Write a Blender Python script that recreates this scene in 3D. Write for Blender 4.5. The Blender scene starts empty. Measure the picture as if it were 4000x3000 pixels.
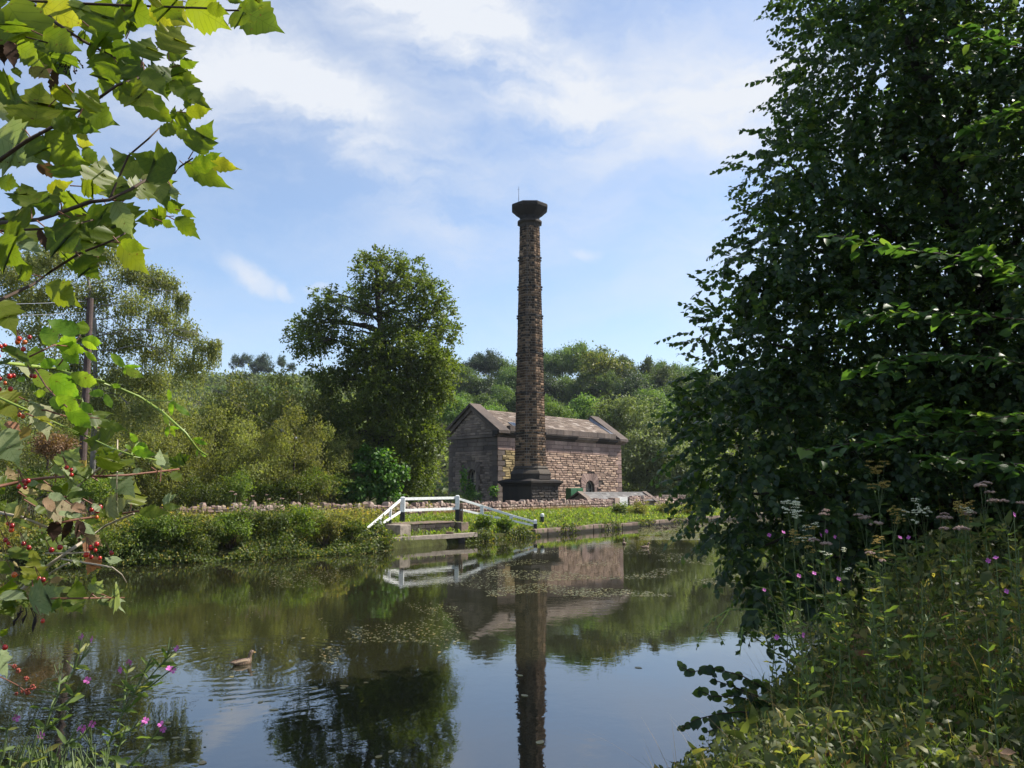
import bpy, bmesh, math, random
import numpy as np
from mathutils import Vector, Matrix, Quaternion

R = math.radians
rng = np.random.default_rng(7)
random.seed(7)
sc = bpy.context.scene
C = sc.collection

# ------------------------------------------------------------------ camera
CAMZ, PITCH, F = 2.6, R(7.87), 3000.0          # F in pixels of a 4000 px wide frame
cam_d = bpy.data.cameras.new('camera')
cam = bpy.data.objects.new('camera', cam_d)
C.objects.link(cam)
cam.location = (0, 0, CAMZ)
cam.rotation_euler = (R(90) + PITCH, 0, 0)
cam_d.sensor_width = 36.0
cam_d.lens = 36.0 * F / 4000.0
cam_d.clip_start = 0.05
cam_d.clip_end = 6000
sc.camera = cam

# ------------------------------------------------------------------ light
SUN_AZ, SUN_EL = R(70), R(48)                  # azimuth clockwise from +Y
sunv = Vector((math.cos(SUN_EL) * math.sin(SUN_AZ), math.cos(SUN_EL) * math.cos(SUN_AZ), math.sin(SUN_EL)))
sun_d = bpy.data.lights.new('sun', 'SUN')
sun_d.energy = 5.0
sun_d.angle = R(0.5)
sun_d.color = (1.0, 0.94, 0.84)
sun = bpy.data.objects.new('sun', sun_d)
C.objects.link(sun)
sun.rotation_euler = sunv.to_track_quat('Z', 'Y').to_euler()
sun.location = (60, 20, 80)

world = bpy.data.worlds.new('World')
sc.world = world
world.use_nodes = True
wn, wl = world.node_tree.nodes, world.node_tree.links
wn.clear()


def nd(tree_nodes, kind, **kw):
    n = tree_nodes.new(kind)
    for k, v in kw.items():
        if k.startswith('i_'):
            n.inputs[k[2:].replace('_', ' ')].default_value = v
        else:
            setattr(n, k, v)
    return n


def math_n(nodes, links, op, a, b=None, c=None, clamp=False):
    n = nodes.new('ShaderNodeMath')
    n.operation = op
    n.use_clamp = clamp
    for i, x in enumerate((a, b, c)):
        if x is None:
            continue
        if isinstance(x, (int, float)):
            n.inputs[i].default_value = x
        else:
            links.new(x, n.inputs[i])
    return n.outputs[0]


def pix_dir(u, v):
    a, b = (u - 2000) / F, (1500 - v) / F
    return Vector((a, math.cos(PITCH) - b * math.sin(PITCH), math.sin(PITCH) + b * math.cos(PITCH)))


def px(u, v, Y):
    """world point at depth Y that stands where the photograph shows pixel (u, v) of 4000 x 3000"""
    d = pix_dir(u, v)
    return Vector((d.x / d.y * Y, Y, CAMZ + d.z / d.y * Y))


K = 4000 / 2212.0


def p2(x, y, Y):
    return px(x * K, y * K, Y)


# sky: Nishita plus a layer of thin streaky cloud and a few fair weather clouds
sky = nd(wn, 'ShaderNodeTexSky', sky_type='NISHITA', sun_disc=False)
sky.sun_elevation = SUN_EL
sky.sun_rotation = SUN_AZ
sky.air_density = 1.0
sky.dust_density = 0.6
sky.ozone_density = 2.6
tc = nd(wn, 'ShaderNodeTexCoord')
nz = nd(wn, 'ShaderNodeTexNoise', i_Scale=3.2, i_Detail=7.0, i_Roughness=0.62)
wl.new(tc.outputs['Generated'], nz.inputs['Vector'])
sub = nd(wn, 'ShaderNodeVectorMath', operation='SUBTRACT')
wl.new(nz.outputs['Color'], sub.inputs[0])
sub.inputs[1].default_value = (.5, .5, .5)
scl = nd(wn, 'ShaderNodeVectorMath', operation='SCALE')
wl.new(sub.outputs[0], scl.inputs[0])
scl.inputs['Scale'].default_value = 0.16
wd = nd(wn, 'ShaderNodeVectorMath', operation='ADD')
wl.new(tc.outputs['Generated'], wd.inputs[0])
wl.new(scl.outputs[0], wd.inputs[1])
W_DIR = wd.outputs[0]


def w_dot(vec):
    n = nd(wn, 'ShaderNodeVectorMath', operation='DOT_PRODUCT')
    wl.new(W_DIR, n.inputs[0])
    n.inputs[1].default_value = vec
    return n.outputs['Value']


def cloud_blob(x, y, rx, ry, ang, amp, sharp=1.0):
    """one cloud: centre direction, angular half sizes (in 2212 px of the photograph), tilt"""
    c = pix_dir(x * K, y * K).normalized()
    right = c.cross(Vector((0, 0, 1))).normalized()
    up = right.cross(c).normalized()
    a = R(ang)
    t1 = right * math.cos(a) + up * math.sin(a)
    t2 = -right * math.sin(a) + up * math.cos(a)
    q = math_n(wn, wl, 'ADD',
               math_n(wn, wl, 'POWER', math_n(wn, wl, 'ABSOLUTE', w_dot(t1 / (rx * K / F))), 2.0),
               math_n(wn, wl, 'POWER', math_n(wn, wl, 'ABSOLUTE', w_dot(t2 / (ry * K / F))), 2.0))
    g = math_n(wn, wl, 'EXPONENT', math_n(wn, wl, 'MULTIPLY', math_n(wn, wl, 'POWER', q, sharp), -1.0))
    front = math_n(wn, wl, 'GREATER_THAN', w_dot(c), 0.0)
    return math_n(wn, wl, 'MULTIPLY', math_n(wn, wl, 'MULTIPLY', g, front), amp)


# streaks drawn out along the wind (a real direction on the sky)
mp = nd(wn, 'ShaderNodeMapping')
mp.inputs['Rotation'].default_value = (0, R(-32), R(8))
mp.inputs['Scale'].default_value = (1.4, 2.2, 4.4)
wl.new(W_DIR, mp.inputs['Vector'])
n2 = nd(wn, 'ShaderNodeTexNoise', i_Scale=2.6, i_Detail=10.0, i_Roughness=0.6)
wl.new(mp.outputs[0], n2.inputs['Vector'])
fine = nd(wn, 'ShaderNodeMapRange')
fine.inputs['From Min'].default_value = 0.38
fine.inputs['From Max'].default_value = 0.66
wl.new(n2.outputs['Fac'], fine.inputs['Value'])
blobs = [
    cloud_blob(690, 225, 330, 95, -33, 1.25),      # long white bank, left of the middle
    cloud_blob(430, 150, 190, 120, -30, 0.85),
    cloud_blob(1020, 70, 310, 120, -32, 1.4),       # second bank at the top
    cloud_blob(1230, 190, 240, 100, -28, 1.15),
    cloud_blob(1550, 200, 280, 140, -12, 0.8),     # thin white towards the sun
    cloud_blob(860, 330, 460, 130, -14, 0.55),
    cloud_blob(2300, 260, 600, 260, 0, 0.7),
]
tot = blobs[0]
for b in blobs[1:]:
    tot = math_n(wn, wl, 'MAXIMUM', tot, b)
veil = math_n(wn, wl, 'ADD', math_n(wn, wl, 'MULTIPLY', fine.outputs[0], 0.22), 0.10)
streak = math_n(wn, wl, 'MULTIPLY', tot, math_n(wn, wl, 'ADD', math_n(wn, wl, 'MULTIPLY', fine.outputs[0], 0.95), 0.22))
small = [cloud_blob(555, 588, 72, 27, -18, 1.15, 1.1), cloud_blob(628, 612, 42, 17, -28, .85, 1.1),
         cloud_blob(690, 606, 26, 15, -10, 0.6, 1.3), cloud_blob(1280, 540, 52, 24, -10, 0.8),
         cloud_blob(1525, 455, 30, 34, 20, 0.4)]
sm = small[0]
for b in small[1:]:
    sm = math_n(wn, wl, 'MAXIMUM', sm, b)
sm = math_n(wn, wl, 'MULTIPLY', sm, math_n(wn, wl, 'ADD', math_n(wn, wl, 'MULTIPLY', fine.outputs[0], 0.5), 0.6))
fac = math_n(wn, wl, 'MAXIMUM', math_n(wn, wl, 'ADD', streak, veil), sm)
fac = math_n(wn, wl, 'MULTIPLY', fac, 0.92, clamp=True)
cl_col = nd(wn, 'ShaderNodeMix', data_type='RGBA')
wl.new(fac, cl_col.inputs['Factor'])
wl.new(sky.outputs[0], cl_col.inputs['A'])
cl_col.inputs['B'].default_value = (4.2, 4.4, 4.75, 1)
bg = nd(wn, 'ShaderNodeBackground')
bg.inputs['Strength'].default_value = 0.115
wl.new(cl_col.outputs['Result'], bg.inputs['Color'])
wo = nd(wn, 'ShaderNodeOutputWorld')
wl.new(bg.outputs[0], wo.inputs['Surface'])

sc.view_settings.view_transform = 'Standard'
sc.view_settings.look = 'None'
sc.view_settings.exposure = 0.8
sc.view_settings.gamma = 1.0
sc.view_settings.use_curve_mapping = False
sc.render.engine = 'CYCLES'
world.cycles.sampling_method = 'MANUAL'
world.cycles.sample_map_resolution = 512
sc.cycles.use_adaptive_sampling = True
sc.cycles.adaptive_threshold = 0.02
sc.cycles.max_bounces = 5
sc.cycles.diffuse_bounces = 2
sc.cycles.glossy_bounces = 2
sc.cycles.transmission_bounces = 4
sc.cycles.use_denoising = True
sc.cycles.sample_clamp_indirect = 6.0

# ------------------------------------------------------------------ helpers


def tag(o, label=None, cat=None, group=None, kind=None):
    if label:
        o['label'] = label
    if cat:
        o['category'] = cat
    if group:
        o['group'] = group
    if kind:
        o['kind'] = kind
    return o


def empty(name, loc=(0, 0, 0), rz=0.0):
    o = bpy.data.objects.new(name, None)
    C.objects.link(o)
    o.location = loc
    o.rotation_euler = (0, 0, rz)
    o.empty_display_size = 0.2
    return o


def link(name, me, parent=None, mat=None):
    o = bpy.data.objects.new(name, me)
    C.objects.link(o)
    if mat is not None and not me.materials:
        me.materials.append(mat)
    if parent is not None:
        o.parent = parent
    return o


def tri_mesh(name, V, T, rnd=None, mat=None, smooth=False):
    """fast triangle mesh from numpy arrays"""
    me = bpy.data.meshes.new(name)
    V = np.asarray(V, np.float32)
    T = np.asarray(T, np.int32)
    me.vertices.add(len(V))
    me.vertices.foreach_set('co', V.ravel())
    me.loops.add(T.size)
    me.loops.foreach_set('vertex_index', T.ravel())
    me.polygons.add(len(T))
    me.polygons.foreach_set('loop_start', np.arange(0, T.size, 3, dtype=np.int32))
    if smooth:
        me.polygons.foreach_set('use_smooth', np.ones(len(T), bool))
    if rnd is not None:
        at = me.attributes.new('rnd', 'FLOAT', 'POINT')
        at.data.foreach_set('value', np.asarray(rnd, np.float32))
    me.update()
    me.validate()
    if mat is not None:
        me.materials.append(mat)
    return me


class MB:
    """collects polygons (any count of corners) into one mesh"""

    def __init__(self):
        self.v, self.f = [], []

    def poly(self, pts, flip=False):
        n = len(self.v)
        self.v += [tuple(p) for p in pts]
        ix = list(range(n, n + len(pts)))
        self.f.append(ix[::-1] if flip else ix)

    def add(self, vs, fs, M=None):
        n = len(self.v)
        for p in vs:
            self.v.append(tuple(M @ Vector(p)) if M is not None else tuple(p))
        self.f += [[i + n for i in f] for f in fs]

    def box(self, a, b, M=None):
        x0, y0, z0 = a
        x1, y1, z1 = b
        vs = [(x0, y0, z0), (x1, y0, z0), (x1, y1, z0), (x0, y1, z0), (x0, y0, z1), (x1, y0, z1), (x1, y1, z1), (x0, y1, z1)]
        fs = [(0, 3, 2, 1), (4, 5, 6, 7), (0, 1, 5, 4), (1, 2, 6, 5), (2, 3, 7, 6), (3, 0, 4, 7)]
        self.add(vs, fs, M)

    def bar(self, p, q, w, h, up=(0, 0, 1)):
        """rectangular bar from p to q, w across, h along up"""
        p, q, up = Vector(p), Vector(q), Vector(up)
        d = (q - p).normalized()
        s = d.cross(up).normalized()
        t = s.cross(d).normalized()
        vs = []
        for c in (p, q):
            for a, b in ((-1, -1), (1, -1), (1, 1), (-1, 1)):
                vs.append(c + s * (a * w / 2) + t * (b * h / 2))
        self.add(vs, [(3, 2, 1, 0), (4, 5, 6, 7), (0, 1, 5, 4), (1, 2, 6, 5), (2, 3, 7, 6), (3, 0, 4, 7)])

    def tube(self, pts, rad, n=6, cap=True):
        pts = [Vector(p) for p in pts]
        if not hasattr(rad, '__len__'):
            rad = [rad] * len(pts)
        rings = []
        for i, p in enumerate(pts):
            d = (pts[min(i + 1, len(pts) - 1)] - pts[max(i - 1, 0)]).normalized()
            a = d.cross(Vector((0.31, 0.17, 0.93)))
            if a.length < 1e-3:
                a = d.cross(Vector((1, 0, 0)))
            a.normalize()
            b = d.cross(a)
            base = len(self.v)
            for k in range(n):
                t = 2 * math.pi * k / n
                self.v.append(tuple(p + (a * math.cos(t) + b * math.sin(t)) * rad[i]))
            rings.append(base)
        for r0, r1 in zip(rings, rings[1:]):
            for k in range(n):
                self.f.append([r0 + k, r0 + (k + 1) % n, r1 + (k + 1) % n, r1 + k])
        if cap:
            self.f.append([rings[0] + k for k in range(n)][::-1])
            self.f.append([rings[-1] + k for k in range(n)])

    def lathe(self, prof, n=8, rot=0.0, cx=0.0, cy=0.0, cap=True):
        rings = []
        for r, z in prof:
            rings.append(len(self.v))
            for k in range(n):
                t = rot + 2 * math.pi * k / n
                self.v.append((cx + r * math.cos(t), cy + r * math.sin(t), z))
        for r0, r1 in zip(rings, rings[1:]):
            for k in range(n):
                self.f.append([r0 + k, r0 + (k + 1) % n, r1 + (k + 1) % n, r1 + k])
        if cap:
            self.f.append([rings[0] + k for k in range(n)][::-1])
            self.f.append([rings[-1] + k for k in range(n)])

    def mesh(self, name, mat=None, smooth=False):
        me = bpy.data.meshes.new(name)
        me.from_pydata(self.v, [], self.f)
        me.update()
        if smooth:
            me.polygons.foreach_set('use_smooth', np.ones(len(me.polygons), bool))
        if mat is not None:
            me.materials.append(mat)
        return me

    def build(self, name, mat, parent=None, smooth=False, bevel=0.0):
        o = link(name, self.mesh(name, mat, smooth), parent)
        if bevel:
            m = o.modifiers.new('bevel', 'BEVEL')
            m.width = bevel
            m.segments = 2
            m.limit_method = 'ANGLE'
        return o


# ------------------------------------------------------------------ materials


def new_mat(name):
    m = bpy.data.materials.new(name)
    m.use_nodes = True
    t = m.node_tree
    t.nodes.clear()
    out = t.nodes.new('ShaderNodeOutputMaterial')
    return m, t.nodes, t.links, out


def ramp(nodes, links, fac, stops):
    r = nodes.new('ShaderNodeValToRGB')
    el = r.color_ramp.elements
    while len(el) < len(stops):
        el.new(0.5)
    for e, (p, c) in zip(el, stops):
        e.position = p
        e.color = (*c, 1)
    links.new(fac, r.inputs[0])
    return r.outputs[0]


def rnd_value(nodes, links):
    """a random number for each piece: per leaf / stone attribute plus the object's own"""
    at = nodes.new('ShaderNodeAttribute')
    at.attribute_name = 'rnd'
    oi = nodes.new('ShaderNodeObjectInfo')
    s = math_n(nodes, links, 'ADD', at.outputs['Fac'], oi.outputs['Random'])
    return math_n(nodes, links, 'FRACT', s)


def leaf_mat(name, dark, light, warm, transl=0.42, rough=0.5, spec=0.25, warm_at=0.88, tmul=2.1, obj_shift=0.0, vein=False, ocol=None):
    m, n, l, out = new_mat(name)
    at = n.new('ShaderNodeAttribute')
    at.attribute_name = 'rnd'
    oi = n.new('ShaderNodeObjectInfo')
    if ocol:                                   # parts that are single leaves: each its own tint
        v = math_n(n, l, 'FRACT', math_n(n, l, 'ADD', at.outputs['Fac'], oi.outputs['Random']))
    else:
        v = at.outputs['Fac']
    mid = tuple(a * .5 + b * .5 for a, b in zip(dark, light))
    col = ramp(n, l, v, [(0.0, dark), (0.45, mid), (warm_at - .06, light), (1.0, warm)])
    geo = n.new('ShaderNodeNewGeometry')
    nzz = nd(n, 'ShaderNodeTexNoise', i_Scale=0.55, i_Detail=3.0)
    l.new(geo.outputs['Position'], nzz.inputs['Vector'])
    hv = n.new('ShaderNodeHueSaturation')
    l.new(col, hv.inputs['Color'])
    val = math_n(n, l, 'ADD', math_n(n, l, 'MULTIPLY', nzz.outputs['Fac'], 0.7), 0.62)
    if obj_shift:
        val = math_n(n, l, 'MULTIPLY', val, math_n(n, l, 'ADD', math_n(n, l, 'MULTIPLY', oi.outputs['Random'], obj_shift), 1 - obj_shift / 2))
        hue = math_n(n, l, 'ADD', math_n(n, l, 'MULTIPLY', oi.outputs['Random'], 0.05 * obj_shift), 0.5 - 0.025 * obj_shift)
        l.new(hue, hv.inputs['Hue'])
    l.new(val, hv.inputs['Value'])
    cur = hv.outputs[0]
    if vein:
        t = n.new('ShaderNodeTexCoord')
        sx = n.new('ShaderNodeSeparateXYZ')
        l.new(t.outputs['Object'], sx.inputs[0])
        ax = math_n(n, l, 'ABSOLUTE', sx.outputs['X'])
        mid_v = math_n(n, l, 'LESS_THAN', ax, 0.007)
        q = math_n(n, l, 'FRACT', math_n(n, l, 'MULTIPLY', math_n(n, l, 'SUBTRACT', sx.outputs['Y'], math_n(n, l, 'MULTIPLY', ax, 0.8)), 7.0))
        side = math_n(n, l, 'LESS_THAN', q, 0.12)
        vm = math_n(n, l, 'MULTIPLY', math_n(n, l, 'MAXIMUM', mid_v, side), 0.42)
        mx = nd(n, 'ShaderNodeMix', data_type='RGBA', blend_type='MULTIPLY')
        l.new(vm, mx.inputs['Factor'])
        l.new(cur, mx.inputs['A'])
        mx.inputs['B'].default_value = (0.42, 0.48, 0.3, 1)
        cur = mx.outputs['Result']
        ofs = nd(n, 'ShaderNodeVectorMath', operation='ADD')
        cmb = n.new('ShaderNodeCombineXYZ')
        l.new(math_n(n, l, 'MULTIPLY', oi.outputs['Random'], 40.0), cmb.inputs[0])
        l.new(t.outputs['Object'], ofs.inputs[0])
        l.new(cmb.outputs[0], ofs.inputs[1])
        bl = nd(n, 'ShaderNodeTexNoise', i_Scale=2.2, i_Detail=5.0, i_Roughness=0.6)
        l.new(ofs.outputs[0], bl.inputs['Vector'])
        yel = nd(n, 'ShaderNodeMix', data_type='RGBA')
        mr = n.new('ShaderNodeMapRange')
        mr.inputs['From Min'].default_value = .5
        mr.inputs['From Max'].default_value = .72
        mr.inputs['To Max'].default_value = .75
        l.new(bl.outputs['Fac'], mr.inputs['Value'])
        l.new(mr.outputs[0], yel.inputs['Factor'])
        l.new(cur, yel.inputs['A'])
        yel.inputs['B'].default_value = (*[a * .75 + b * .25 for a, b in zip(light, warm)], 1)
        sp = nd(n, 'ShaderNodeTexNoise', i_Scale=9.0, i_Detail=3.0, i_Roughness=0.5)
        l.new(ofs.outputs[0], sp.inputs['Vector'])
        ms = n.new('ShaderNodeMapRange')
        ms.inputs['From Min'].default_value = .685
        ms.inputs['From Max'].default_value = .71
        ms.inputs['To Max'].default_value = .85
        l.new(sp.outputs['Fac'], ms.inputs['Value'])
        brn = nd(n, 'ShaderNodeMix', data_type='RGBA')
        l.new(ms.outputs[0], brn.inputs['Factor'])
        l.new(yel.outputs['Result'], brn.inputs['A'])
        brn.inputs['B'].default_value = (.09, .04, .015, 1)
        cur = brn.outputs['Result']
    pb = n.new('ShaderNodeBsdfPrincipled')
    l.new(cur, pb.inputs['Base Color'])
    pb.inputs['Roughness'].default_value = rough
    pb.inputs['Specular IOR Level'].default_value = spec
    tr = n.new('ShaderNodeBsdfTranslucent')
    tcv = nd(n, 'ShaderNodeMix', data_type='RGBA', blend_type='MULTIPLY')
    tcv.inputs['Factor'].default_value = 1.0
    l.new(cur, tcv.inputs['A'])
    tcv.inputs['B'].default_value = (1.25 * tmul, 1.3 * tmul, 0.55 * tmul, 1)
    l.new(tcv.outputs['Result'], tr.inputs['Color'])
    mxs = n.new('ShaderNodeMixShader')
    mxs.inputs[0].default_value = transl
    l.new(pb.outputs[0], mxs.inputs[1])
    l.new(tr.outputs[0], mxs.inputs[2])
    l.new(mxs.outputs[0], out.inputs['Surface'])
    return m


def solid_mat(name, col, rough=0.6, spec=0.3, noise=0.35, scale=6.0, bump=0.0, bscale=30.0, metallic=0.0, col2=None, detail=6.0):
    m, n, l, out = new_mat(name)
    geo = n.new('ShaderNodeNewGeometry')
    t1 = nd(n, 'ShaderNodeTexNoise', i_Scale=scale, i_Detail=detail, i_Roughness=0.65)
    l.new(geo.outputs['Position'], t1.inputs['Vector'])
    c2 = col2 or tuple(c * (1 - noise) for c in col)
    c = ramp(n, l, t1.outputs['Fac'], [(0.32, c2), (0.68, col)])
    pb = n.new('ShaderNodeBsdfPrincipled')
    l.new(c, pb.inputs['Base Color'])
    pb.inputs['Roughness'].default_value = rough
    pb.inputs['Specular IOR Level'].default_value = spec
    pb.inputs['Metallic'].default_value = metallic
    if bump:
        t2 = nd(n, 'ShaderNodeTexNoise', i_Scale=bscale, i_Detail=5.0)
        l.new(geo.outputs['Position'], t2.inputs['Vector'])
        b = n.new('ShaderNodeBump')
        b.inputs['Strength'].default_value = 1.0
        b.inputs['Distance'].default_value = bump
        l.new(t2.outputs['Fac'], b.inputs['Height'])
        l.new(b.outputs[0], pb.inputs['Normal'])
    l.new(pb.outputs[0], out.inputs['Surface'])
    return m


def stone_mat(name, stops, soot=(0.02, 0.018, 0.018), soot_amt=0.35, soot_scale=0.5, bump=0.012, bscale=14.0, rough=0.85, green=0.0):
    m, n, l, out = new_mat(name)
    v = rnd_value(n, l)
    col = ramp(n, l, v, stops)
    geo = n.new('ShaderNodeNewGeometry')
    t1 = nd(n, 'ShaderNodeTexNoise', i_Scale=9.0, i_Detail=8.0, i_Roughness=0.7)
    l.new(geo.outputs['Position'], t1.inputs['Vector'])
    hv = n.new('ShaderNodeHueSaturation')
    l.new(col, hv.inputs['Color'])
    l.new(math_n(n, l, 'ADD', math_n(n, l, 'MULTIPLY', t1.outputs['Fac'], 1.1), 0.45), hv.inputs['Value'])
    mpn = n.new('ShaderNodeMapping')
    mpn.inputs['Scale'].default_value = (1, 1, 0.35)
    l.new(geo.outputs['Position'], mpn.inputs['Vector'])
    t2 = nd(n, 'ShaderNodeTexNoise', i_Scale=soot_scale, i_Detail=5.0, i_Roughness=0.6)
    l.new(mpn.outputs[0], t2.inputs['Vector'])
    mr = n.new('ShaderNodeMapRange')
    mr.inputs['From Min'].default_value = 0.42
    mr.inputs['From Max'].default_value = 0.7
    mr.inputs['To Max'].default_value = 1.0
    l.new(t2.outputs['Fac'], mr.inputs['Value'])
    mx = nd(n, 'ShaderNodeMix', data_type='RGBA')
    l.new(math_n(n, l, 'MULTIPLY', mr.outputs[0], soot_amt), mx.inputs['Factor'])
    l.new(hv.outputs[0], mx.inputs['A'])
    mx.inputs['B'].default_value = (*soot, 1)
    cur = mx.outputs['Result']
    if green:
        t4 = nd(n, 'ShaderNodeTexNoise', i_Scale=2.3, i_Detail=6.0)
        l.new(geo.outputs['Position'], t4.inputs['Vector'])
        mg = n.new('ShaderNodeMapRange')
        mg.inputs['From Min'].default_value = 0.5
        mg.inputs['From Max'].default_value = 0.66
        mg.inputs['To Max'].default_value = green
        l.new(t4.outputs['Fac'], mg.inputs['Value'])
        m2 = nd(n, 'ShaderNodeMix', data_type='RGBA')
        l.new(mg.outputs[0], m2.inputs['Factor'])
        l.new(cur, m2.inputs['A'])
        m2.inputs['B'].default_value = (0.07, 0.085, 0.025, 1)
        cur = m2.outputs['Result']
    if green:                                   # wet, slimy foot at the waterline
        sz = n.new('ShaderNodeSeparateXYZ')
        l.new(geo.outputs['Position'], sz.inputs[0])
        wz = n.new('ShaderNodeMapRange')
        wz.inputs['From Min'].default_value = .20
        wz.inputs['From Max'].default_value = .08
        l.new(math_n(n, l, 'ADD', sz.outputs['Z'], math_n(n, l, 'MULTIPLY', t1.outputs['Fac'], -.1)), wz.inputs['Value'])
        m3 = nd(n, 'ShaderNodeMix', data_type='RGBA')
        l.new(wz.outputs[0], m3.inputs['Factor'])
        l.new(cur, m3.inputs['A'])
        m3.inputs['B'].default_value = (.018, .016, .010, 1)
        cur = m3.outputs['Result']
    pb = n.new('ShaderNodeBsdfPrincipled')
    l.new(cur, pb.inputs['Base Color'])
    pb.inputs['Roughness'].default_value = rough
    pb.inputs['Specular IOR Level'].default_value = 0.2
    t3 = nd(n, 'ShaderNodeTexNoise', i_Scale=bscale, i_Detail=6.0, i_Roughness=0.6)
    l.new(geo.outputs['Position'], t3.inputs['Vector'])
    b = n.new('ShaderNodeBump')
    b.inputs['Distance'].default_value = bump
    l.new(t3.outputs['Fac'], b.inputs['Height'])
    l.new(b.outputs[0], pb.inputs['Normal'])
    l.new(pb.outputs[0], out.inputs['Surface'])
    return m


M = {}
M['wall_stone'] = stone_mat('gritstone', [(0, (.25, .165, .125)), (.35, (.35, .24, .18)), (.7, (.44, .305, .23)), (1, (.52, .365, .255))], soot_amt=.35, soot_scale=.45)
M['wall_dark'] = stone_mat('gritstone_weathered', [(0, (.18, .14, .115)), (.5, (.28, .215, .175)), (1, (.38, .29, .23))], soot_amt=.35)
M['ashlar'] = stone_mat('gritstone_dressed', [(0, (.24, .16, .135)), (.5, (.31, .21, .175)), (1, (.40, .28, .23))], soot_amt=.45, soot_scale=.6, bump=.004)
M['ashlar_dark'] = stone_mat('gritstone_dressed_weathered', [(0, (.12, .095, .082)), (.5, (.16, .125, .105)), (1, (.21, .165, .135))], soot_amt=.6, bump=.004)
M['coping'] = stone_mat('sooty_coping', [(0, (.075, .058, .05)), (.5, (.105, .082, .07)), (1, (.15, .115, .095))], soot_amt=.5, bump=.004)
M['yellow_stone'] = stone_mat('yellow_gritstone', [(0, (.22, .16, .075)), (.5, (.33, .25, .12)), (1, (.42, .32, .17))], soot_amt=.35)
M['sooty'] = stone_mat('sooty_gritstone', [(0, (.028, .024, .022)), (.5, (.05, .042, .036)), (1, (.085, .07, .055))], soot_amt=.7, soot=(.012, .012, .013), bump=.006)
M['chimney_stone'] = stone_mat('chimney_gritstone', [(0, (.026, .019, .015)), (.4, (.075, .048, .032)), (.75, (.165, .104, .062)), (1, (.33, .215, .135))], soot=(.012, .011, .011), soot_amt=.6, soot_scale=.3)
M['mortar'] = solid_mat('lime_mortar', (.42, .36, .28), .9, .1, .45, 3.0, .01)
M['mortar_dark'] = solid_mat('old_mortar', (.14, .11, .09), .9, .1, .45, 3.0, .01)
M['rubble'] = stone_mat('rubble_stone', [(0, (.17, .115, .095)), (.4, (.27, .185, .15)), (.75, (.34, .25, .20)), (1, (.42, .33, .27))], soot_amt=.35, soot=(.06, .045, .04), soot_scale=1.2)
M['rubble_core'] = solid_mat('wall_core', (.09, .065, .05), .95, .1, .5, 4.0)
M['slate'] = stone_mat('stone_slate', [(0, (.10, .075, .058)), (.4, (.155, .115, .09)), (.8, (.20, .155, .12)), (1, (.32, .27, .23))], soot_amt=.3, soot=(.09, .07, .055), soot_scale=1.0, bump=.006)
M['slate_grey'] = stone_mat('grey_slate', [(0, (.11, .105, .10)), (.5, (.16, .15, .145)), (1, (.24, .23, .22))], soot_amt=.3, soot=(.1, .09, .08), bump=.004)
M['kerb_stone'] = stone_mat('kerb_gritstone', [(0, (.13, .09, .07)), (.5, (.19, .135, .105)), (1, (.25, .18, .14))], soot_amt=.5, soot=(.045, .04, .025), soot_scale=1.4, green=.95)
M['white_paint'] = solid_mat('white_paint', (.80, .80, .78), .5, .35, .2, 9.0, .003, 40.0, col2=(.56, .57, .52))
M['gate_paint'] = solid_mat('dirty_white_paint', (.62, .62, .60), .6, .3, .3, 6.0)
M['black_paint'] = solid_mat('black_paint', (.018, .018, .02), .5, .4, .3, 8.0)
M['old_wood'] = solid_mat('grey_wood', (.36, .30, .24), .85, .2, .55, 4.0, .008, 18.0)
M['brown_wood'] = solid_mat('brown_wood', (.17, .115, .08), .85, .2, .4, 5.0, .008)
M['pole_wood'] = solid_mat('tarred_pole_wood', (.10, .07, .06), .8, .2, .45, 5.0, .006)
M['iron'] = solid_mat('rusty_iron', (.03, .025, .022), .7, .4, .4, 12.0)
M['tape'] = solid_mat('conductor_tape', (.24, .23, .22), .6, .3, .2)
M['wire'] = solid_mat('wire', (.5, .5, .52), .5, .5, .1)
M['dark_wire'] = solid_mat('dark_wire', (.03, .03, .03), .6, .3, .1)
M['lead'] = solid_mat('lead_sheet', (.19, .2, .23), .5, .5, .3, 3.0)
M['glass'] = solid_mat('dark_glass', (.012, .014, .016), .06, .6, .1)
M['frame_paint'] = solid_mat('cream_frame_paint', (.42, .39, .33), .55, .3, .25)
M['green_paint'] = solid_mat('green_paint', (.03, .13, .05), .45, .4, .25, 3.0)
M['yellow_plate'] = solid_mat('yellow_plate', (.75, .52, .08), .5, .4, .1)
M['path'] = solid_mat('gravel_path', (.40, .34, .27), .95, .1, .35, 7.0, .01)
M['bark'] = solid_mat('bark', (.075, .06, .048), .9, .15, .5, 7.0, .02, 20.0)
M['bark_grey'] = solid_mat('pale_bark', (.28, .26, .23), .85, .15, .6, 4.0, .01, 20.0)
M['twig'] = solid_mat('twig_bark', (.09, .062, .045), .8, .2, .4, 30.0)
M['red_twig'] = solid_mat('reddish_twig', (.20, .085, .05), .6, .3, .4, 40.0)
M['dry_stem'] = solid_mat('dry_stem', (.45, .38, .29), .8, .2, .3, 20.0)
M['cane'] = solid_mat('bramble_cane', (.22, .30, .045), .45, .4, .25, 25.0)
def berry_mat():
    m_, n, l, out = new_mat('red_berry')
    oi = n.new('ShaderNodeObjectInfo')
    c = ramp(n, l, oi.outputs['Random'], [(0, (.16, .008, .010)), (.45, (.36, .014, .012)), (.8, (.46, .03, .012)), (1, (.5, .12, .02))])
    pb = n.new('ShaderNodeBsdfPrincipled')
    l.new(c, pb.inputs['Base Color'])
    pb.inputs['Roughness'].default_value = .2
    pb.inputs['Subsurface Weight'].default_value = 0.0
    l.new(pb.outputs[0], out.inputs['Surface'])
    return m_


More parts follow.
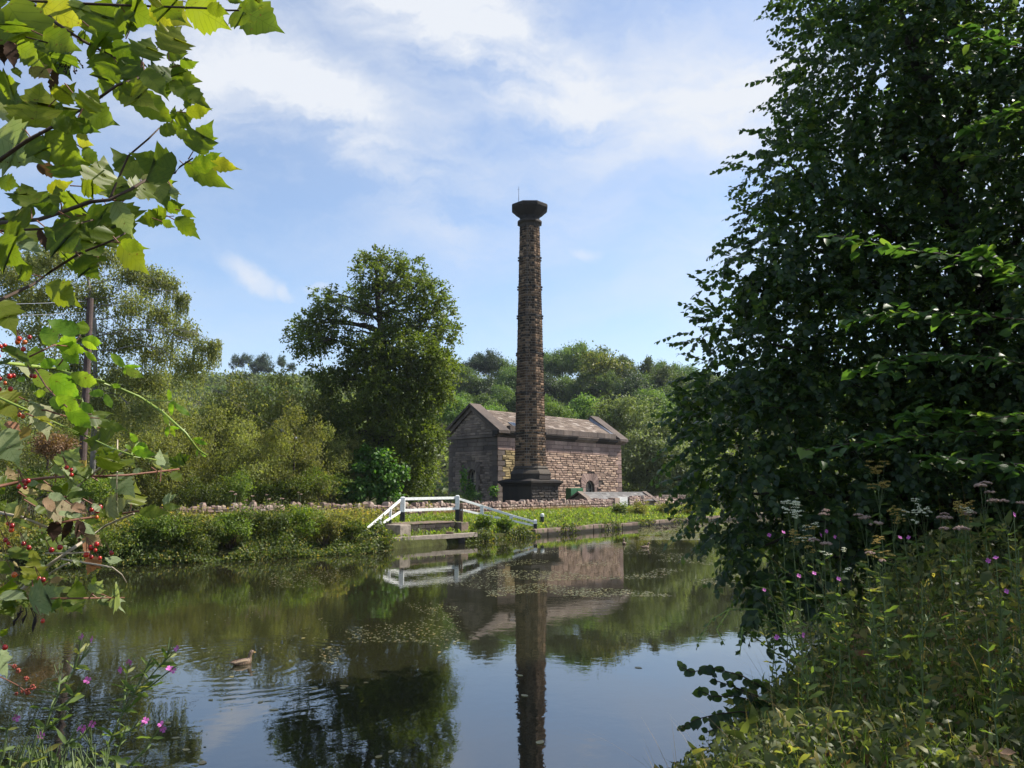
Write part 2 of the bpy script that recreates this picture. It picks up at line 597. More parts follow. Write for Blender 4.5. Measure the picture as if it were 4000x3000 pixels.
M['berry'] = berry_mat()
M['dark_berry'] = solid_mat('dry_berry', (.02, .012, .014), .6, .3, .3, 60.0)
M['blackberry'] = solid_mat('unripe_blackberry', (.33, .07, .04), .35, .4, .4, 90.0)
M['pink'] = solid_mat('pink_petal', (.58, .14, .44), .6, .2, .2, 60.0)
M['dull_pink'] = solid_mat('dull_pink_flower', (.38, .26, .20), .8, .1, .35, 40.0)
M['cream'] = solid_mat('cream_flower', (.82, .80, .55), .8, .1, .3, 40.0)
M['seed'] = solid_mat('seed_head', (.46, .33, .09), .8, .1, .4, 40.0)
M['stem'] = solid_mat('green_stem', (.11, .15, .05), .6, .3, .3, 20.0)
M['duck'] = None

M['oak'] = leaf_mat('oak_leaf', (.040, .060, .014), (.105, .138, .024), (.18, .175, .034), .38)
M['syc'] = leaf_mat('sycamore_leaf', (.03, .085, .018), (.085, .17, .025), (.16, .2, .03), .36)
M['birch'] = leaf_mat('birch_leaf', (.085, .105, .035), (.17, .18, .065), (.24, .22, .085), .42)
M['willow'] = leaf_mat('willow_leaf', (.095, .11, .034), (.20, .205, .062), (.27, .225, .075), .4, obj_shift=.4)
M['greywillow'] = leaf_mat('grey_willow_leaf', (.07, .095, .042), (.155, .185, .085), (.21, .23, .12), .34)
M['hill'] = leaf_mat('hill_leaf', (.035, .064, .022), (.092, .135, .038), (.14, .16, .045), .34, obj_shift=.6)
M['hill_light'] = leaf_mat('hill_leaf_light', (.055, .105, .028), (.12, .185, .045), (.17, .21, .05), .36, obj_shift=.3)
M['hill_yellow'] = leaf_mat('hill_leaf_yellowing', (.035, .06, .012), (.13, .14, .02), (.21, .18, .03), .3)
M['hill_scrub'] = leaf_mat('hill_scrub_leaf', (.06, .082, .028), (.135, .165, .055), (.18, .19, .07), .34)
M['conifer'] = leaf_mat('conifer_needles', (.022, .040, .022), (.052, .08, .036), (.08, .1, .045), .22, obj_shift=.3)
M['bank'] = leaf_mat('bank_bush_leaf', (.035, .055, .012), (.10, .13, .024), (.24, .19, .045), .36, obj_shift=.3)
M['bank_bright'] = leaf_mat('bramble_leaf', (.045, .08, .014), (.13, .18, .028), (.26, .22, .05), .38)
M['weeds'] = leaf_mat('weed_leaf', (.08, .085, .024), (.18, .185, .045), (.36, .24, .07), .38, warm_at=.8)
M['grass'] = leaf_mat('grass_blade', (.08, .12, .02), (.18, .245, .035), (.32, .28, .09), .38)
M['dry_grass'] = leaf_mat('dry_grass', (.16, .11, .05), (.26, .19, .08), (.32, .22, .1), .25)
M['rtree'] = leaf_mat('lime_leaf', (.020, .040, .018), (.052, .088, .028), (.10, .13, .03), .42, rough=.38, spec=.35, tmul=2.6)
M['rtree_part'] = leaf_mat('lime_leaf_single', (.022, .043, .019), (.055, .09, .028), (.10, .13, .03), .42, rough=.38, spec=.35, tmul=2.6, ocol=True)
M['rnear'] = leaf_mat('hazel_leaf', (.03, .07, .018), (.07, .135, .03), (.12, .175, .035), .42, rough=.45, spec=.3, tmul=2.0, ocol=True)
M['herb'] = leaf_mat('herb_leaf', (.045, .058, .02), (.125, .145, .045), (.24, .19, .06), .4, warm_at=.87)
M['herb_part'] = leaf_mat('herb_leaf_single', (.06, .095, .024), (.125, .17, .045), (.24, .2, .06), .36, ocol=True)
M['dead_herb'] = leaf_mat('dead_herb', (.10, .055, .03), (.2, .12, .06), (.27, .17, .08), .25)
M['rush'] = leaf_mat('near_grass', (.045, .085, .016), (.11, .17, .03), (.24, .2, .07), .34)
M['guelder'] = leaf_mat('guelder_leaf', (.055, .088, .010), (.115, .150, .014), (.22, .21, .02), .50, rough=.45, spec=.35, tmul=2.0, vein=True, ocol=True)
M['guelder_pale'] = leaf_mat('guelder_leaf_underside', (.20, .25, .13), (.27, .32, .17), (.33, .25, .17), .40, rough=.7, spec=.15, tmul=1.4, vein=True, ocol=True)
M['guelder_red'] = leaf_mat('guelder_leaf_turning', (.30, .26, .10), (.32, .2, .13), (.36, .13, .07), .40, rough=.6, spec=.2, tmul=1.3, vein=True, ocol=True)
M['bramble'] = leaf_mat('bramble_leaflet', (.10, .19, .02), (.17, .26, .025), (.22, .28, .03), .50, rough=.5, spec=.25, tmul=1.9, vein=True, ocol=True)
M['dead'] = leaf_mat('dead_leaf', (.028, .016, .012), (.06, .035, .024), (.09, .05, .03), .25, rough=.8, spec=.1, tmul=1.2, ocol=True)
M['pondweed'] = leaf_mat('pondweed', (.10, .10, .04), (.22, .21, .11), (.34, .24, .09), .15, rough=.3, spec=.5)
M['float_leaf'] = leaf_mat('floating_leaf', (.20, .17, .06), (.34, .28, .12), (.38, .2, .06), .2, rough=.35, spec=.4, ocol=True)

# ------------------------------------------------------------------ ground and water
FAR = np.array([(-90, -22), (-40, 11), (-14.1, 27.3), (-10.6, 29.2), (-6.5, 32.8), (1.28, 44.2), (2.28, 45.7), (14.7, 63), (40, 98), (120, 190)], float)
NEAR = np.array([(-60, -62), (-10, -6.2), (-2.7, 2.0), (2.2, 7.7), (5.0, 12), (9.5, 20), (20, 40), (44, 76), (130, 180)], float)


def sdist(poly, x, y):
    """signed distance to a polyline, positive on its left"""
    x, y = np.asarray(x, float), np.asarray(y, float)
    best = np.full(x.shape, 1e9)
    sign = np.ones(x.shape)
    for (ax, ay), (bx, by) in zip(poly[:-1], poly[1:]):
        dx, dy = bx - ax, by - ay
        L2 = dx * dx + dy * dy
        t = np.clip(((x - ax) * dx + (y - ay) * dy) / L2, 0, 1)
        qx, qy = x - (ax + t * dx), y - (ay + t * dy)
        d = np.hypot(qx, qy)
        c = dx * qy - dy * qx
        m = d < best - 1e-9
        best = np.where(m, d, best)
        sign = np.where(m, np.where(c >= 0, 1.0, -1.0), sign)
    return best * sign


def sstep(t):
    t = np.clip(t, 0, 1)
    return t * t * (3 - 2 * t)


def ground_z(x, y):
    x, y = np.asarray(x, float), np.asarray(y, float)
    s = sdist(FAR, x, y)
    n = -sdist(NEAR, x, y)
    ridge = 215 + 90 * sstep((-x - 5) / 70)
    slope = 0.262 - .040 * sstep((-x - 10) / 50)
    hill = slope * (np.clip(y, 98, None) - 98) * (y < 1e9)
    hill = np.minimum(hill, slope * (ridge - 98) + 0.01 * np.clip(y - ridge, 0, 400))
    hill = hill * sstep((y - 92) / 30)
    far = 0.30 + 0.68 * sstep(s / 4.2) + hill
    far = far + 0.05 * np.sin(x * 1.7 + y * .6) * np.cos(y * 1.3) * sstep(s / 2)
    near = 0.12 + 0.90 * sstep(n / 2.0) + 0.04 * np.sin(x * 2.1) * np.cos(y * 1.9)
    bed = -0.9
    z = np.full(x.shape, bed)
    z = np.where(s > -0.02, far, z)
    z = np.where(n > -0.02, near, z)
    return z


def gz(x, y):
    return float(ground_z(np.array([x]), np.array([y]))[0])


def axis(lo, hi, dlo, dhi, step, grow=1.16):
    a = list(np.arange(dlo, dhi + 1e-6, step))
    s, v = step, dhi
    while v < hi:
        s *= grow
        v += s
        a.append(v)
    s, v, b = step, dlo, []
    while v > lo:
        s *= grow
        v -= s
        b.append(v)
    return np.array(b[::-1] + a)


gx = axis(-1500, 1500, -26, 22, 0.3)
gy = axis(-400, 2600, 0.5, 72, 0.3)
GX, GY = np.meshgrid(gx, gy)
GZ = ground_z(GX, GY)
ny, nx = GX.shape
V = np.stack([GX.ravel(), GY.ravel(), GZ.ravel()], 1)
ii = np.arange((ny - 1) * (nx - 1))
r0 = (ii // (nx - 1)) * nx + ii % (nx - 1)
T = np.concatenate([np.stack([r0, r0 + 1, r0 + nx + 1], 1), np.stack([r0, r0 + nx + 1, r0 + nx], 1)])
gm, n, l, out = new_mat('ground_soil_and_turf')
geo = n.new('ShaderNodeNewGeometry')
t1 = nd(n, 'ShaderNodeTexNoise', i_Scale=0.9, i_Detail=8.0, i_Roughness=0.7)
l.new(geo.outputs['Position'], t1.inputs['Vector'])
c1 = ramp(n, l, t1.outputs['Fac'], [(.3, (.022, .018, .010)), (.5, (.035, .038, .012)), (.7, (.06, .068, .02))])
pb = n.new('ShaderNodeBsdfPrincipled')
l.new(c1, pb.inputs['Base Color'])
pb.inputs['Roughness'].default_value = .95
pb.inputs['Specular IOR Level'].default_value = .1
t2 = nd(n, 'ShaderNodeTexNoise', i_Scale=6.0, i_Detail=6.0)
l.new(geo.outputs['Position'], t2.inputs['Vector'])
bm_ = n.new('ShaderNodeBump')
bm_.inputs['Distance'].default_value = .08
l.new(t2.outputs['Fac'], bm_.inputs['Height'])
l.new(bm_.outputs[0], pb.inputs['Normal'])
l.new(pb.outputs[0], out.inputs['Surface'])
tag(link('ground', tri_mesh('ground', V, T, mat=gm, smooth=True)), 'grassy canal banks and hillside ground', kind='structure')

# water ----------------------------------------------------------------------
DUCK = px(948, 2590, 1.0)
_d = pix_dir(948, 2594)
_t = -CAMZ / _d.z
DUCK = Vector((_d.x * _t, _d.y * _t, 0))


def on_water(u, v, z=0.0):
    d = pix_dir(u, v)
    t = (z - CAMZ) / d.z
    return Vector((d.x * t, d.y * t, z))


wm, n, l, out = new_mat('canal_water')
geo = n.new('ShaderNodeNewGeometry')
pb = n.new('ShaderNodeBsdfPrincipled')
pb.inputs['Base Color'].default_value = (.017, .017, .008, 1)
pb.inputs['Roughness'].default_value = .015
pb.inputs['IOR'].default_value = 2.6
t1 = nd(n, 'ShaderNodeTexNoise', i_Scale=1.1, i_Detail=4.0, i_Roughness=.55)
l.new(geo.outputs['Position'], t1.inputs['Vector'])
t2 = nd(n, 'ShaderNodeTexNoise', i_Scale=5.0, i_Detail=3.0, i_Roughness=.6)
l.new(geo.outputs['Position'], t2.inputs['Vector'])
t3 = nd(n, 'ShaderNodeTexNoise', i_Scale=0.16, i_Detail=2.0)
l.new(geo.outputs['Position'], t3.inputs['Vector'])
gate = n.new('ShaderNodeMapRange')
gate.inputs['From Min'].default_value = .42
gate.inputs['From Max'].default_value = .62
gate.inputs['To Min'].default_value = .15
l.new(t3.outputs['Fac'], gate.inputs['Value'])
h = math_n(n, l, 'ADD', math_n(n, l, 'MULTIPLY', t1.outputs['Fac'], .0024),
           math_n(n, l, 'MULTIPLY', math_n(n, l, 'MULTIPLY', t2.outputs['Fac'], gate.outputs[0]), .0014))


def ring(c, wl_, amp, fall, inner=0.0):
    sb = nd(n, 'ShaderNodeVectorMath', operation='SUBTRACT')
    l.new(geo.outputs['Position'], sb.inputs[0])
    sb.inputs[1].default_value = c
    ln = nd(n, 'ShaderNodeVectorMath', operation='LENGTH')
    l.new(sb.outputs[0], ln.inputs[0])
    d = math_n(n, l, 'ADD', ln.outputs['Value'], math_n(n, l, 'MULTIPLY', t1.outputs['Fac'], .35))
    w = math_n(n, l, 'SINE', math_n(n, l, 'MULTIPLY', d, 2 * math.pi / wl_))
    e = math_n(n, l, 'EXPONENT', math_n(n, l, 'MULTIPLY', math_n(n, l, 'ABSOLUTE', math_n(n, l, 'SUBTRACT', ln.outputs['Value'], inner)), -1.0 / fall))
    gt = n.new('ShaderNodeMapRange')
    gt.inputs['From Min'].default_value = .44
    gt.inputs['From Max'].default_value = .58
    l.new(t1.outputs['Fac'], gt.inputs['Value'])
    return math_n(n, l, 'MULTIPLY', math_n(n, l, 'MULTIPLY', math_n(n, l, 'MULTIPLY', w, gt.outputs[0]), e), amp)


h = math_n(n, l, 'ADD', h, ring(tuple(DUCK), .25, .0008, 1.5, 1.6))
h = math_n(n, l, 'ADD', h, ring(tuple(DUCK + Vector((-1.6, -.6, 0))), .17, .0003, 1.6, 1.6))
for uu, vv in ((2438, 2123), (2520, 2138)):
    h = math_n(n, l, 'ADD', h, ring(tuple(on_water(uu, vv)), .45, .004, .5, .2))
bp = n.new('ShaderNodeBump')
bp.inputs['Strength'].default_value = 1.0
bp.inputs['Distance'].default_value = 1.0
l.new(h, bp.inputs['Height'])
l.new(bp.outputs[0], pb.inputs['Normal'])
l.new(pb.outputs[0], out.inputs['Surface'])
m = MB()
m.poly([(-150, -70, 0), (150, -70, 0), (150, 200, 0), (-150, 200, 0)])
tag(m.build('water', wm), 'still dark canal water with reflections', kind='structure')

# ------------------------------------------------------------------ masonry
# rock faced blocks: unit meshes (1 wide, 1 high, out towards -Y), shared by every stone
def stone_shape(seed, prof=0.065, inset=.09):
    q = random.Random(seed)
    j = lambda a: (q.random() - .5) * a
    vs = [(-.5, .06, -.5), (.5, .06, -.5), (.5, .06, .5), (-.5, .06, .5),
          (-.5 + .01, -.012, -.5 + .02), (.5 - .01, -.012, -.5 + .02), (.5 - .01, -.012, .5 - .02), (-.5 + .01, -.012, .5 - .02)]
    for sx, sz in ((-1, -1), (1, -1), (1, 1), (-1, 1)):
        vs.append((sx * (.5 - inset) + j(.08), -prof * (.75 + j(.9)), sz * (.5 - 2.0 * inset) + j(.12)))
    fs = [(0, 1, 5, 4), (1, 2, 6, 5), (2, 3, 7, 6), (3, 0, 4, 7), (4, 5, 9, 8), (5, 6, 10, 9), (6, 7, 11, 10), (7, 4, 8, 11), (8, 9, 10, 11)]
    return vs, fs


STONES = [stone_shape(i) for i in range(10)]
FLAT = [stone_shape(50 + i, .022, .03) for i in range(6)]
BULGY = [stone_shape(80 + i, .075, .14) for i in range(10)]
_unit = {}


def unit_mesh(kind, k, mat):
    key = (id(kind), k, mat.name)
    if key not in _unit:
        vs, fs = kind[k]
        me = bpy.data.meshes.new('stone')
        me.from_pydata(vs, [], fs)
        me.materials.append(mat)
        _unit[key] = me
    return _unit[key]


def masonry(parent, cells, mat, frame, kind=STONES, name='stone', rest='stonework', n_parts=300, gap=.012, depth=1.0, order=None, jit=.01):
    """cells: (x0, x1, z0, z1) on a wall plane; frame: Matrix of the plane (x along, z up, -y out), in the parent's space.
    The first n_parts become objects of their own, the rest one joined part."""
    idx = list(range(len(cells)))
    if order:
        idx.sort(key=lambda i: order(cells[i]))
    V, Fc, rv = [], [], []
    for c, i in enumerate(idx):
        x0, x1, z0, z1 = cells[i]
        k = (i * 7 + 3) % len(kind)
        w, h = x1 - x0 - gap, z1 - z0 - gap
        if w <= .01 or h <= .01:
            continue
        loc = Vector(((x0 + x1) / 2, (random.random() - .5) * jit, (z0 + z1) / 2))
        if c < n_parts:
            o = link(name, unit_mesh(kind, k, mat), parent)
            o.matrix_local = frame @ Matrix.Translation(loc) @ Matrix.Diagonal((w, depth, h, 1))
        else:
            vs, fs = kind[k]
            b = len(V)
            for p in vs:
                V.append(tuple(frame @ (loc + Vector((p[0] * w, p[1] * depth, p[2] * h)))))
            r = random.random()
            rv += [r] * len(vs)
            Fc += [[a + b for a in f] for f in fs]
    if V:
        me = bpy.data.meshes.new(rest)
        me.from_pydata(V, [], Fc)
        at = me.attributes.new('rnd', 'FLOAT', 'POINT')
        at.data.foreach_set('value', np.array(rv, np.float32))
        me.materials.append(mat)
        o = link(rest, me, parent)
        o['kind'] = 'stuff'
    return


def rows(x0, x1, z0, z1, ch, wmin, wmax, hole=None, vary=.12, seed=0, trim=None):
    """coursed stones over a rectangle; hole(x, z) -> True where nothing is built; trim(z, row) -> new (x0, x1)"""
    q = random.Random(seed)
    nrow = max(1, round((z1 - z0) / ch))
    hs = [1 + (q.random() - .5) * 2 * vary for _ in range(nrow)]
    s = (z1 - z0) / sum(hs)
    z, out_ = z0, []
    for r in range(nrow):
        zz = z + hs[r] * s
        a, b = (x0, x1) if trim is None else trim((z + zz) / 2, r)
        x = a
        while x < b - .02:
            w = q.uniform(wmin, wmax)
            xe = x + w
            if b - xe < wmin * .6:
                xe = b
            xe = min(xe, b)
            if hole is None or not (hole((x + xe) / 2, (z + zz) / 2) or hole(x + .03, (z + zz) / 2) or hole(xe - .03, (z + zz) / 2)):
                out_.append((x, xe, z, zz))
            x = xe
        z = zz
    return out_


def frame_at(p, direction):
    """plane frame with x along `direction` (horizontal), z up, -y facing out to the right hand of travel"""
    d = Vector((direction[0], direction[1], 0)).normalized()
    y = Vector((-d.y, d.x, 0))
    Mx = Matrix(((d.x, y.x, 0, p[0]), (d.y, y.y, 0, p[1]), (0, 0, 1, p[2]), (0, 0, 0, 1)))
    return Mx


# ------------------------------------------------------------------ pump house
PH = empty('pump_house', (-1.29, 68.0, 0.55), R(45))
tag(PH, 'long gritstone pump house with stone slate roof and coped gables behind the chimney', 'building')
g0 = 0.55                                         # heights below are above the water; local z = h - g0
LL, WW = 18.0, 6.6
Z = lambda h: h - g0
SL = (10.0 - 8.0) / (WW / 2)

core = MB()
e = .05
for a, b in (((e, e, Z(.3)), (LL - e, .6, Z(8.0))), ((e, WW - .6, Z(.3)), (LL - e, WW - e, Z(8.0)))):
    pass
# wall cores with window openings cut by building them in pieces round the openings
WX, WWID, WTOP, WSPR = 12.75, 1.4, 3.55, 2.85     # long wall window
GYc, GWID, GTOP, GSPR = 3.3, 1.05, 4.5, 3.95     # gable window
lw = empty('long_wall')
lw.parent = PH
gw = empty('gable_wall')
gw.parent = PH


def arch_core(mb, along, u0, u1, z0, z1, uc, wid, spr, top, at, thick):
    """wall slab over [u0,u1]x[z0,z1] with an arched opening; along 'x' (plane y=at..at+thick) or 'y' (plane x=at..)"""
    r = wid / 2
    seg = 10
    arc = [(uc + r * math.cos(math.pi * (1 - i / seg)), spr + (top - spr) * math.sin(math.pi * i / seg)) for i in range(seg + 1)]

    def P(u, z, d):
        return (u, at + d, z) if along == 'x' else (at + d, u, z)
    fl = along == 'y'
    for d, f in ((0, fl), (thick, not fl)):
        mb.poly([P(u0, z0, d), P(uc - r, z0, d), P(uc - r, spr, d), P(uc - r, z1, d), P(u0, z1, d)], f)
        mb.poly([P(uc + r, z0, d), P(u1, z0, d), P(u1, z1, d), P(uc + r, z1, d), P(uc + r, spr, d)], f)
        for i in range(seg):
            (a, za), (b, zb) = arc[i], arc[i + 1]
            mb.poly([P(a, za, d), P(b, zb, d), P(b, z1, d), P(a, z1, d)], f)
    outline = [(uc - r, z0)] + arc + [(uc + r, z0)]
    for (a, za), (b, zb) in zip(outline, outline[1:]):
        mb.poly([P(a, za, 0), P(a, za, thick), P(b, zb, thick), P(b, zb, 0)], fl)
    mb.poly([P(u0, z1, 0), P(u1, z1, 0), P(u1, z1, thick), P(u0, z1, thick)], fl)
    mb.poly([P(u0, z0, 0), P(u0, z0, thick), P(u0, z1, thick), P(u0, z1, 0)], not fl)
    mb.poly([P(u1, z0, 0), P(u1, z0, thick), P(u1, z1, thick), P(u1, z1, 0)], fl)


c1 = MB()
arch_core(c1, 'x', .06, LL - .06, Z(.3), Z(7.4), WX, WWID, Z(WSPR), Z(WTOP), .035, .55)
c1.build('wall_core', M['mortar_dark'], lw)
c2 = MB()
arch_core(c2, 'y', .06, WW - .06, Z(.3), Z(7.4), GYc, GWID, Z(GSPR), Z(GTOP), .035, .55)
# tympanum
c2.poly([(.04, -.0, Z(7.4)), (.04, WW, Z(7.4)), (.04, WW / 2, Z(10.1))], True)
c2.build('wall_core', M['mortar_dark'], gw)
bk = MB()
bk.box((.6, WW - .5, Z(.3)), (LL - .06, WW, Z(8.0)))
bk.box((LL - .55, .6, Z(.3)), (LL - .03, WW - .5, Z(8.0)))
bk.poly([(LL - .05, 0, Z(7.4)), (LL - .05, WW, Z(7.4)), (LL - .05, WW / 2, Z(10.2))])
bk.build('rear_walls', M['wall_dark'], PH)
dk = MB()
dk.box((.62, .62, Z(7.2)), (LL - .6, WW - .55, Z(7.39)))
dk.build('ceiling_slab', M['mortar_dark'], PH)

# long wall: frame is the building's own x axis, facing -y
FL = Matrix.Identity(4)


def wx_hole(x, z):
    zz = z + g0
    dx = abs(x - WX)
    if zz < WSPR + .05:
        return dx < WWID / 2 + .42
    return math.hypot(dx, zz - WSPR) < WWID / 2 + .80


quoin = [(0, .95 if i % 2 else .6) for i in range(15)]


def q_trim(lo, hi, zbase, qh):
    def f(z, r):
        i = int((z - zbase) / qh)
        return (lo + (.95 if i % 2 else .6), hi - (.6 if i % 2 else .95))
    return f


ZQ, QH = Z(.6), .46
cells = rows(0, LL, Z(.6), Z(6.12), .215, .5, 1.05, wx_hole, .1, 3, q_trim(0, LL, ZQ, QH))
yel = [c for c in cells if c[1] < 4.0]
cells = [c for c in cells if c[1] >= 4.0]
masonry(lw, cells, M['wall_stone'], FL, gap=.022, order=lambda c: (c[0] < 6.2, (c[2] < Z(1.9)), c[0] * .3), name='stone', rest='stonework')
masonry(lw, yel, M['yellow_stone'], FL, name='yellow_stone')
# quoins of the long wall, both ends
ql, qr = [], []
for i in range(12):
    z0, z1 = ZQ + i * QH, ZQ + (i + 1) * QH
    w = .95 if i % 2 else .6
    ql.append((0, w, z0, z1))
    w2 = .6 if i % 2 else .95
    qr.append((LL - w2, LL, z0, z1))
masonry(lw, ql, M['ashlar_dark'], FL, FLAT, 'quoin', gap=.03, depth=2.2)
masonry(lw, qr, M['ashlar'], FL, FLAT, 'quoin', gap=.03, depth=2.2)
# frieze: three plain courses with sunk joints
fr = rows(0, LL, Z(6.14), Z(7.28), .38, 1.1, 1.9, None, .05, 5)
masonry(lw, fr, M['ashlar'], FL, FLAT, 'frieze_block', gap=.022, depth=1.6)


def voussoirs(parent, uc, wid, spr, top, outr, matn, to3, nseg=9, jamb_to=None, mat=None):
    r0, r1 = wid / 2 + .0, outr
    for i in range(nseg):
        a0, a1 = math.pi * (1 - i / nseg), math.pi * (1 - (i + 1) / nseg)
        a0 -= .012
        a1 += .012
        # stepped outer ends: long keystones, squared springers
        rr = r1 * (1.0 if i not in (0, nseg - 1) else .98)
        k = (top - spr) / (wid / 2)
        q = []
        for a in (a0, a1):
            ca, sa = math.cos(a), math.sin(a)
            m_ = max(abs(ca), abs(sa))
            ro = min(rr / m_ * .88, rr * 1.16)
            q.append(((uc + r0 * ca, spr + r0 * k * sa), (uc + ro * ca, spr + ro * sa)))
        (i0, o0), (i1, o1) = q
        mb = MB()
        f = [i0, o0, o1, i1]
        vs = [to3(u, z, -.06) for u, z in f] + [to3(u, z, .12) for u, z in f]
        mb.add(vs, [(0, 1, 2, 3), (7, 6, 5, 4), (0, 4, 5, 1), (1, 5, 6, 2), (2, 6, 7, 3), (3, 7, 4, 0)])
        mb.build('voussoir', mat, parent, bevel=.012)
    if jamb_to is not None:
        z = spr
        i = 0
        while z > jamb_to + .2:
            zz = max(jamb_to, z - .46)
            w = .55 if i % 2 else .38
            for s in (-1, 1):
                mb = MB()
                a, b = uc + s * wid / 2, uc + s * (wid / 2 + w)
                f = [(a, zz + .012), (b, zz + .012), (b, z - .012), (a, z - .012)]
                vs = [to3(u, q_, -.055) for u, q_ in f] + [to3(u, q_, .12) for u, q_ in f]
                mb.add(vs, [(0, 1, 2, 3), (7, 6, 5, 4), (0, 4, 5, 1), (1, 5, 6, 2), (2, 6, 7, 3), (3, 7, 4, 0)])
                mb.build('jamb_stone', mat, parent)
            z = zz
            i += 1


voussoirs(lw, WX, WWID, Z(WSPR), Z(WTOP), WWID / 2 + .85, 'ashlar', lambda u, z, d: (u, d, z), 11, Z(.7), M['ashlar'])


def window(parent, uc, wid, spr, top, bot, to3):
    w = empty('window')
    w.parent = parent
    r = wid / 2 - .01
    seg = 12
    arc = [(uc + r * math.cos(math.pi * (1 - i / seg)), spr + (top - spr) * .985 * math.sin(math.pi * i / seg)) for i in range(seg + 1)]
    g = MB()
    g.poly([to3(u, z, .34) for u, z in [(uc - r, bot)] + arc + [(uc + r, bot)]])
    g.build('pane', M['glass'], w)
    f = MB()
    ol = [(uc - r, bot)] + arc + [(uc + r, bot)]
    for (a, za), (b, zb) in zip(ol, ol[1:]):
        f.bar(to3(a, za, .30), to3(b, zb, .30), .09, .1, up=to3(0, 0, 1) if False else (0.01, 0.02, 1) if abs(za - zb) < abs(a - b) else to3(1, 0, 0))
    f.build('frame', M['frame_paint'], w)
    b = MB()
    for k in (-1, 1):
        b.bar(to3(uc + k * r / 3, bot, .31), to3(uc + k * r / 3, spr + (top - spr) * .88, .31), .035, .035, up=to3(1, 0, 0))
    z = bot + .45
    while z < spr + .05:
        b.bar(to3(uc - r, z, .31), to3(uc + r, z, .31), .03, .035)
        z += .45
    b.build('glazing_bars', M['frame_paint'], w)


window(lw, WX, WWID, Z(WSPR), Z(WTOP), Z(.9), lambda u, z, d: (u, d, z))

# gable wall (faces -x): frame x along -y of the building so that -y of the frame points to -x
FG = Matrix(((0, 1, 0, 0), (-1, 0, 0, WW), (0, 0, 1, 0), (0, 0, 0, 1)))      # frame u = WW - y


def g_hole(u, z):
    zz = z + g0
    dx = abs((WW - u) - GYc)
    if zz < GSPR + .05:
        return dx < GWID / 2 + .45
    return math.hypot(dx, zz - GSPR) < GWID / 2 + .78


cells = rows(0, WW, Z(.6), Z(6.12), .21, .42, .85, g_hole, .1, 11, q_trim(0, WW, ZQ, QH))
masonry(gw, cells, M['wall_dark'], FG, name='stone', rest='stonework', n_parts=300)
q1 = []
for i in range(12):
    z0, z1 = ZQ + i * QH, ZQ + (i + 1) * QH
    q1.append((0, .95 if i % 2 else .6, z0, z1))
    q1.append((WW - (.6 if i % 2 else .95), WW, z0, z1))
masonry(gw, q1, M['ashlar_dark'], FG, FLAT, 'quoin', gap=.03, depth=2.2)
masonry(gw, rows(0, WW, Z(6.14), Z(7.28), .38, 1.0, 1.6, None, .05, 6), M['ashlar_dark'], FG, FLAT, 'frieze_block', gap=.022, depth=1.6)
TS = (10.05 - 7.55) / (WW / 2)
tym = rows(0, WW, Z(7.56), Z(9.7), .23, .45, .9, None, .1, 12, lambda z, r: ((z - Z(7.5)) / TS + .12, WW - (z - Z(7.5)) / TS - .12))
masonry(gw, [c for c in tym if c[1] - c[0] > .1], M['wall_dark'], FG, name='tympanum_stone')
to_g = lambda u, z, d: (d, u, z)
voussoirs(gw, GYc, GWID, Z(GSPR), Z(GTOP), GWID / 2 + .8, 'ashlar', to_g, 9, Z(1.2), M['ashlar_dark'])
window(gw, GYc, GWID, Z(GSPR), Z(GTOP), Z(1.4), to_g)
m = MB()
m.box((-.14, -.14, Z(7.30)), (.2, WW + .1, Z(7.54)))
m.build('string_course', M['ashlar_dark'], gw, bevel=.02)

# cornice and blocking course along the long wall, in lengths
cn = empty('cornice')
cn.parent = PH
x = -.5
qq = random.Random(4)
while x < LL + .45:
    xe = min(x + qq.uniform(1.3, 1.9), LL + .5)
    if LL + .5 - xe < .6:
        xe = LL + .5
    m = MB()
    prof = [(.15, 7.30), (-.10, 7.30), (-.16, 7.42), (-.42, 7.50), (-.46, 7.66), (-.56, 7.70), (-.56, 7.80), (.15, 7.84)]
    a, b = x + .008, xe - .008
    vs = [(a, y, Z(h_)) for y, h_ in prof] + [(b, y, Z(h_)) for y, h_ in prof]
    k = len(prof)
    m.add(vs, [tuple(range(k))[::-1], tuple(range(k, 2 * k))] + [(i, (i + 1) % k, k + (i + 1) % k, k + i) for i in range(k)])
    m.build('cornice_block', M['sooty'] if qq.random() < .8 else M['ashlar_dark'], cn)
    x = xe
x = 1.3
while x < LL - 1.25:
    xe = min(x + qq.uniform(.95, 1.5), LL - 1.2)
    m = MB()
    m.box((x + .008, -.30, Z(7.845)), (xe - .008, .16, Z(8.36)))
    m.build('parapet_block', M['ashlar_dark'], cn, bevel=.015)
    x = xe

# roof slates
rf = empty('roof')
rf.parent = PH
y0, z0, y1, z1 = .10, 8.14, WW / 2, 9.93
sl = math.hypot(y1 - y0, z1 - z0)
ca, sa = (y1 - y0) / sl, (z1 - z0) / sl
nc = 11
hs = [1.25 - .05 * i for i in range(nc)]
sc_ = sl / sum(hs)
bed_ = MB()
bed_.poly([(1.1, y0, Z(z0 - .05)), (LL - 1.1, y0, Z(z0 - .05)), (LL - 1.1, y1, Z(z1 - .05)), (1.1, y1, Z(z1 - .05))])
bed_.poly([(1.1, WW + .2, Z(z0 - .1)), (LL - 1.1, WW + .2, Z(z0 - .1)), (LL - 1.1, y1, Z(z1 - .05)), (1.1, y1, Z(z1 - .05))], True)
bed_.build('rear_slope', M['slate'], rf)
q = random.Random(9)
d = 0
unit = MB()
unit.box((-.5, -.5, 0), (.5, .5, 1))
um = unit.mesh('slate', M['slate'])
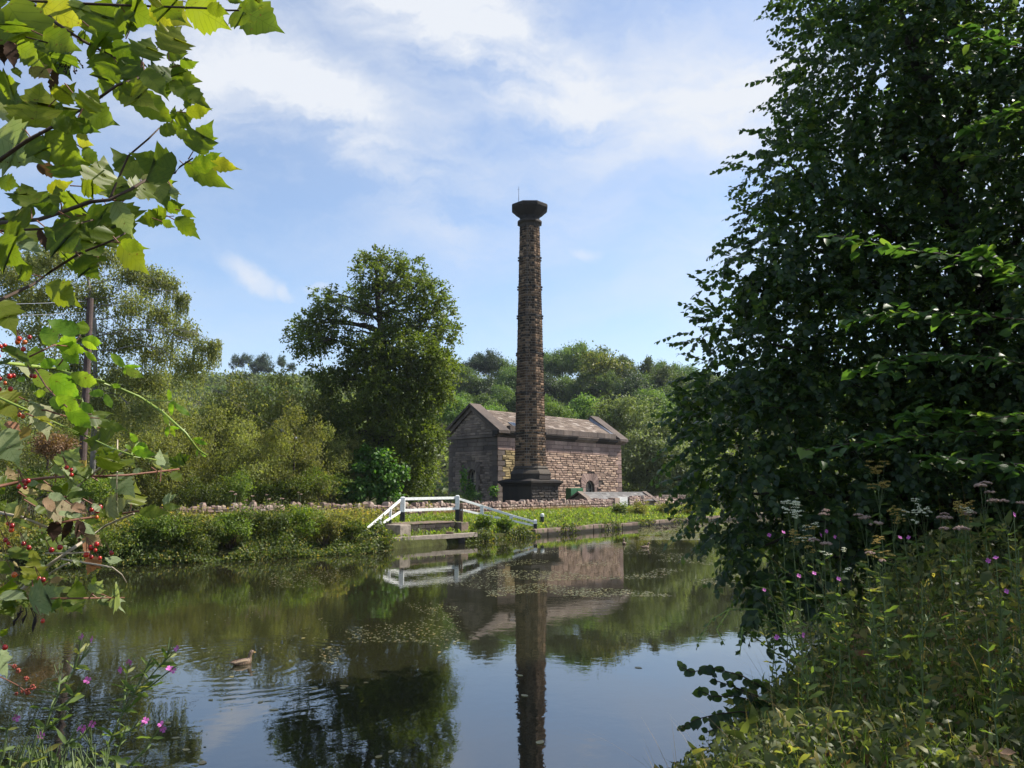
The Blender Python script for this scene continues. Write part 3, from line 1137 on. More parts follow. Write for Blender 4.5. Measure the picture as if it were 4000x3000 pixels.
for r in range(nc):
    hgt = hs[r] * sc_
    x = 1.15
    while x < LL - 1.2:
        w = min(q.uniform(.5, .85), LL - 1.15 - x)
        if LL - 1.15 - (x + w) < .3:
            w = LL - 1.15 - x
        o = link('slate', um, rf)
        dm = d + hgt * .55
        tilt = .035
        ang = math.atan2(z1 - z0, y1 - y0) - tilt / hgt * .5
        o.location = (x + w / 2, y0 + ca * dm, Z(z0 + sa * dm) + .008)
        o.rotation_euler = (ang, 0, q.uniform(-.006, .006))
        o.scale = (w - .012, hgt * 1.15, .045 + q.uniform(0, .02))
        x += w
    d += hgt
x = 1.15
while x < LL - 1.2:
    xe = min(x + .8, LL - 1.15)
    m = MB()
    m.add([(x + .006, y1 - .2, Z(z1 - .03)), (xe - .006, y1 - .2, Z(z1 - .03)), (xe - .006, y1, Z(z1 + .12)), (x + .006, y1, Z(z1 + .12)), (xe - .006, y1 + .2, Z(z1 - .03)), (x + .006, y1 + .2, Z(z1 - .03))],
          [(0, 1, 2, 3), (3, 2, 4, 5), (0, 3, 5), (1, 4, 2), (0, 5, 4, 1)])
    m.build('ridge_stone', M['slate'], rf)
    x = xe
# roof light
m = MB()
m.box((-.42, -.5, 0), (.42, .5, .09))
o = m.build('roof_light', M['lead'], rf, bevel=.02)
o.location = (2.75, y0 + ca * .62, Z(z0 + sa * .62) + .06)
o.rotation_euler = (math.atan2(z1 - z0, y1 - y0), 0, 0)
m = MB()
m.box((-.35, -.42, .091), (.35, .42, .10))
o2 = m.build('roof_light_pane', M['glass'], o)

# coped gables: raking cornice and broad coping slabs
for xa, xb, nm, xo in ((-.42, .95, 'near_gable_coping', -1), (LL - .95, LL + .42, 'far_gable_coping', 1)):
    gp = empty('gable_coping')
    gp.parent = PH
    for s in (0, 1):
        ys, zs = -.66, 7.86
        ye, ze = WW / 2, 10.52
        n_sl = 5
        for i in range(n_sl):
            t0, t1 = i / n_sl, (i + 1) / n_sl
            ya, za = ys + (ye - ys) * t0, zs + (ze - zs) * t0
            yb, zb = ys + (ye - ys) * t1, zs + (ze - zs) * t1
            if s:
                ya, yb = WW - ya, WW - yb
            m = MB()
            e_ = .004
            up = Vector((0, 0, 1))
            vs = []
            for xx in (xa, xb):
                vs += [(xx, ya, Z(za)), (xx, yb, Z(zb)), (xx, yb, Z(zb) - .26), (xx, ya, Z(za) - .26)]
            m.add(vs, [(0, 1, 2, 3), (7, 6, 5, 4), (0, 4, 5, 1), (1, 5, 6, 2), (2, 6, 7, 3), (3, 7, 4, 0)])
            ob = m.build('coping_slab', M['coping'], gp)
            bmm = bmesh.new()
            bmm.from_mesh(ob.data)
            bmesh.ops.recalc_face_normals(bmm, faces=bmm.faces)
            bmm.to_mesh(ob.data)
            bmm.free()
        # under-moulding (raking cornice), a step back under the slabs
        m = MB()
        xi = xa + .2 if xo < 0 else xb - .2
        xj = .3 if xo < 0 else LL - .3
        a_ = (ys + .12, zs - .24)
        b_ = (ye, ze - .27)
        pts = [(a_[0], a_[1]), (b_[0], b_[1]), (b_[0], b_[1] - .40), (a_[0] + .25, a_[1] - .22)]
        if s:
            pts = [(WW - y, z) for y, z in pts]
        lo, hi = min(xi, xj), max(xi, xj)
        vs = [(lo, y, Z(z)) for y, z in pts] + [(hi, y, Z(z)) for y, z in pts]
        m.add(vs, [(0, 1, 2, 3), (7, 6, 5, 4), (0, 4, 5, 1), (1, 5, 6, 2), (2, 6, 7, 3), (3, 7, 4, 0)])
        ob = m.build('raking_cornice', M['ashlar_dark'], gp)
        bmm = bmesh.new()
        bmm.from_mesh(ob.data)
        bmesh.ops.recalc_face_normals(bmm, faces=bmm.faces)
        bmm.to_mesh(ob.data)
        bmm.free()
    if xo > 0:
        m = MB()
        m.add([(xa - .25, .2, Z(8.3)), (xa, .2, Z(8.42)), (xa, WW / 2, Z(10.3)), (xa - .25, WW / 2, Z(9.99))], [(0, 1, 2, 3)])
        m.build('lead_flashing', M['lead'], gp)

# ------------------------------------------------------------------ chimney
CY = 64.0
cb = px(2072, 1870, CY)
CX = cb.x
CH = empty('chimney_stack', (CX, CY, .6))
tag(CH, 'tall octagonal sooty stone chimney with flared cap on a square plinth', 'chimney')
cz = .6
ROT = R(45) + R(22.5)
prof_z = [4.52, 25.3]
prof_r = [1.36, .87]
rad = lambda z: prof_r[0] + (prof_r[1] - prof_r[0]) * (z - prof_z[0]) / (prof_z[1] - prof_z[0])
shaft = empty('shaft')
shaft.parent = CH
m = MB()
m.lathe([(rad(4.4) - .035, 4.4 - cz), (rad(25.4) - .035, 25.4 - cz)], 8, ROT)
m.build('mortar_core', M['mortar'], shaft)
q = random.Random(21)
cells8 = []
nrow = 96
for r in range(nrow):
    za = prof_z[0] + (prof_z[1] - prof_z[0]) * r / nrow
    zb = prof_z[0] + (prof_z[1] - prof_z[0]) * (r + 1) / nrow
    for f in range(8):
        s = 2 * rad((za + zb) / 2) * math.sin(math.pi / 8)
        nst = 3 if (r + f) % 2 else 2
        cuts = [0] + sorted([(k + q.uniform(-.18, .18)) / nst for k in range(1, nst)]) + [1]
        for k in range(nst):
            cells8.append((f, za, zb, (cuts[k] - .5) * s, (cuts[k + 1] - .5) * s))
# facets: normals at ROT+22.5+45k; the two facing the towpath show largest
vis = []
for c in cells8:
    a = ROT + math.pi / 8 + c[0] * math.pi / 4
    facing = -math.sin(a)
    vis.append((0 if facing > .6 else (1 if facing > 0 else 2), c[1]))
order = sorted(range(len(cells8)), key=lambda i: vis[i])
V, Fc, rv = [], [], []
for c, i in enumerate(order):
    f, za, zb, xa, xb = cells8[i]
    a = ROT + math.pi / 8 + f * math.pi / 4
    zm = (za + zb) / 2
    ap = rad(zm) * math.cos(math.pi / 8)
    nrm = Vector((math.cos(a), math.sin(a), 0))
    lean = math.atan2(rad(za) - rad(zb), zb - za)
    fr_ = frame_at((nrm.x * ap, nrm.y * ap, zm - cz), (-nrm.y, nrm.x))
    w, h = xb - xa - .034, zb - za - .034
    k = (i * 7 + 3) % 10
    Mx = fr_ @ Matrix.Translation(((xa + xb) / 2, random.uniform(-.012, .008), 0)) @ Matrix.Diagonal((w, .75, h, 1))
    if c < 300:
        o = link('stone', unit_mesh(STONES, k, M['chimney_stone']), shaft)
        o.matrix_local = Mx
    else:
        vs, fs = STONES[k]
        b = len(V)
        V += [tuple(Mx @ Vector(p)) for p in vs]
        rv += [random.random()] * len(vs)
        Fc += [[x_ + b for x_ in f_] for f_ in fs]
me = bpy.data.meshes.new('stonework')
me.from_pydata(V, [], Fc)
at = me.attributes.new('rnd', 'FLOAT', 'POINT')
at.data.foreach_set('value', np.array(rv, np.float32))
me.materials.append(M['chimney_stone'])
o = link('stonework', me, shaft)
o['kind'] = 'stuff'
# cap
m = MB()
m.lathe([(.93, 25.0), (.93, 25.3), (1.02, 25.38), (1.13, 25.42), (1.13, 25.52), (.98, 25.68)], 8, ROT)
m.v = [(x, y, z - cz) for x, y, z in m.v]
m.build('collar', M['sooty'], CH)
m = MB()
m.lathe([(.92, 25.6), (.90, 26.02), (.98, 26.12), (1.2, 26.28), (1.42, 26.5), (1.56, 26.62), (1.56, 26.68), (1.66, 26.71), (1.66, 26.93), (1.60, 27.02), (1.05, 27.2)], 8, ROT)
m.v = [(x, y, z - cz) for x, y, z in m.v]
m.build('cap', M['sooty'], CH)
m = MB()
m.lathe([(.80, 27.1), (.80, 27.25), (.70, 27.25), (.70, 25.8)], 8, ROT, cap=False)
m.v = [(x, y, z - cz) for x, y, z in m.v]
m.build('flue_lining', M['sooty'], CH)
# base mouldings, drum, plinth
m = MB()
m.lathe([(1.40, 4.56), (1.46, 4.50), (1.54, 4.40), (1.50, 4.30), (1.56, 4.26), (1.72, 4.10), (1.82, 3.94), (1.82, 3.88)][::-1], 8, ROT)
m.v = [(x, y, z - cz) for x, y, z in m.v]
m.build('base_moulding', M['sooty'], CH)
m = MB()
m.lathe([(1.78, 3.48), (1.78, 3.90)], 8, ROT)
m.v = [(x, y, z - cz) for x, y, z in m.v]
m.build('drum', M['sooty'], CH)
m = MB()
h2 = 1.66
m.lathe([(2.38 * 1.0, 2.9), (2.55, 3.1), (2.72, 3.2), (2.72, 3.34), (1.9, 3.52)], 4, R(45) + R(45))
m.v = [(x, y, z - cz) for x, y, z in m.v]
m.build('plinth_cap', M['sooty'], CH)
pl = empty('plinth')
pl.parent = CH
m = MB()
m.lathe([(2.30, .5), (2.30, 2.95)], 4, R(90))
m.v = [(x, y, z - cz) for x, y, z in m.v]
m.build('plinth_core', M['sooty'], pl)
for ang in (R(45), R(135)):
    d_ = (math.cos(ang), math.sin(ang))
    # outward normal to the right of travel
    nrm = Vector((d_[1], -d_[0], 0))
    fr_ = frame_at((nrm.x * 1.63, nrm.y * 1.63, -cz), d_)
    if ang < R(90):
        masonry(pl, rows(-1.6, 1.6, .6, 2.9, .24, .4, .75, None, .1, 31), M['sooty'], fr_, BULGY, name='stone', gap=.02)
    else:
        masonry(pl, rows(-1.6, 1.6, .6, 2.9, .5, .8, 1.5, None, .1, 32), M['sooty'], fr_, FLAT, name='stone', gap=.012)
# iron bands with bolts
for v_ in (1013, 1127, 1240, 1385, 1538, 1694):
    zb_ = px(2068, v_, CY).z
    bd = MB()
    rr = rad(zb_) + .055
    bd.lathe([(rr - .06, zb_ - .05 - cz), (rr, zb_ - .05 - cz), (rr, zb_ + .05 - cz), (rr - .06, zb_ + .05 - cz)], 8, ROT, cap=False)
    bo = bd.build('iron_band', M['iron'], CH)
    for k in range(8):
        t = ROT + k * math.pi / 4
        b2 = MB()
        b2.box((-.05, -.06, -.07), (.09, .06, .07), Matrix.Translation((math.cos(t) * rr, math.sin(t) * rr, zb_ - cz)) @ Matrix.Rotation(t, 4, 'Z'))
        b2.build('bolt', M['iron'], bo)
# lightning conductor
la = ROT + math.pi / 4 * 5 + .12
la = R(-90 - 14)
m = MB()
pts = [(math.cos(la) * (rad(z) * .965 + .06), math.sin(la) * (rad(z) * .965 + .06), z - cz) for z in (4.6, 10, 15, 20, 25.0)]
m.tube(pts, .014, 5)
m.build('conductor_tape', M['tape'], CH)
m = MB()
rp = px(2021, 786, CY - 1.2)
m.tube([(-.95, -1.05, 26.8 - cz), (-.95, -1.05, 28.4 - cz)], [.025, .012], 5)
m.tube([(-1.07, -1.05, 28.12 - cz), (-.88, -1.05, 28.16 - cz)], .01, 4)
m.build('lightning_rod', M['iron'], CH)

# ------------------------------------------------------------------ low store with coped gables, green cabinet
hp = px(2259, 1920, 70.0)
HT = empty('low_store', (hp.x, 70.0, .8), R(46))
tag(HT, 'low stone outbuilding with grey slate roof just above the boundary wall', 'building')
hr, he, hl, hw = 2.36 - .8, 1.62 - .8, 10.6, 1.3
m = MB()
m.box((.1, -hw + .15, -.2), (hl - .1, hw - .15, he))
m.add([(.12, -hw + .1, he), (.12, hw - .1, he), (.12, 0, hr - .12)], [(0, 2, 1)])
m.build('walls', M['wall_dark'], HT)
q = random.Random(77)
su = MB()
su.box((-.5, -.5, 0), (.5, .5, 1))
sm_ = su.mesh('slate', M['slate_grey'])
rfh = empty('roof')
rfh.parent = HT
bed = MB()
for s in (-1, 1):
    bed.poly([(.3, s * hw * 1.06, he - .06), (hl - .3, s * hw * 1.06, he - .06), (hl - .3, 0, hr - .05), (.3, 0, hr - .05)], s > 0)
bed.build('roof_boarding', M['slate_grey'], rfh)
slen = math.hypot(hw * 1.06, hr - he)
an = math.atan2(hr - he, hw * 1.06)
for r in range(5):
    x = .35
    while x < hl - .4:
        w = min(q.uniform(.45, .75), hl - .32 - x)
        if hl - .32 - (x + w) < .3:
            w = hl - .32 - x
        o = link('slate', sm_, rfh)
        dm = (r + .55) / 5 * slen
        o.location = (x + w / 2, -hw * 1.06 + math.cos(an) * dm, he - .05 + math.sin(an) * dm)
        o.rotation_euler = (an - .03, 0, 0)
        o.scale = (w - .01, slen / 5 * 1.14, .03)
        x += w
m = MB()
m.tube([(.2, 0, hr), (hl - .2, 0, hr)], .07, 6)
m.build('ridge', M['slate_grey'], rfh)
for xa in (-.12, hl - .55):
    for s in (-1, 1):
        m = MB()
        P0, P1 = (s * (hw + .28), he - .06), (0, hr + .14)
        vs = []
        for xx in (xa, xa + .67):
            vs += [(xx, P0[0], P0[1]), (xx, P1[0], P1[1]), (xx, P1[0], P1[1] - .16), (xx, P0[0], P0[1] - .16)]
        m.add(vs, [(0, 1, 2, 3), (7, 6, 5, 4), (0, 4, 5, 1), (1, 5, 6, 2), (2, 6, 7, 3), (3, 7, 4, 0)])
        m.build('gable_coping', M['ashlar_dark'], HT)
# green cabinet
gp_ = px(2252, 1925, 72.6)
GC = empty('green_cabinet', (gp_.x - .2, 72.6, .75), R(45))
tag(GC, 'green painted steel shed doors against the pump house wall', 'cabinet')
m = MB()
m.box((-.9, -.3, 0), (.9, .3, 2.05))
m.build('cabinet_body', M['green_paint'], GC, bevel=.02)
for s in (-1, 1):
    m = MB()
    m.box((s * .45 - .42, -.34, .08), (s * .45 + .42, -.303, 1.97))
    d_ = m.build('door', M['green_paint'], GC, bevel=.01)
    m = MB()
    m.box((s * .1 - .02, -.38, .95), (s * .1 + .02, -.343, 1.15))
    m.build('handle', M['iron'], d_)

# ------------------------------------------------------------------ boundary wall
WPTS = [Vector((-16.5, 38.6, 0)), Vector((-8.0, 46.0, 0)), Vector((9.1, 70.0, 0))]
BW = empty('boundary_wall', (-16.5, 38.6, .9))
tag(BW, 'rubble stone boundary wall with upright coping stones along the towpath', 'wall')


def wall_run(root, a, b, z0, z1, n_body, n_first, cope=True, seed=0, mat=None, thick=.42, ch=.155):
    a, b = Vector(a), Vector(b)
    L = (b - a).length
    d = (b - a).normalized()
    base = root.location
    fr_ = frame_at((a.x - base.x, a.y - base.y, -base.z), (d.x, d.y))
    m = MB()
    m.box((0, .02, z0 - .4), (L, thick, z1 - .02), fr_)
    m.build('wall_core', M['rubble_core'], root)
    q = random.Random(seed)
    cells = []
    z = z0 - .1
    while z < z1 - .05:
        h = ch * q.uniform(.75, 1.35)
        if z1 - z - h < .08:
            h = z1 - z
        x = 0
        while x < L:
            w = min(q.uniform(.18, .48), L - x)
            cells.append((x, x + w, z + q.uniform(-.015, .015), z + h + q.uniform(-.015, .015)))
            x += w
        z += h
    masonry(root, cells, mat or M['rubble'], fr_, BULGY, 'stone', 'stonework', n_body, gap=.022, order=lambda c: abs(c[0] - n_first), jit=.05)
    if cope:
        x = 0
        k = 0
        while x < L - .1:
            tall = q.random() < .5
            w = q.uniform(.15, .36) if tall else q.uniform(.16, .5)
            h = q.uniform(.16, .36) if tall else q.uniform(.06, .2)
            if q.random() < .12:
                x += w * .7
                k += 1
                continue
            m = MB()
            # upright stone with a rough rounded head
            hw_, t0, t1 = w / 2 - .008, -.05 + q.uniform(-.03, .03), thick + q.uniform(-.04, .03)
            j = lambda s_: q.uniform(-s_, s_)
            vs = [(-hw_, t0, 0), (hw_, t0, 0), (hw_, t1, 0), (-hw_, t1, 0),
                  (-hw_ + j(.02), t0 + j(.02), h * .66), (hw_ + j(.02), t0 + j(.02), h * .62), (hw_ + j(.02), t1, h * .65), (-hw_ + j(.02), t1, h * .6),
                  (-hw_ * .6 + j(.03), t0 + .07, h + j(.03)), (hw_ * .55 + j(.03), t0 + .07, h + j(.03)), (hw_ * .6, t1 - .07, h + j(.02)), (-hw_ * .55, t1 - .07, h + j(.02))]
            fs = [(0, 1, 5, 4), (1, 2, 6, 5), (2, 3, 7, 6), (3, 0, 4, 7), (4, 5, 9, 8), (5, 6, 10, 9), (6, 7, 11, 10), (7, 4, 8, 11), (8, 9, 10, 11)]
            m.add(vs, fs, fr_ @ Matrix.Translation((x + w / 2, 0, z1)) @ Matrix.Rotation(q.uniform(-.22, .22), 4, 'Y') @ Matrix.Rotation(q.uniform(-.25, .25), 4, 'Z'))
            m.build('coping_stone', mat or M['rubble'], root)
            x += w
            k += 1


wall_run(BW, WPTS[0], WPTS[1], .9, 1.62, 60, 9, True, 1)
wall_run(BW, WPTS[1], WPTS[2], .9, 1.58, 240, 8, True, 2)
# gate pier, gate and the wall beyond
dirw = (WPTS[2] - WPTS[1]).normalized()
pA = WPTS[2] + dirw * .05
fr_ = frame_at((pA.x, pA.y, 0), (dirw.x, dirw.y))
GPp = empty('gate_pier', pA)
tag(GPp, 'square dressed stone gate pier at the end of the rubble wall', 'pier')
for k, (za, zb, ww) in enumerate(((.6, 1.05, .98), (1.06, 1.5, .94), (1.51, 1.9, .98))):
    m = MB()
    m.box((0.02, -.16, za), (ww, .55, zb), frame_at((0, 0, 0), (dirw.x, dirw.y)))
    m.build('pier_block', M['rubble'], GPp, bevel=.02)
pG = pA + dirw * 1.12
GT = empty('white_gate', pG)
tag(GT, 'white painted boarded gate between the gate pier and the right hand wall', 'gate')
fr0 = frame_at((0, 0, 0), (dirw.x, dirw.y))
for k in range(10):
    m = MB()
    m.box((.02 + k * .19, .1, .75), (.02 + k * .19 + .18, .14, 1.98), fr0)
    m.build('board', M['gate_paint'], GT)
for zz in (.95, 1.75):
    m = MB()
    m.box((.02, .141, zz), (1.92, .19, zz + .12), fr0)
    m.build('ledge', M['gate_paint'], GT)
pR = pG + dirw * 2.05
RW = empty('far_wall', pR)
tag(RW, 'stone wall with flat coping running right from the white gate', 'wall')
wall_run(RW, pR, pR + dirw * 7.0, .8, 1.75, 120, 3, True, 5)
wall_run(RW, pR + dirw * 7.0, pR + dirw * 13.0, .8, 1.9, 60, 3, False, 6, ch=.24)
fr_ = frame_at((0, 0, 0), (dirw.x, dirw.y))
for k in range(7):
    m = MB()
    m.box((7.05 + k * .86, -.1, 1.905), (7.05 + k * .86 + .84, .52, 2.12), fr_)
    m.build('coping_block', M['ashlar_dark'], RW, bevel=.02)

# ------------------------------------------------------------------ towpath strip
pm, k = [], 0
PV, PT = [], []
pts = [(-30, 21.5), (-15.6, 35.8), (-6.9, 43.6), (-4.6, 46.2), (2.0, 55.4), (10.4, 67.2), (20, 81)]
cur = []
for (ax, ay), (bx, by) in zip(pts, pts[1:]):
    for t in np.linspace(0, 1, 24, endpoint=False):
        cur.append((ax + (bx - ax) * t, ay + (by - ay) * t))
for i, (x, y) in enumerate(cur):
    x2, y2 = cur[min(i + 1, len(cur) - 1)]
    x1_, y1_ = cur[max(i - 1, 0)]
    d_ = Vector((x2 - x1_, y2 - y1_, 0)).normalized()
    s_ = Vector((d_.y, -d_.x, 0))
    for k in range(5):
        w = -.75 + k * .375
        X_, Y_ = x + s_.x * w, y + s_.y * w
        PV.append((X_, Y_, gz(X_, Y_) + .035 - .02 * abs(w)))
for i in range(len(cur) - 1):
    for k in range(4):
        a = i * 5 + k
        PT += [(a, a + 1, a + 6), (a, a + 6, a + 5)]
tag(link('towpath', tri_mesh('towpath', PV, np.array(PT)[:, ::-1], mat=M['path'])), 'pale gravel towpath along the far bank', kind='structure')

# ------------------------------------------------------------------ stone edge of the canal
KE = empty('canal_edging', (1.3, 44.2, 0))
tag(KE, 'mossy gritstone block edging along the far bank of the canal', 'edging')
seg = [Vector((*p, 0)) for p in FAR[5:9]]
q = random.Random(12)
for a, b in zip(seg, seg[1:]):
    L = (b - a).length
    d_ = (b - a).normalized()
    x = 0
    while x < min(L, 26):
        w = q.uniform(1.0, 1.75)
        fr_ = frame_at((a.x - 1.3 + d_.x * x, a.y - 44.2 + d_.y * x, 0), (d_.x, d_.y))
        m = MB()
        top = .39 + q.uniform(-.035, .03)
        o_ = q.uniform(-.03, .03)
        m.box((0.015, -.06 + o_, -.5), (w - .015, .45, top), fr_ @ Matrix.Rotation(q.uniform(-.012, .012), 4, 'Y'))
        m.build('edging_block', M['kerb_stone'], KE, bevel=.035)
        x += w

# ------------------------------------------------------------------ white rails at the narrows
def post(root, p, top, w, split, cap=True, name='post', tie=True):
    """timber post, lower part tarred black, upper white with a chamfered head"""
    h = w / 2
    m = MB()
    m.box((p.x - h, p.y - h, p.z - .25), (p.x + h, p.y + h, split))
    lo = m.build('post_foot', M['black_paint'], root)
    m = MB()
    t = top - (.05 if cap else 0)
    m.box((p.x - h - .003, p.y - h - .003, split), (p.x + h + .003, p.y + h + .003, t))
    if cap:
        m.add([(p.x - h, p.y - h, t), (p.x + h, p.y - h, t), (p.x + h, p.y + h, t), (p.x - h, p.y + h, t),
               (p.x - h * .45, p.y - h * .45, top), (p.x + h * .45, p.y - h * .45, top), (p.x + h * .45, p.y + h * .45, top), (p.x - h * .45, p.y + h * .45, top)],
              [(0, 1, 5, 4), (1, 2, 6, 5), (2, 3, 7, 6), (3, 0, 4, 7), (4, 5, 6, 7)])
    m.build(name, M['white_paint'], root)


YA, YB = 40.0, 43.0
A_t, A_b = px(1572, 1940, YA), px(1572, 2036, YA)
B_t, B_b = px(1786, 1934, YB), px(1786, 2024, YB)
RL = empty('white_rail', (A_b.x, A_b.y, A_b.z))
tag(RL, 'white painted timber guard rail with black post feet at the canal narrows', 'railing')


def rel(v):
    return v - RL.location


post(RL, rel(A_b), rel(A_t).z, .23, rel(px(1572, 2000, YA)).z)
post(RL, rel(B_b), rel(B_t).z, .22, rel(px(1786, 1990, YB)).z)


def rail(p, q, h=.14, w=.06, name='rail'):
    m = MB()
    m.bar(rel(p), rel(q), w, h)
    m.build(name, M['white_paint'], RL, bevel=.008)


rail(px(1580, 1949, YA), px(1780, 1945, YB))
rail(px(1580, 1994, YA), px(1780, 1987, YB))
# left wing
YE = 34.6
E_b, E_t = px(1429, 2088, YE), px(1429, 2063, YE)
post(RL, rel(E_b), rel(E_t).z, .17, rel(px(1429, 2082, YE)).z)
for (u_, vt, vb, vs, Yd) in ((1483, 2026, 2066, 2058, 36.4), (1524, 1987, 2048, 2029, 38.1)):
    post(RL, rel(px(u_, vb, Yd)), rel(px(u_, vt, Yd)).z, .11, rel(px(u_, vs, Yd)).z, cap=False)
rail(px(1566, 1952, YA), px(1431, 2068, YE), h=.13)
rail(px(1566, 1998, YA), px(1436, 2081, YE), h=.12)
# right wing
Fb, Ft = px(2091, 2063, 45.0), px(2091, 2029, 45.0)
post(RL, rel(Fb), rel(Ft).z, .2, rel(px(2091, 2046, 45)).z)
for (u_, vt, vb, vs, Yd) in ((1882, 1974, 2023, 2014, 44.0), (1997, 2010, 2045, 2038, 44.6)):
    post(RL, rel(px(u_, vb, Yd)), rel(px(u_, vt, Yd)).z, .19, rel(px(u_, vs, Yd)).z, cap=False)
rail(px(1793, 1949, YB), px(1882, 1977, 44.0), h=.13)
rail(px(1882, 1977, 44.0), px(1997, 2013, 44.6), h=.13)
rail(px(1997, 2013, 44.6), px(2085, 2038, 45), h=.12)
rail(px(1800, 1991, YB), px(1882, 2010, 44.0), h=.11)
rail(px(1882, 2010, 44.0), px(1997, 2033, 44.6), h=.11)
rail(px(1997, 2033, 44.6), px(2085, 2053, 45), h=.11)

wp = px(1801, 2026, YB + .1)
m = MB()
tp = px(1801, 1967, YB + .1).z
m.box((-.1, -.1, -.3), (.1, .1, tp - wp.z))
o = m.build('wooden_post', M['brown_wood'], bevel=.015)
o.location = wp
tag(o, 'bare brown timber post beside the taller white rail post', 'post')
bp_ = px(2118, 2031, 48.0)
BL = empty('mooring_bollard', bp_)
tag(BL, 'small mooring bollard with white head and black foot on the grass bank', 'bollard')
ht = px(2118, 2005, 48.0).z - bp_.z
m = MB()
m.lathe([(.115, -.2), (.115, ht * .5)], 8)
m.build('foot', M['black_paint'], BL)
m = MB()
m.lathe([(.118, ht * .5), (.125, ht * .85), (.07, ht)], 8)
m.build('head', M['white_paint'], BL)

# stop plank recess: dark chamber wall, pale quoin, timber beam
SP = empty('stop_plank_recess', px(1700, 2110, 39.0))
tag(SP, 'dark mossy stone recess for stop planks in the far bank below the rail', 'recess')
SP.location.z = 0
a, b = on_water(1600, 2131), on_water(1812, 2114)
d_ = (b - a).normalized()
fr_ = frame_at((a.x - SP.location.x, a.y - SP.location.y, 0), (d_.x, d_.y))
L = (b - a).length
m = MB()
m.box((.0, .62, -.3), (L, 2.2, .92), fr_)
m.build('chamber_back', M['rubble_core'], SP)
fr2 = fr_ @ Matrix.Translation((0, .60, 0))
WETS = stone_mat('wet_dark_stone', [(0, (.03, .024, .022)), (1, (.08, .062, .055))], soot_amt=.5, green=.3)
masonry(SP, rows(0.02, L - .02, .3, .92, .2, .4, .9, None, .1, 61), WETS, fr2, FLAT, name='stone', gap=.015)
m = MB()
m.box((-.02, .56, .921), (L + .02, 2.1, 1.0), fr_)
m.build('coping_slab', M['kerb_stone'], SP, bevel=.03)
m = MB()
m.box((-.75, -.1, -.4), (-.03, .9, .98), fr_)
m.build('quoin', M['old_wood'], SP, bevel=.03)
m = MB()
m.box((L + .02, .2, -.4), (L + .6, 1.1, .95), fr_)
m.build('quoin', M['kerb_stone'], SP, bevel=.03)
m = MB()
m.box((-.9, -.22, -.4), (L + .7, .58, .34), fr_)
m.build('sill', WETS, SP, bevel=.02)
bA, bB = px(1530, 2109, 35.6), px(1858, 2088, 39.3)
BMm = empty('timber_beam', bA)
tag(BMm, 'weathered grey timber beam lying across the stop plank recess', 'beam')
m = MB()
m.bar(Vector((0, 0, 0)), bB - bA, .3, .22)
m.build('beam', M['old_wood'], BMm, bevel=.02)
for t in (.12, .82):
    p = (bB - bA) * t
    m = MB()
    m.box((p.x - .16, p.y - .14, -bA.z - .4), (p.x + .16, p.y + .14, p.z - .112))
    m.build('prop', M['iron'], BMm)

# ------------------------------------------------------------------ foliage tools
def unitv(a):
    return a / np.maximum(np.linalg.norm(a, axis=-1, keepdims=True), 1e-9)


LEAF_SHAPES = {
    # (x across, y along, z lift) and triangles
    'rhomb': ([(0, 0, 0), (-.5, .45, .12), (0, 1, -.05), (.5, .45, .12)], [(0, 2, 1), (0, 3, 2)]),
    'leaf': ([(0, 0, 0), (-.42, .28, .10), (-.40, .62, .08), (0, 1.0, -.12), (.40, .62, .08), (.42, .28, .10), (0, .5, -.02)],
             [(0, 6, 1), (1, 6, 2), (2, 6, 3), (3, 6, 4), (4, 6, 5), (5, 6, 0)]),
    'narrow': ([(0, 0, 0), (-.5, .35, .1), (-.3, .75, .0), (0, 1, -.15), (.3, .75, .0), (.5, .35, .1)], [(0, 5, 1), (1, 5, 4), (1, 4, 2), (2, 4, 3)]),
    'round': ([(0, 0, 0), (-.5, .35, 0), (-.35, .85, 0), (.3, 1.0, 0), (.55, .5, 0)], [(0, 4, 1), (1, 4, 3), (1, 3, 2)]),
}


def leaf_cloud(P, Nv, Dv, L, W, shape='rhomb', rnd=None):
    """arrays for a cloud of leaves: positions, face normals, pointing directions, lengths, widths"""
    sh, tr = LEAF_SHAPES[shape]
    sh, tr = np.array(sh), np.array(tr)
    n, k = len(P), len(sh)
    Dv = unitv(Dv)
    S = unitv(np.cross(Dv, Nv))
    U = np.cross(S, Dv)
    L = np.broadcast_to(np.asarray(L, float), (n,))
    W = np.broadcast_to(np.asarray(W, float), (n,))
    V = (P[:, None, :] + S[:, None, :] * (sh[None, :, 0, None] * W[:, None, None])
         + Dv[:, None, :] * (sh[None, :, 1, None] * L[:, None, None])
         + U[:, None, :] * (sh[None, :, 2, None] * L[:, None, None]))
    T = tr[None] + (np.arange(n) * k)[:, None, None]
    r = rng.random(n) if rnd is None else rnd
    return V.reshape(-1, 3), T.reshape(-1, 3), np.repeat(r, k)


def merge(parts):
    V, T, Rr, o = [], [], [], 0
    for v, t, r in parts:
        V.append(v)
        T.append(t + o)
        Rr.append(r)
        o += len(v)
    return np.concatenate(V), np.concatenate(T), np.concatenate(Rr)


def sphere_pts(n):
    return unitv(rng.normal(size=(n, 3)))


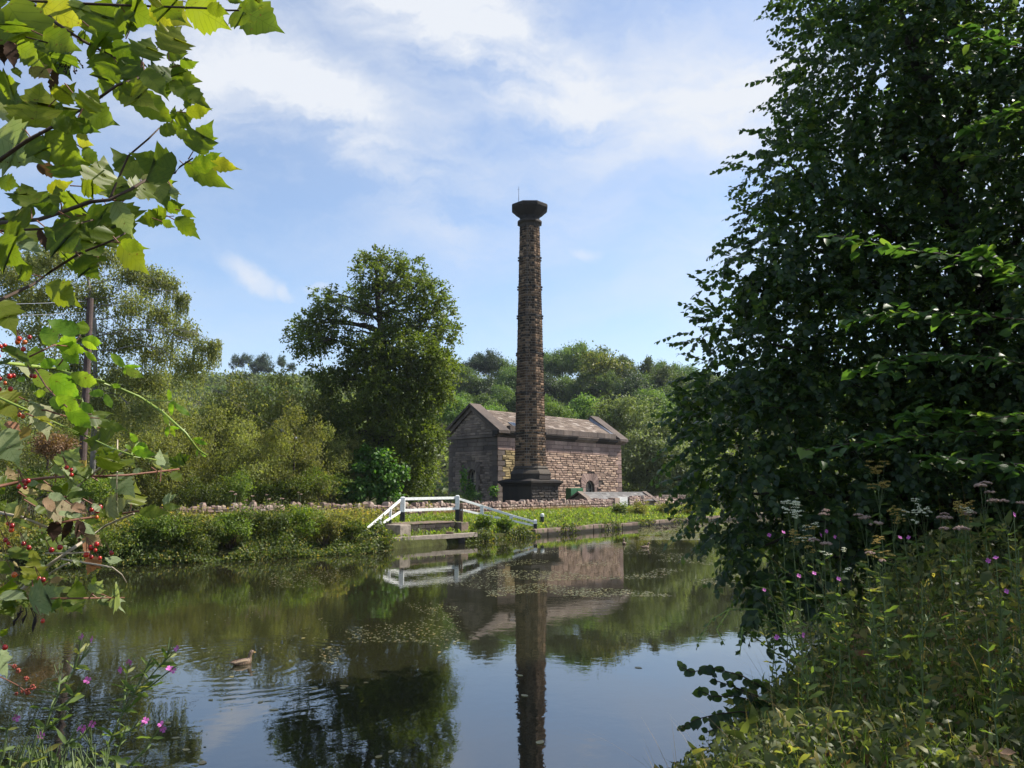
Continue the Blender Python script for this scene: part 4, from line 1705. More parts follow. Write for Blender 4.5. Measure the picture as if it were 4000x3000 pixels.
def crown(blobs, dens, L, W, shape='rhomb', clump=.30, nclump=14, flat=.85, up=.5, droop=.3, fill=.35, jitter=.25):
    """leaves for a crown: blobs = (centre, radius); leaves gather in clumps near the blobs' surfaces"""
    out_ = []
    for c, r in blobs:
        c = np.array(c, float)
        m = max(4, int(nclump * rng.uniform(.8, 1.2)))
        cd = sphere_pts(m)
        cr = r * (rng.random(m) ** fill) * rng.uniform(.85, 1.18, m)
        cc = c + cd * cr[:, None] * np.array([1, 1, flat])
        nl = int(dens * r * r)
        pick = rng.integers(0, m, nl)
        sg = clump * r * rng.uniform(.6, 1.25, m)
        off = rng.normal(size=(nl, 3)) * sg[pick][:, None] * np.array([1, 1, .7])
        P = cc[pick] + off
        outw = unitv(P - c)
        Nv = unitv(outw * .7 + np.array([0, 0, up]) + rng.normal(size=(nl, 3)) * .55)
        Dv = unitv(outw * .6 + rng.normal(size=(nl, 3)) * .8 + np.array([0, 0, -droop]))
        s = rng.uniform(1 - jitter, 1 + jitter, nl)
        rr = np.clip(rng.random(nl) * .75 + rng.random(m)[pick] * .25, 0, 1)
        out_.append(leaf_cloud(P, Nv, Dv, L * s, W * s, shape, rr))
    return merge(out_)


def curve_pts(a, b, sag=.15, n=6, wob=.05):
    a, b = Vector(a), Vector(b)
    L = (b - a).length
    pts = []
    for i in range(n + 1):
        t = i / n
        p = a.lerp(b, t)
        p.z += sag * L * math.sin(math.pi * t)
        if 0 < i < n:
            p += Vector((random.uniform(-1, 1), random.uniform(-1, 1), random.uniform(-1, 1))) * wob * L
        pts.append(p)
    return pts


def make_tree(name, base, top, blobs, leaves, mat_leaf, mat_bark, label, cat='tree', group=None, r0=.3, limb=True, trunk_pts=None, start=.25, rel_r=.3, nlimb=99):
    """tree > trunk (with limbs), crown.  All in world space, the Empty at the trunk's foot"""
    root = empty(name, base)
    tag(root, label, cat, group)
    base = Vector(base)
    m = MB()
    tp = trunk_pts or [base + Vector((0, 0, -.3)), base.lerp(Vector(top), .33) + Vector((random.uniform(-.15, .15), 0, 0)), base.lerp(Vector(top), .66), Vector(top)]
    rad_ = [r0 * (1 - .86 * i / (len(tp) - 1)) for i in range(len(tp))]
    m.tube([p - base for p in tp], rad_, 8)
    if limb:
        bl = sorted(blobs, key=lambda q: -q[1])[:nlimb]
        for c, r in bl:
            c = Vector(c)
            h = (c.z - base.z) / max(.1, (Vector(top).z - base.z))
            t = min(.97, max(start, h * .8 - .03))
            # point on the trunk polyline
            f = t * (len(tp) - 1)
            i = min(int(f), len(tp) - 2)
            s = Vector(tp[i]).lerp(Vector(tp[i + 1]), f - i)
            rs = r0 * (1 - .86 * t) * rel_r * 2
            pts = curve_pts(s, c, random.uniform(.02, .14), 6, .035)
            m.tube([p - base for p in pts], [max(.012, rs * (1 - .85 * k / 6)) for k in range(7)], 5)
            for _ in range(3):
                dv = Vector(unitv(rng.normal(size=3))) * r * .95
                k = random.randint(3, 5)
                pq = curve_pts(pts[k], c + dv, .05, 3, .05)
                m.tube([p - base for p in pq], [max(.01, rs * .35), max(.008, rs * .22), max(.006, rs * .12), .005], 4)
    m.build('trunk', mat_bark, root, smooth=True)
    V, T, r = leaves
    o = link('crown', tri_mesh('crown', V - np.array(base), T, r, mat_leaf), root)
    o['kind'] = 'stuff'
    return root


def blobs2(lst, Y, depth=1.5, s=1.0):
    """blob list in 2212 px of the photograph, set round depth Y with real depth spread"""
    out_ = []
    for x, y, r in lst:
        Yd = Y + random.uniform(-depth, depth)
        out_.append((p2(x, y, Yd), r * K / F * Yd * s))
    return out_


def sprays(blobs, per_r2, leaf_l, n_leaf=15, in_lo=.45, droop=.25, ls=1.0, lean=(-.15, -.1)):
    """short leafy twigs spread through the blobs: leaf base points, directions, normals and twig lines"""
    Pb, D, Nn, Ls, twigs = [], [], [], [], []
    for c, r in blobs:
        c = np.array(c)
        for _ in range(max(3, int(per_r2 * r * r))):
            d0 = unitv(rng.normal(size=3))
            s = c + d0 * r * (in_lo + (1 - in_lo) * rng.random() ** .5) * np.array([1, 1, .9])
            ax = unitv(d0 * .9 + np.array([lean[0], lean[1], -droop]) + rng.normal(size=3) * .45)
            up_ = unitv(np.array([0, 0, 1.0]) + rng.normal(size=3) * .25)
            sd = unitv(np.cross(ax, up_))
            up_ = np.cross(sd, ax)
            ln = ls * rng.uniform(.35, .75) * min(1.0, .55 + r * .35)
            m_ = int(n_leaf * rng.uniform(.7, 1.3))
            for k in range(m_):
                t = (k + .5) / m_
                sg = 1 if k % 2 else -1
                p = s + ax * ln * t - np.array([0, 0, .25 * ln * t * t])
                dd = unitv(ax * .55 + sd * sg * (.95 - .6 * t) - up_ * (.18 + droop) + rng.normal(size=3) * .18)
                nn = unitv(up_ + rng.normal(size=3) * .3)
                Pb.append(p)
                D.append(dd)
                Nn.append(nn)
                Ls.append(leaf_l * rng.uniform(.65, 1.25) * (1.05 - .35 * t))
            twigs.append((s, s + ax * ln - np.array([0, 0, .25 * ln])))
    return np.array(Pb), np.array(D), np.array(Nn), np.array(Ls), twigs




# ------------------------------------------------------------------ wooded hillside behind
def unit_crown(kind, n, lsz):
    if kind == 'round':
        b = [((0, 0, .5), .42)] + [((.36 * math.cos(t), .36 * math.sin(t), .42 + .12 * math.sin(3 * t)), .3) for t in np.linspace(0, 6.28, 7)[:-1]] + [((.12, .05, .75), .26), ((-.15, -.1, .7), .26)]
    elif kind == 'tall':
        b = [((random.uniform(-.12, .12), random.uniform(-.12, .12), z), .27 * (1.15 - abs(z - .45))) for z in np.linspace(.15, .88, 8)]
    elif kind == 'pine':
        b = [((random.uniform(-.3, .3), random.uniform(-.3, .3), z), .24) for z in (.55, .62, .7, .74, .8, .86)] + [((0, 0, .85), .2)]
    else:
        b = [((.3 * math.cos(t) * (1 - z) * 1.1, .3 * math.sin(t) * (1 - z) * 1.1, z), .3 * (1.05 - z)) for t, z in [(k * 2.2, .1 + k * .075) for k in range(11)]]
    tot = sum(r * r for _, r in b)
    V, T, r = crown(b, n / tot, lsz, lsz * .62, clump=.26, nclump=11, up=.7, droop=.15, fill=.25)
    return V, T, r


def scrub_crown():
    b = []
    for k in range(13):
        a, z = k * 2.4, .12 + .8 * (k / 12)
        rr = .30 * math.sqrt(max(.05, 1 - (z - .35) ** 2 * 1.9))
        b.append(((rr * math.cos(a), rr * math.sin(a), z * .92), .20 * (1.15 - .45 * z)))
    tot = sum(r * r for _, r in b)
    return crown(b, 13000 / tot, .022, .012, clump=.24, nclump=20, up=.5, droop=.2, fill=.4)


UC = {('scrub', k): scrub_crown() for k in range(3)}
for kind, n_, ls in (('round', 7500, .055), ('tall', 5500, .05), ('pine', 3500, .05), ('fir', 4500, .05)):
    for k in range(2):
        UC[(kind, k)] = unit_crown(kind, n_, ls)
_um = {}


def unit_tree_mesh(kind, k, matn):
    key = (kind, k, matn)
    if key not in _um:
        V, T, r = UC[(kind, k)]
        _um[key] = tri_mesh('crown', V, T, r, M[matn])
    return _um[key]


tm = MB()
tm.tube([(0, 0, -.1), (.01, 0, .3), (0, .01, .75)], [.028, .022, .006], 6)
TRM = tm.mesh('trunk', M['bark'])


def hill_tree(x, ytop, Y, wpx, kind, matn, name, label, group=None, cat='tree'):
    """x, ytop: top of the crown in 2212 px; wpx: crown width in px"""
    tp = p2(x, ytop, Y)
    g = gz(tp.x, tp.y)
    h = max(4.0, tp.z - g)
    w = wpx * K / F * Y
    root = empty(name, (tp.x, tp.y, g), random.uniform(0, 6.28))
    tag(root, label, cat, group)
    o = link('crown', unit_tree_mesh(kind, random.randint(0, 2 if kind == 'scrub' else 1), matn), root)
    o['kind'] = 'stuff'
    wid = {'round': 1.25, 'tall': .72, 'pine': .95, 'fir': .75, 'scrub': .8}[kind]
    if kind in ('round', 'pine'):
        k_ = w / wid
        zs = min(h * 1.14, k_ * 1.15)
        o.scale = (k_, k_, zs)
        o.location = (0, 0, h - zs * .98)
    else:
        o.scale = (w / wid, w / wid, h * 1.14)
        o.location = (0, 0, -.14 * h)
    if kind == 'scrub':
        w = max(w, h * .62)
        o.scale = (w / wid, w / wid, h * 1.02)
        o.location = (0, 0, 0)
    t = link('trunk', TRM, root)
    t.scale = (max(h * .5, w * .6), max(h * .5, w * .6), h)
    return root


WOOD = 'trees of the wooded hillside'
WLAB = 'leafy green tree in the dense wood on the hillside behind the pump house'
rows_ = []
# back row along the skyline, right of the oak
sk = [(960, 770, 60), (1000, 768, 55), (1035, 762, 60), (1062, 757, 60), (1092, 776, 55), (1130, 770, 60), (1185, 757, 60), (1215, 750, 62), (1290, 752, 60), (1345, 768, 50), (1395, 768, 42), (1425, 778, 50), (1460, 786, 50), (1490, 790, 55), (1530, 800, 60), (1580, 805, 70), (1640, 800, 80), (1720, 800, 80), (1800, 800, 80), (1880, 800, 80), (1960, 800, 80), (2050, 800, 80), (2140, 800, 90), (2240, 800, 90)]
for x, y, w in sk:
    if x in (1000, 1035, 1062):
        hill_tree(x, y, 190, w, 'fir' if x == 1000 else 'round', 'conifer', 'dark_tree', {1000: 'dark pointed conifer on the skyline just right of the oak', 1035: 'dark rounded tree on the skyline, left of two beside the chimney', 1062: 'dark rounded tree on the skyline nearest left of the chimney'}[x])
    elif x in (1395,):
        hill_tree(x, y, 185, w, 'tall', 'hill', 'slender_tree', 'slender pale tree standing on the skyline right of the yellowing beech')
    else:
        hill_tree(x, y, 190 + random.uniform(-8, 8), w * 1.25, 'round', 'hill', 'woodland_tree', WLAB, WOOD)
hill_tree(1250, 737, 180, 85, 'round', 'hill_light', 'domed_tree', 'highest bright green domed tree on the skyline right of the chimney')
hill_tree(1300, 755, 165, 130, 'round', 'hill_yellow', 'yellowing_beech', 'large yellowing beech on the hillside above the pump house roof')
# middle rows
for x in range(930, 2500, 42):
    hill_tree(x + random.uniform(-10, 10), 800 + random.uniform(-14, 16), 165 + random.uniform(-6, 6), 70 + random.uniform(-8, 12), 'round', random.choice(['hill', 'hill', 'conifer']), 'woodland_tree', WLAB, WOOD)
for x in range(945, 2300, 46):
    if 1180 < x < 1300:
        continue
    hill_tree(x + random.uniform(-10, 10), 838 + random.uniform(-10, 14), 140 + random.uniform(-5, 5), 72 + random.uniform(-8, 14), 'round', random.choice(['hill', 'hill', 'hill_light']), 'woodland_tree', WLAB, WOOD)
hill_tree(1365, 808, 135, 90, 'round', 'conifer', 'dark_tree', 'dark rounded tree above the right end of the pump house roof')
hill_tree(1410, 838, 118, 95, 'round', 'hill_light', 'spreading_tree', 'flat topped bright green tree behind the grey willow')
hill_tree(1262, 853, 108, 120, 'round', 'hill_light', 'round_tree', 'bright green rounded tree just above the ridge right of the chimney')
hill_tree(1200, 868, 104, 70, 'round', 'hill_light', 'small_tree', 'small bright green tree touching the chimney above the roof ridge')
hill_tree(1068, 872, 106, 90, 'round', 'hill_light', 'small_tree', 'light green bush above the roof between gable and chimney')
hill_tree(1480, 870, 112, 90, 'round', 'hill', 'woodland_tree', WLAB, WOOD)
hill_tree(985, 850, 112, 80, 'round', 'hill_light', 'small_tree', 'yellowish green tree between the oak and the gable apex')
# left hill: low scrub ridge and the pines on it
for i in range(52):
    x = 395 + (i % 26) * 13.5 + random.uniform(-5, 5)
    row = i // 26
    hill_tree(x, (803 if row == 0 else 822) + 10 * (abs(x - 560) / 160) ** 2 + random.uniform(-3, 4), 290 if row == 0 else 235, 26 + random.uniform(-5, 9), 'round', 'hill_light' if random.random() < .5 else 'hill', 'hill_bush',
              'round green bush on the far ridge left of the oak', 'bushes on the far ridge', 'bush').children[0].location.z -= 1.6
for x, y, w, lab in ((510, 770, 30, 'leftmost wind bent pine on the far ridge'), (530, 767, 26, 'second pine from the left on the far ridge'), (567, 765, 46, 'broad dark pine in the middle of the far ridge clump'),
                     (610, 772, 26, 'narrow dark pine on the far ridge right of the broad one'), (632, 786, 20, 'smallest pine at the right end of the far ridge clump')):
    hill_tree(x, y, 292, w * 1.15, 'pine' if x != 567 else 'round', 'conifer', 'pine_tree', lab)

# the mass of low scrub that covers the slopes between the trees
n_d = 2600
X_ = rng.uniform(-190, 120, n_d)
Y_ = rng.uniform(100, 330, n_d)
R_ = rng.uniform(2.0, 4.2, n_d)
Z_ = ground_z(X_, Y_)
ml = 34
dd = sphere_pts(n_d * ml)
dd[:, 2] = np.abs(dd[:, 2])
P = np.repeat(np.stack([X_, Y_, Z_], 1), ml, 0) + dd * np.repeat(R_, ml)[:, None] * np.array([1, 1, .8])
lv = leaf_cloud(P, unitv(dd + rng.normal(size=dd.shape) * .4), unitv(rng.normal(size=dd.shape)), rng.uniform(.8, 1.7, len(P)), rng.uniform(.5, .9, len(P)), 'rhomb', np.clip(np.repeat(rng.random(n_d), ml) * .6 + rng.random(len(P)) * .4, 0, 1))
tag(link('hillside_scrub', tri_mesh('hillside_scrub', *lv, M['hill_scrub'])), 'low green scrub covering the slopes behind', kind='stuff')

# ------------------------------------------------------------------ willow scrub behind the wall, left
scrub = [(120, 830, 47, 170), (220, 850, 46, 150), (330, 835, 48, 150), (420, 815, 50, 150), (500, 815, 54, 130), (560, 800, 52, 150), (620, 803, 53, 130), (672, 825, 54, 110),
         (470, 880, 49, 150), (560, 890, 47, 150), (640, 880, 48, 130), (700, 900, 50, 110), (300, 905, 45, 150), (390, 905, 46, 140),
         (740, 930, 51, 110)]
wlab = ['willow scrub bush growing behind the left part of the boundary wall'] * len(scrub)
for i, (x, y, Y, w) in enumerate(scrub):
    y += (-14, 10, -6, 16, 4, -12, 12, 2)[i % 8]
    lab, grp = wlab[i], 'willow scrub behind the wall'
    if i == 15:
        lab, grp = 'bushy green sapling squeezed between the oak and the gable wall', None
    hill_tree(x, y, Y, w, 'scrub', 'willow' if i != 15 else 'birch', 'willow_bush' if i != 15 else 'sapling', lab, grp, 'bush')


def low_bush(x, y, Y, r, n, matn, name, label, group=None, L=.11, shape='rhomb', sq=.75, w=.6, cat='bush'):
    c = p2(x, y, Y)
    rr = r * K / F * Y
    g = gz(c.x, c.y)
    bl = [(c + Vector((random.uniform(-1, 1) * rr * .7, random.uniform(-.6, .6) * rr, random.uniform(-.5, .3) * rr * sq)), rr * random.uniform(.38, .6)) for _ in range(7)]
    bl = [(Vector((b.x, b.y, max(b.z, g + q_ * .5))), q_) for b, q_ in bl]
    V, T, rv_ = crown(bl, n / sum(q_ * q_ for _, q_ in bl), L, L * w, shape, clump=.3, nclump=12, up=.7, droop=.2)
    keep = None
    root = empty(name, (c.x, c.y, g))
    tag(root, label, cat, group)
    o = link('foliage', tri_mesh('foliage', V - np.array((c.x, c.y, g)), T, rv_, M[matn]), root)
    o['kind'] = 'stuff'
    m = MB()
    for b, q_ in bl:
        pts = curve_pts((c.x + random.uniform(-.2, .2), c.y + random.uniform(-.2, .2), g - .1), b, -.05, 4, .05)
        m.tube([p - root.location for p in pts], [.03, .025, .02, .014, .008], 4)
    m.build('stems', M['twig'], root)
    return root


# herbs and bushes just behind / along the wall on the left
for x, y, Y, r, n_, mt, lab in ((120, 960, 31.5, 40, 2200, 'dead_herb', 'clump of rust red dying foliage at the foot of the utility pole'),
                                (60, 1040, 30.5, 60, 3000, 'bank', 'low green bush on the bank behind the guelder berries'),
                                (200, 1050, 31.0, 55, 3000, 'bank_bright', 'bright green bush at the foot of the utility pole'),
                                (445, 1055, 43, 50, 2600, 'bank', 'green herb mound behind the wall below the utility pole'),
                                (500, 1045, 44, 45, 2400, 'bank_bright', 'bright green herb mound behind the wall left of the clipped bush'),
                                (590, 1062, 46, 34, 2200, 'bank', 'rounded dark green bush behind the wall between two herb mounds'),
                                (640, 1050, 46.5, 36, 2200, 'bank', 'taller dark green bush behind the wall left of the sycamore sapling'),
                                (700, 1040, 48, 48, 2600, 'bank_bright', 'bramble mound behind the wall under the oak, left side'),
                                (905, 1068, 53.5, 40, 2000, 'bank', 'low shrub behind the wall at the foot of the gable, left'),
                                (985, 1076, 61, 30, 1800, 'greywillow', 'grey green shrub at the foot of the gable wall'),
                                (1010, 1070, 62, 26, 1100, 'syc', 'yellow green young shrub at the foot of the gable window')):
    low_bush(x, y, Y, r, n_, mt, 'shrub', lab)
# climbing shoots on the gable
for x0, y0, x1, y1, Y, lab in ((1003, 1060, 1003, 1013, 62.6, 'tall climbing shoot of yellow green leaves beside the gable window'), (1016, 1068, 1018, 1046, 62.4, 'shorter leafy shoot in front of the gable window'),
                               (1066, 1072, 1066, 1052, 61.5, 'leafy yellow green shoot above the wall left of the chimney plinth')):
    a, b = p2(x0, y0, Y), p2(x1, y1, Y)
    root = empty('leafy_shoot', (a.x, a.y, gz(a.x, a.y)))
    tag(root, lab, 'plant')
    m = MB()
    g = gz(a.x, a.y)
    m.tube([Vector((0, 0, -.1)), b - root.location], [.025, .008], 5)
    m.build('stem', M['stem'], root)
    n_ = 170
    t = rng.random(n_) ** .8
    ab = np.array(b - a)
    P = np.array(a - root.location) + t[:, None] * ab + rng.normal(size=(n_, 3)) * np.array([.16, .16, .08])
    V, T, rv_ = leaf_cloud(P, unitv(rng.normal(size=(n_, 3)) * .5 + np.array([0, -.5, .8])), unitv(rng.normal(size=(n_, 3)) + np.array([0, 0, -.3])), .2, .15, 'leaf')
    o = link('foliage', tri_mesh('foliage', V, T, rv_, M['syc']), root)
    o['kind'] = 'stuff'

# ------------------------------------------------------------------ the oak
ok_b = [(805, 556, 24), (800, 585, 38), (850, 600, 42), (890, 590, 34), (905, 620, 34), (935, 640, 34), (955, 662, 30), (968, 715, 28), (880, 680, 48), (820, 650, 52), (772, 650, 36), (845, 565, 26),
        (715, 655, 32), (692, 636, 20), (700, 690, 34), (680, 700, 36), (645, 712, 26), (660, 745, 26), (700, 748, 22), (735, 715, 30), (930, 700, 40),
        (850, 750, 46), (805, 762, 34), (860, 800, 44), (770, 770, 26), (915, 770, 48), (950, 800, 42), (785, 800, 40), (722, 828, 34), (700, 815, 20), (830, 850, 58), (915, 860, 52), (955, 850, 26),
        (720, 905, 48), (790, 920, 58), (880, 940, 58), (930, 945, 36), (700, 955, 38), (760, 1000, 50), (850, 1010, 58), (905, 1020, 46), (690, 1000, 36)]
OY = 55.0
obl = blobs2(ok_b, OY, 2.3) + [(c - Vector((0, random.uniform(1.2, 2.6), 0)), r * .92) for c, r in blobs2([b for b in ok_b if b[1] > 740], OY, .4)]
ob = px(1495, 1960, OY)
ob.z = gz(ob.x, ob.y)
otop = p2(812, 560, OY)
trp = [Vector((ob.x, ob.y, ob.z - .3)), p2(828, 900, OY), p2(826, 740, OY), p2(815, 640, OY), otop]
SP_ = sprays([(c, r * .86) for c, r in obl], 80, .24, 15, .3, .05, 1.5, (0, 0))
lv = leaf_cloud(SP_[0] + rng.normal(size=SP_[0].shape) * .07, unitv(SP_[2] + rng.normal(size=SP_[0].shape) * .5), unitv(SP_[1] + rng.normal(size=SP_[0].shape) * .4), SP_[3], SP_[3] * .7, 'rhomb', np.clip(np.repeat(rng.random(len(SP_[0]) // 15 + 1), 15)[:len(SP_[0])] * .3 + rng.random(len(SP_[0])) * .7, 0, 1))
make_tree('oak_tree', ob, otop, obl[:len(ok_b)], lv, M['oak'], M['bark'], 'tall dark green oak standing left of the pump house', 'tree', None, .46, True, trp, .2, .26)

# sycamore sapling in front of it
sy = blobs2([(790, 985, 24), (822, 1000, 28), (775, 1020, 34), (835, 1030, 34), (800, 1045, 38), (760, 1060, 30), (845, 1065, 30)], 50.5, .6)
sb = px(800 * K, 1960, 50.5)
sb.z = gz(sb.x, sb.y)
make_tree('sycamore_sapling', sb, p2(800, 980, 50.5), sy, crown(sy, 900, .2, .19, 'leaf', clump=.3, nclump=9, up=1.0, droop=.3), M['syc'], M['bark'], 'bright green sycamore sapling growing behind the wall in front of the oak', 'tree', None, .07, True, None, .2, .3)

# ------------------------------------------------------------------ silver birch on the left
bi = [(20, 600, 48), (60, 570, 42), (110, 545, 46), (170, 540, 44), (225, 545, 42), (285, 590, 40), (330, 602, 34), (362, 612, 24), (395, 640, 14), (60, 650, 46), (130, 640, 46), (210, 640, 44), (290, 665, 40), (350, 680, 30),
      (395, 715, 34), (440, 752, 24), (466, 742, 13), (90, 730, 48), (180, 725, 44), (270, 740, 44), (345, 760, 38), (410, 790, 34), (60, 800, 46), (160, 800, 46), (260, 815, 44), (330, 830, 40), (120, 870, 46), (220, 880, 44), (310, 890, 40)]
BY = 38.5
bbl = blobs2(bi, BY, 1.8)
bb = p2(205, 1010, BY)
bb.z = gz(bb.x, bb.y)
tp_ = [Vector((bb.x, bb.y, bb.z - .2)), p2(206, 860, BY), p2(205, 700, BY), p2(190, 600, BY), p2(178, 540, BY)]
lv = crown(bbl, 1500, .13, .09, 'rhomb', clump=.34, nclump=40, up=.1, droop=.9, fill=.75)
# hanging strands
ns = 1500
pk = rng.integers(0, len(bbl), ns)
parts = [lv]
for k in pk:
    c, r = bbl[k]
    o_ = sphere_pts(1)[0] * r * .95
    s0 = np.array(c) + o_
    ln = rng.uniform(.5, 1.3)
    m_ = 20
    t = np.linspace(0, 1, m_)
    P = s0 + np.stack([t * 0 + rng.normal(0, .03, m_), rng.normal(0, .03, m_), -t * ln], 1)
    parts.append(leaf_cloud(P, unitv(rng.normal(size=(m_, 3))), np.tile([0, 0, -1.0], (m_, 1)) + rng.normal(size=(m_, 3)) * .4, .09, .07, 'rhomb'))
lv = merge(parts)
make_tree('birch_tree', bb, tp_[-1], bbl, lv, M['birch'], M['bark_grey'], 'tall airy silver birch with drooping twigs behind the utility pole', 'tree', None, .15, True, tp_, .12, .2)

# grey willow right of the pump house
gwb = blobs2([(1300, 893, 26), (1335, 900, 42), (1380, 905, 52), (1425, 935, 44), (1395, 970, 56), (1440, 990, 42), (1360, 1010, 50), (1425, 1035, 48), (1465, 1030, 40), (1375, 1055, 40), (1500, 1000, 50)], 88, 2.2)
wb = px(1400 * K, 1930, 88)
wb.z = gz(wb.x, wb.y)
make_tree('grey_willow', wb, p2(1395, 930, 88), gwb, crown(gwb, 560, .3, .16, 'rhomb', clump=.26, nclump=16), M['greywillow'], M['bark'], 'broad grey green willow filling the gap right of the pump house', 'tree', None, .3, True, None, .2, .3)

# ------------------------------------------------------------------ far bank: bushes, weeds, grass
bankb = [(150, 1160, 27.6, 62, 4200, 'bank', 'dark bush overhanging the water at the far left of the far bank'),
         (270, 1165, 28.0, 58, 4200, 'bank', 'dense dark bush at the waterline right of the overhanging guelder leaves'),
         (345, 1140, 28.6, 52, 4200, 'bank_bright', 'glossy bright leaved bramble mound on the left part of the far bank'),
         (425, 1140, 29.2, 48, 3800, 'bank', 'rough green bramble mound left of the pink flower patch on the far bank'),
         (505, 1128, 30.2, 50, 3800, 'bank_bright', 'leafy mound topped with dull pink flowers on the far bank'),
         (575, 1125, 31.0, 48, 3800, 'bank', 'mixed bramble mound right of the pink flower patch on the far bank'),
         (640, 1122, 31.8, 48, 3800, 'bank_bright', 'bright bramble mound with a few yellow leaves on the far bank'),
         (700, 1130, 32.4, 42, 3400, 'weeds', 'yellowing bramble mound nearest the end of the white rail'),
         (752, 1140, 33.2, 32, 2600, 'bank', 'low bramble at the waterline below the left end of the white rail'),
         (810, 1148, 34.3, 22, 1500, 'bank', 'low overhanging bramble beside the stop plank recess, left'),
         (1335, 1100, 59.0, 22, 1600, 'bank', 'dark round bush on the grass below the white gate'),
         (1375, 1100, 60.5, 24, 1400, 'weeds', 'tall tangled weeds right of the dark bush by the white gate'),
         (1440, 1096, 63.5, 26, 1400, 'weeds', 'yellow flowered weeds at the water edge on the right of the far bank'),
         (1490, 1096, 66.5, 26, 1400, 'weeds', 'weeds on the far bank where the big tree cuts it off'),
         (1050, 1128, 41.4, 18, 1100, 'bank_bright', 'bramble patch hanging over the edge right of the timber beam'),
         (1090, 1130, 42.6, 15, 900, 'bank_bright', 'small bramble on the edge below the sloping rail'),
         (1046, 1122, 42.6, 13, 900, 'bank_bright', 'leafy weeds below the taller right rail post')]
for x, y, Y, r, n_, mt, lab in bankb:
    low_bush(x, y, Y, r, n_, mt, 'bank_bush', lab, None, L=.10 if Y < 40 else .14, shape='rhomb', sq=.8)

# dull pink flower heads (hemp agrimony) on the bank mound
root = None
fl = MB()


def flower_dome(mb, c, r, n=9):
    for k in range(n):
        a = random.uniform(0, 6.28)
        d_ = r * math.sqrt(random.random())
        p = Vector(c) + Vector((math.cos(a) * d_, math.sin(a) * d_, r * .35 * (1 - (d_ / r) ** 2)))
        s = r * .30
        mb.add([p + Vector((s, 0, 0)), p + Vector((-s, 0, 0)), p + Vector((0, s, 0)), p + Vector((0, -s, 0)), p + Vector((0, 0, s * .8)), p + Vector((0, 0, -s * .8))],
               [(0, 2, 4), (2, 1, 4), (1, 3, 4), (3, 0, 4), (2, 0, 5), (1, 2, 5), (3, 1, 5), (0, 3, 5)])


AGLAB = 'dull pink hemp agrimony flower head on the left part of the far bank'
for i in range(30):
    x, y = random.gauss(560, 45), random.uniform(1060, 1120)
    Y = random.uniform(30.2, 31.8)
    c = p2(x, y, Y)
    rt = empty('agrimony_flower', (c.x, c.y, c.z - .5))
    tag(rt, AGLAB, 'flower', 'pink flower heads on the far bank')
    m = MB()
    flower_dome(m, (0, 0, .5), random.uniform(.05, .1), 10)
    m.build('flower_head', M['dull_pink'], rt)
    m = MB()
    m.tube([(0, 0, -.3), (0, 0, .5)], [.008, .006], 4)
    m.build('stem', M['stem'], rt)


def blades(P, h, w, lean=.4, seg=3, rnd=None):
    """grass blades: curved strips"""
    n = len(P)
    a = rng.random(n) * 6.283
    dirv = np.stack([np.cos(a), np.sin(a), a * 0], 1)
    side = np.stack([-np.sin(a), np.cos(a), a * 0], 1)
    h = np.broadcast_to(h, (n,))
    ln = np.abs(rng.normal(lean, lean * .6, n))
    V, T = [], []
    for s in range(seg + 1):
        t = s / seg
        c = P + np.stack([a * 0, a * 0, h * (t - .25 * ln * t * t)], 1) + dirv * (h * ln * t * t)[:, None]
        ww = (w * (1 - t) ** .7)[:, None] if hasattr(w, '__len__') else w * (1 - t) ** .7
        if s < seg:
            V += [c - side * ww / 2, c + side * ww / 2]
        else:
            V += [c]
    k = 2 * seg + 1
    V = np.stack(V, 1).reshape(-1, 3)
    tr = []
    for s in range(seg - 1):
        tr += [(2 * s, 2 * s + 1, 2 * s + 3), (2 * s, 2 * s + 3, 2 * s + 2)]
    tr.append((2 * seg - 2, 2 * seg - 1, 2 * seg))
    T = (np.array(tr)[None] + (np.arange(n) * k)[:, None, None]).reshape(-1, 3)
    r = rng.random(n) if rnd is None else rnd
    return V, T, np.repeat(r, k)


def scatter_far(n, s0, s1, xlo, xhi):
    """points on the far bank between distances s0..s1 from the water"""
    out_ = []
    while sum(len(o) for o in out_) < n:
        x = rng.uniform(xlo, xhi, 6000)
        y = rng.uniform(26, 78, 6000)
        s = sdist(FAR, x, y)
        k = (s > s0) & (s < s1)
        out_.append(np.stack([x[k], y[k]], 1))
    p = np.concatenate(out_)[:n]
    return np.column_stack([p, ground_z(p[:, 0], p[:, 1])])


P = scatter_far(26000, .35, 7.5, -7, 20)
# keep the gravel path open
pp = np.array(pts_ := [(-30, 21.5), (-15.6, 35.8), (-6.9, 43.6), (-4.6, 46.2), (2.0, 55.4), (10.4, 67.2), (20, 81)], float)
dpath = np.abs(sdist(pp, P[:, 0], P[:, 1]))
P = P[(dpath > .62) | (rng.random(len(P)) < .05)]
s_w = sdist(np.array([(v_.x, v_.y) for v_ in WPTS] + [(25, 92)]), P[:, 0], P[:, 1])
P = P[s_w < -.1]
V1 = blades(P, rng.uniform(.1, .34, len(P)), .035, .5, 2)
k = rng.random(len(P)) < .22
V2 = leaf_cloud(P[k] + np.array([0, 0, .12]), unitv(rng.normal(size=(k.sum(), 3)) * .5 + np.array([0, 0, 1])), rng.normal(size=(k.sum(), 3)), .18, .12, 'leaf')
gV = merge([V1, V2])
tag(link('bank_grass', tri_mesh('bank_grass', *gV, M['grass'])), 'sunlit grass and weeds on the far bank', kind='stuff')
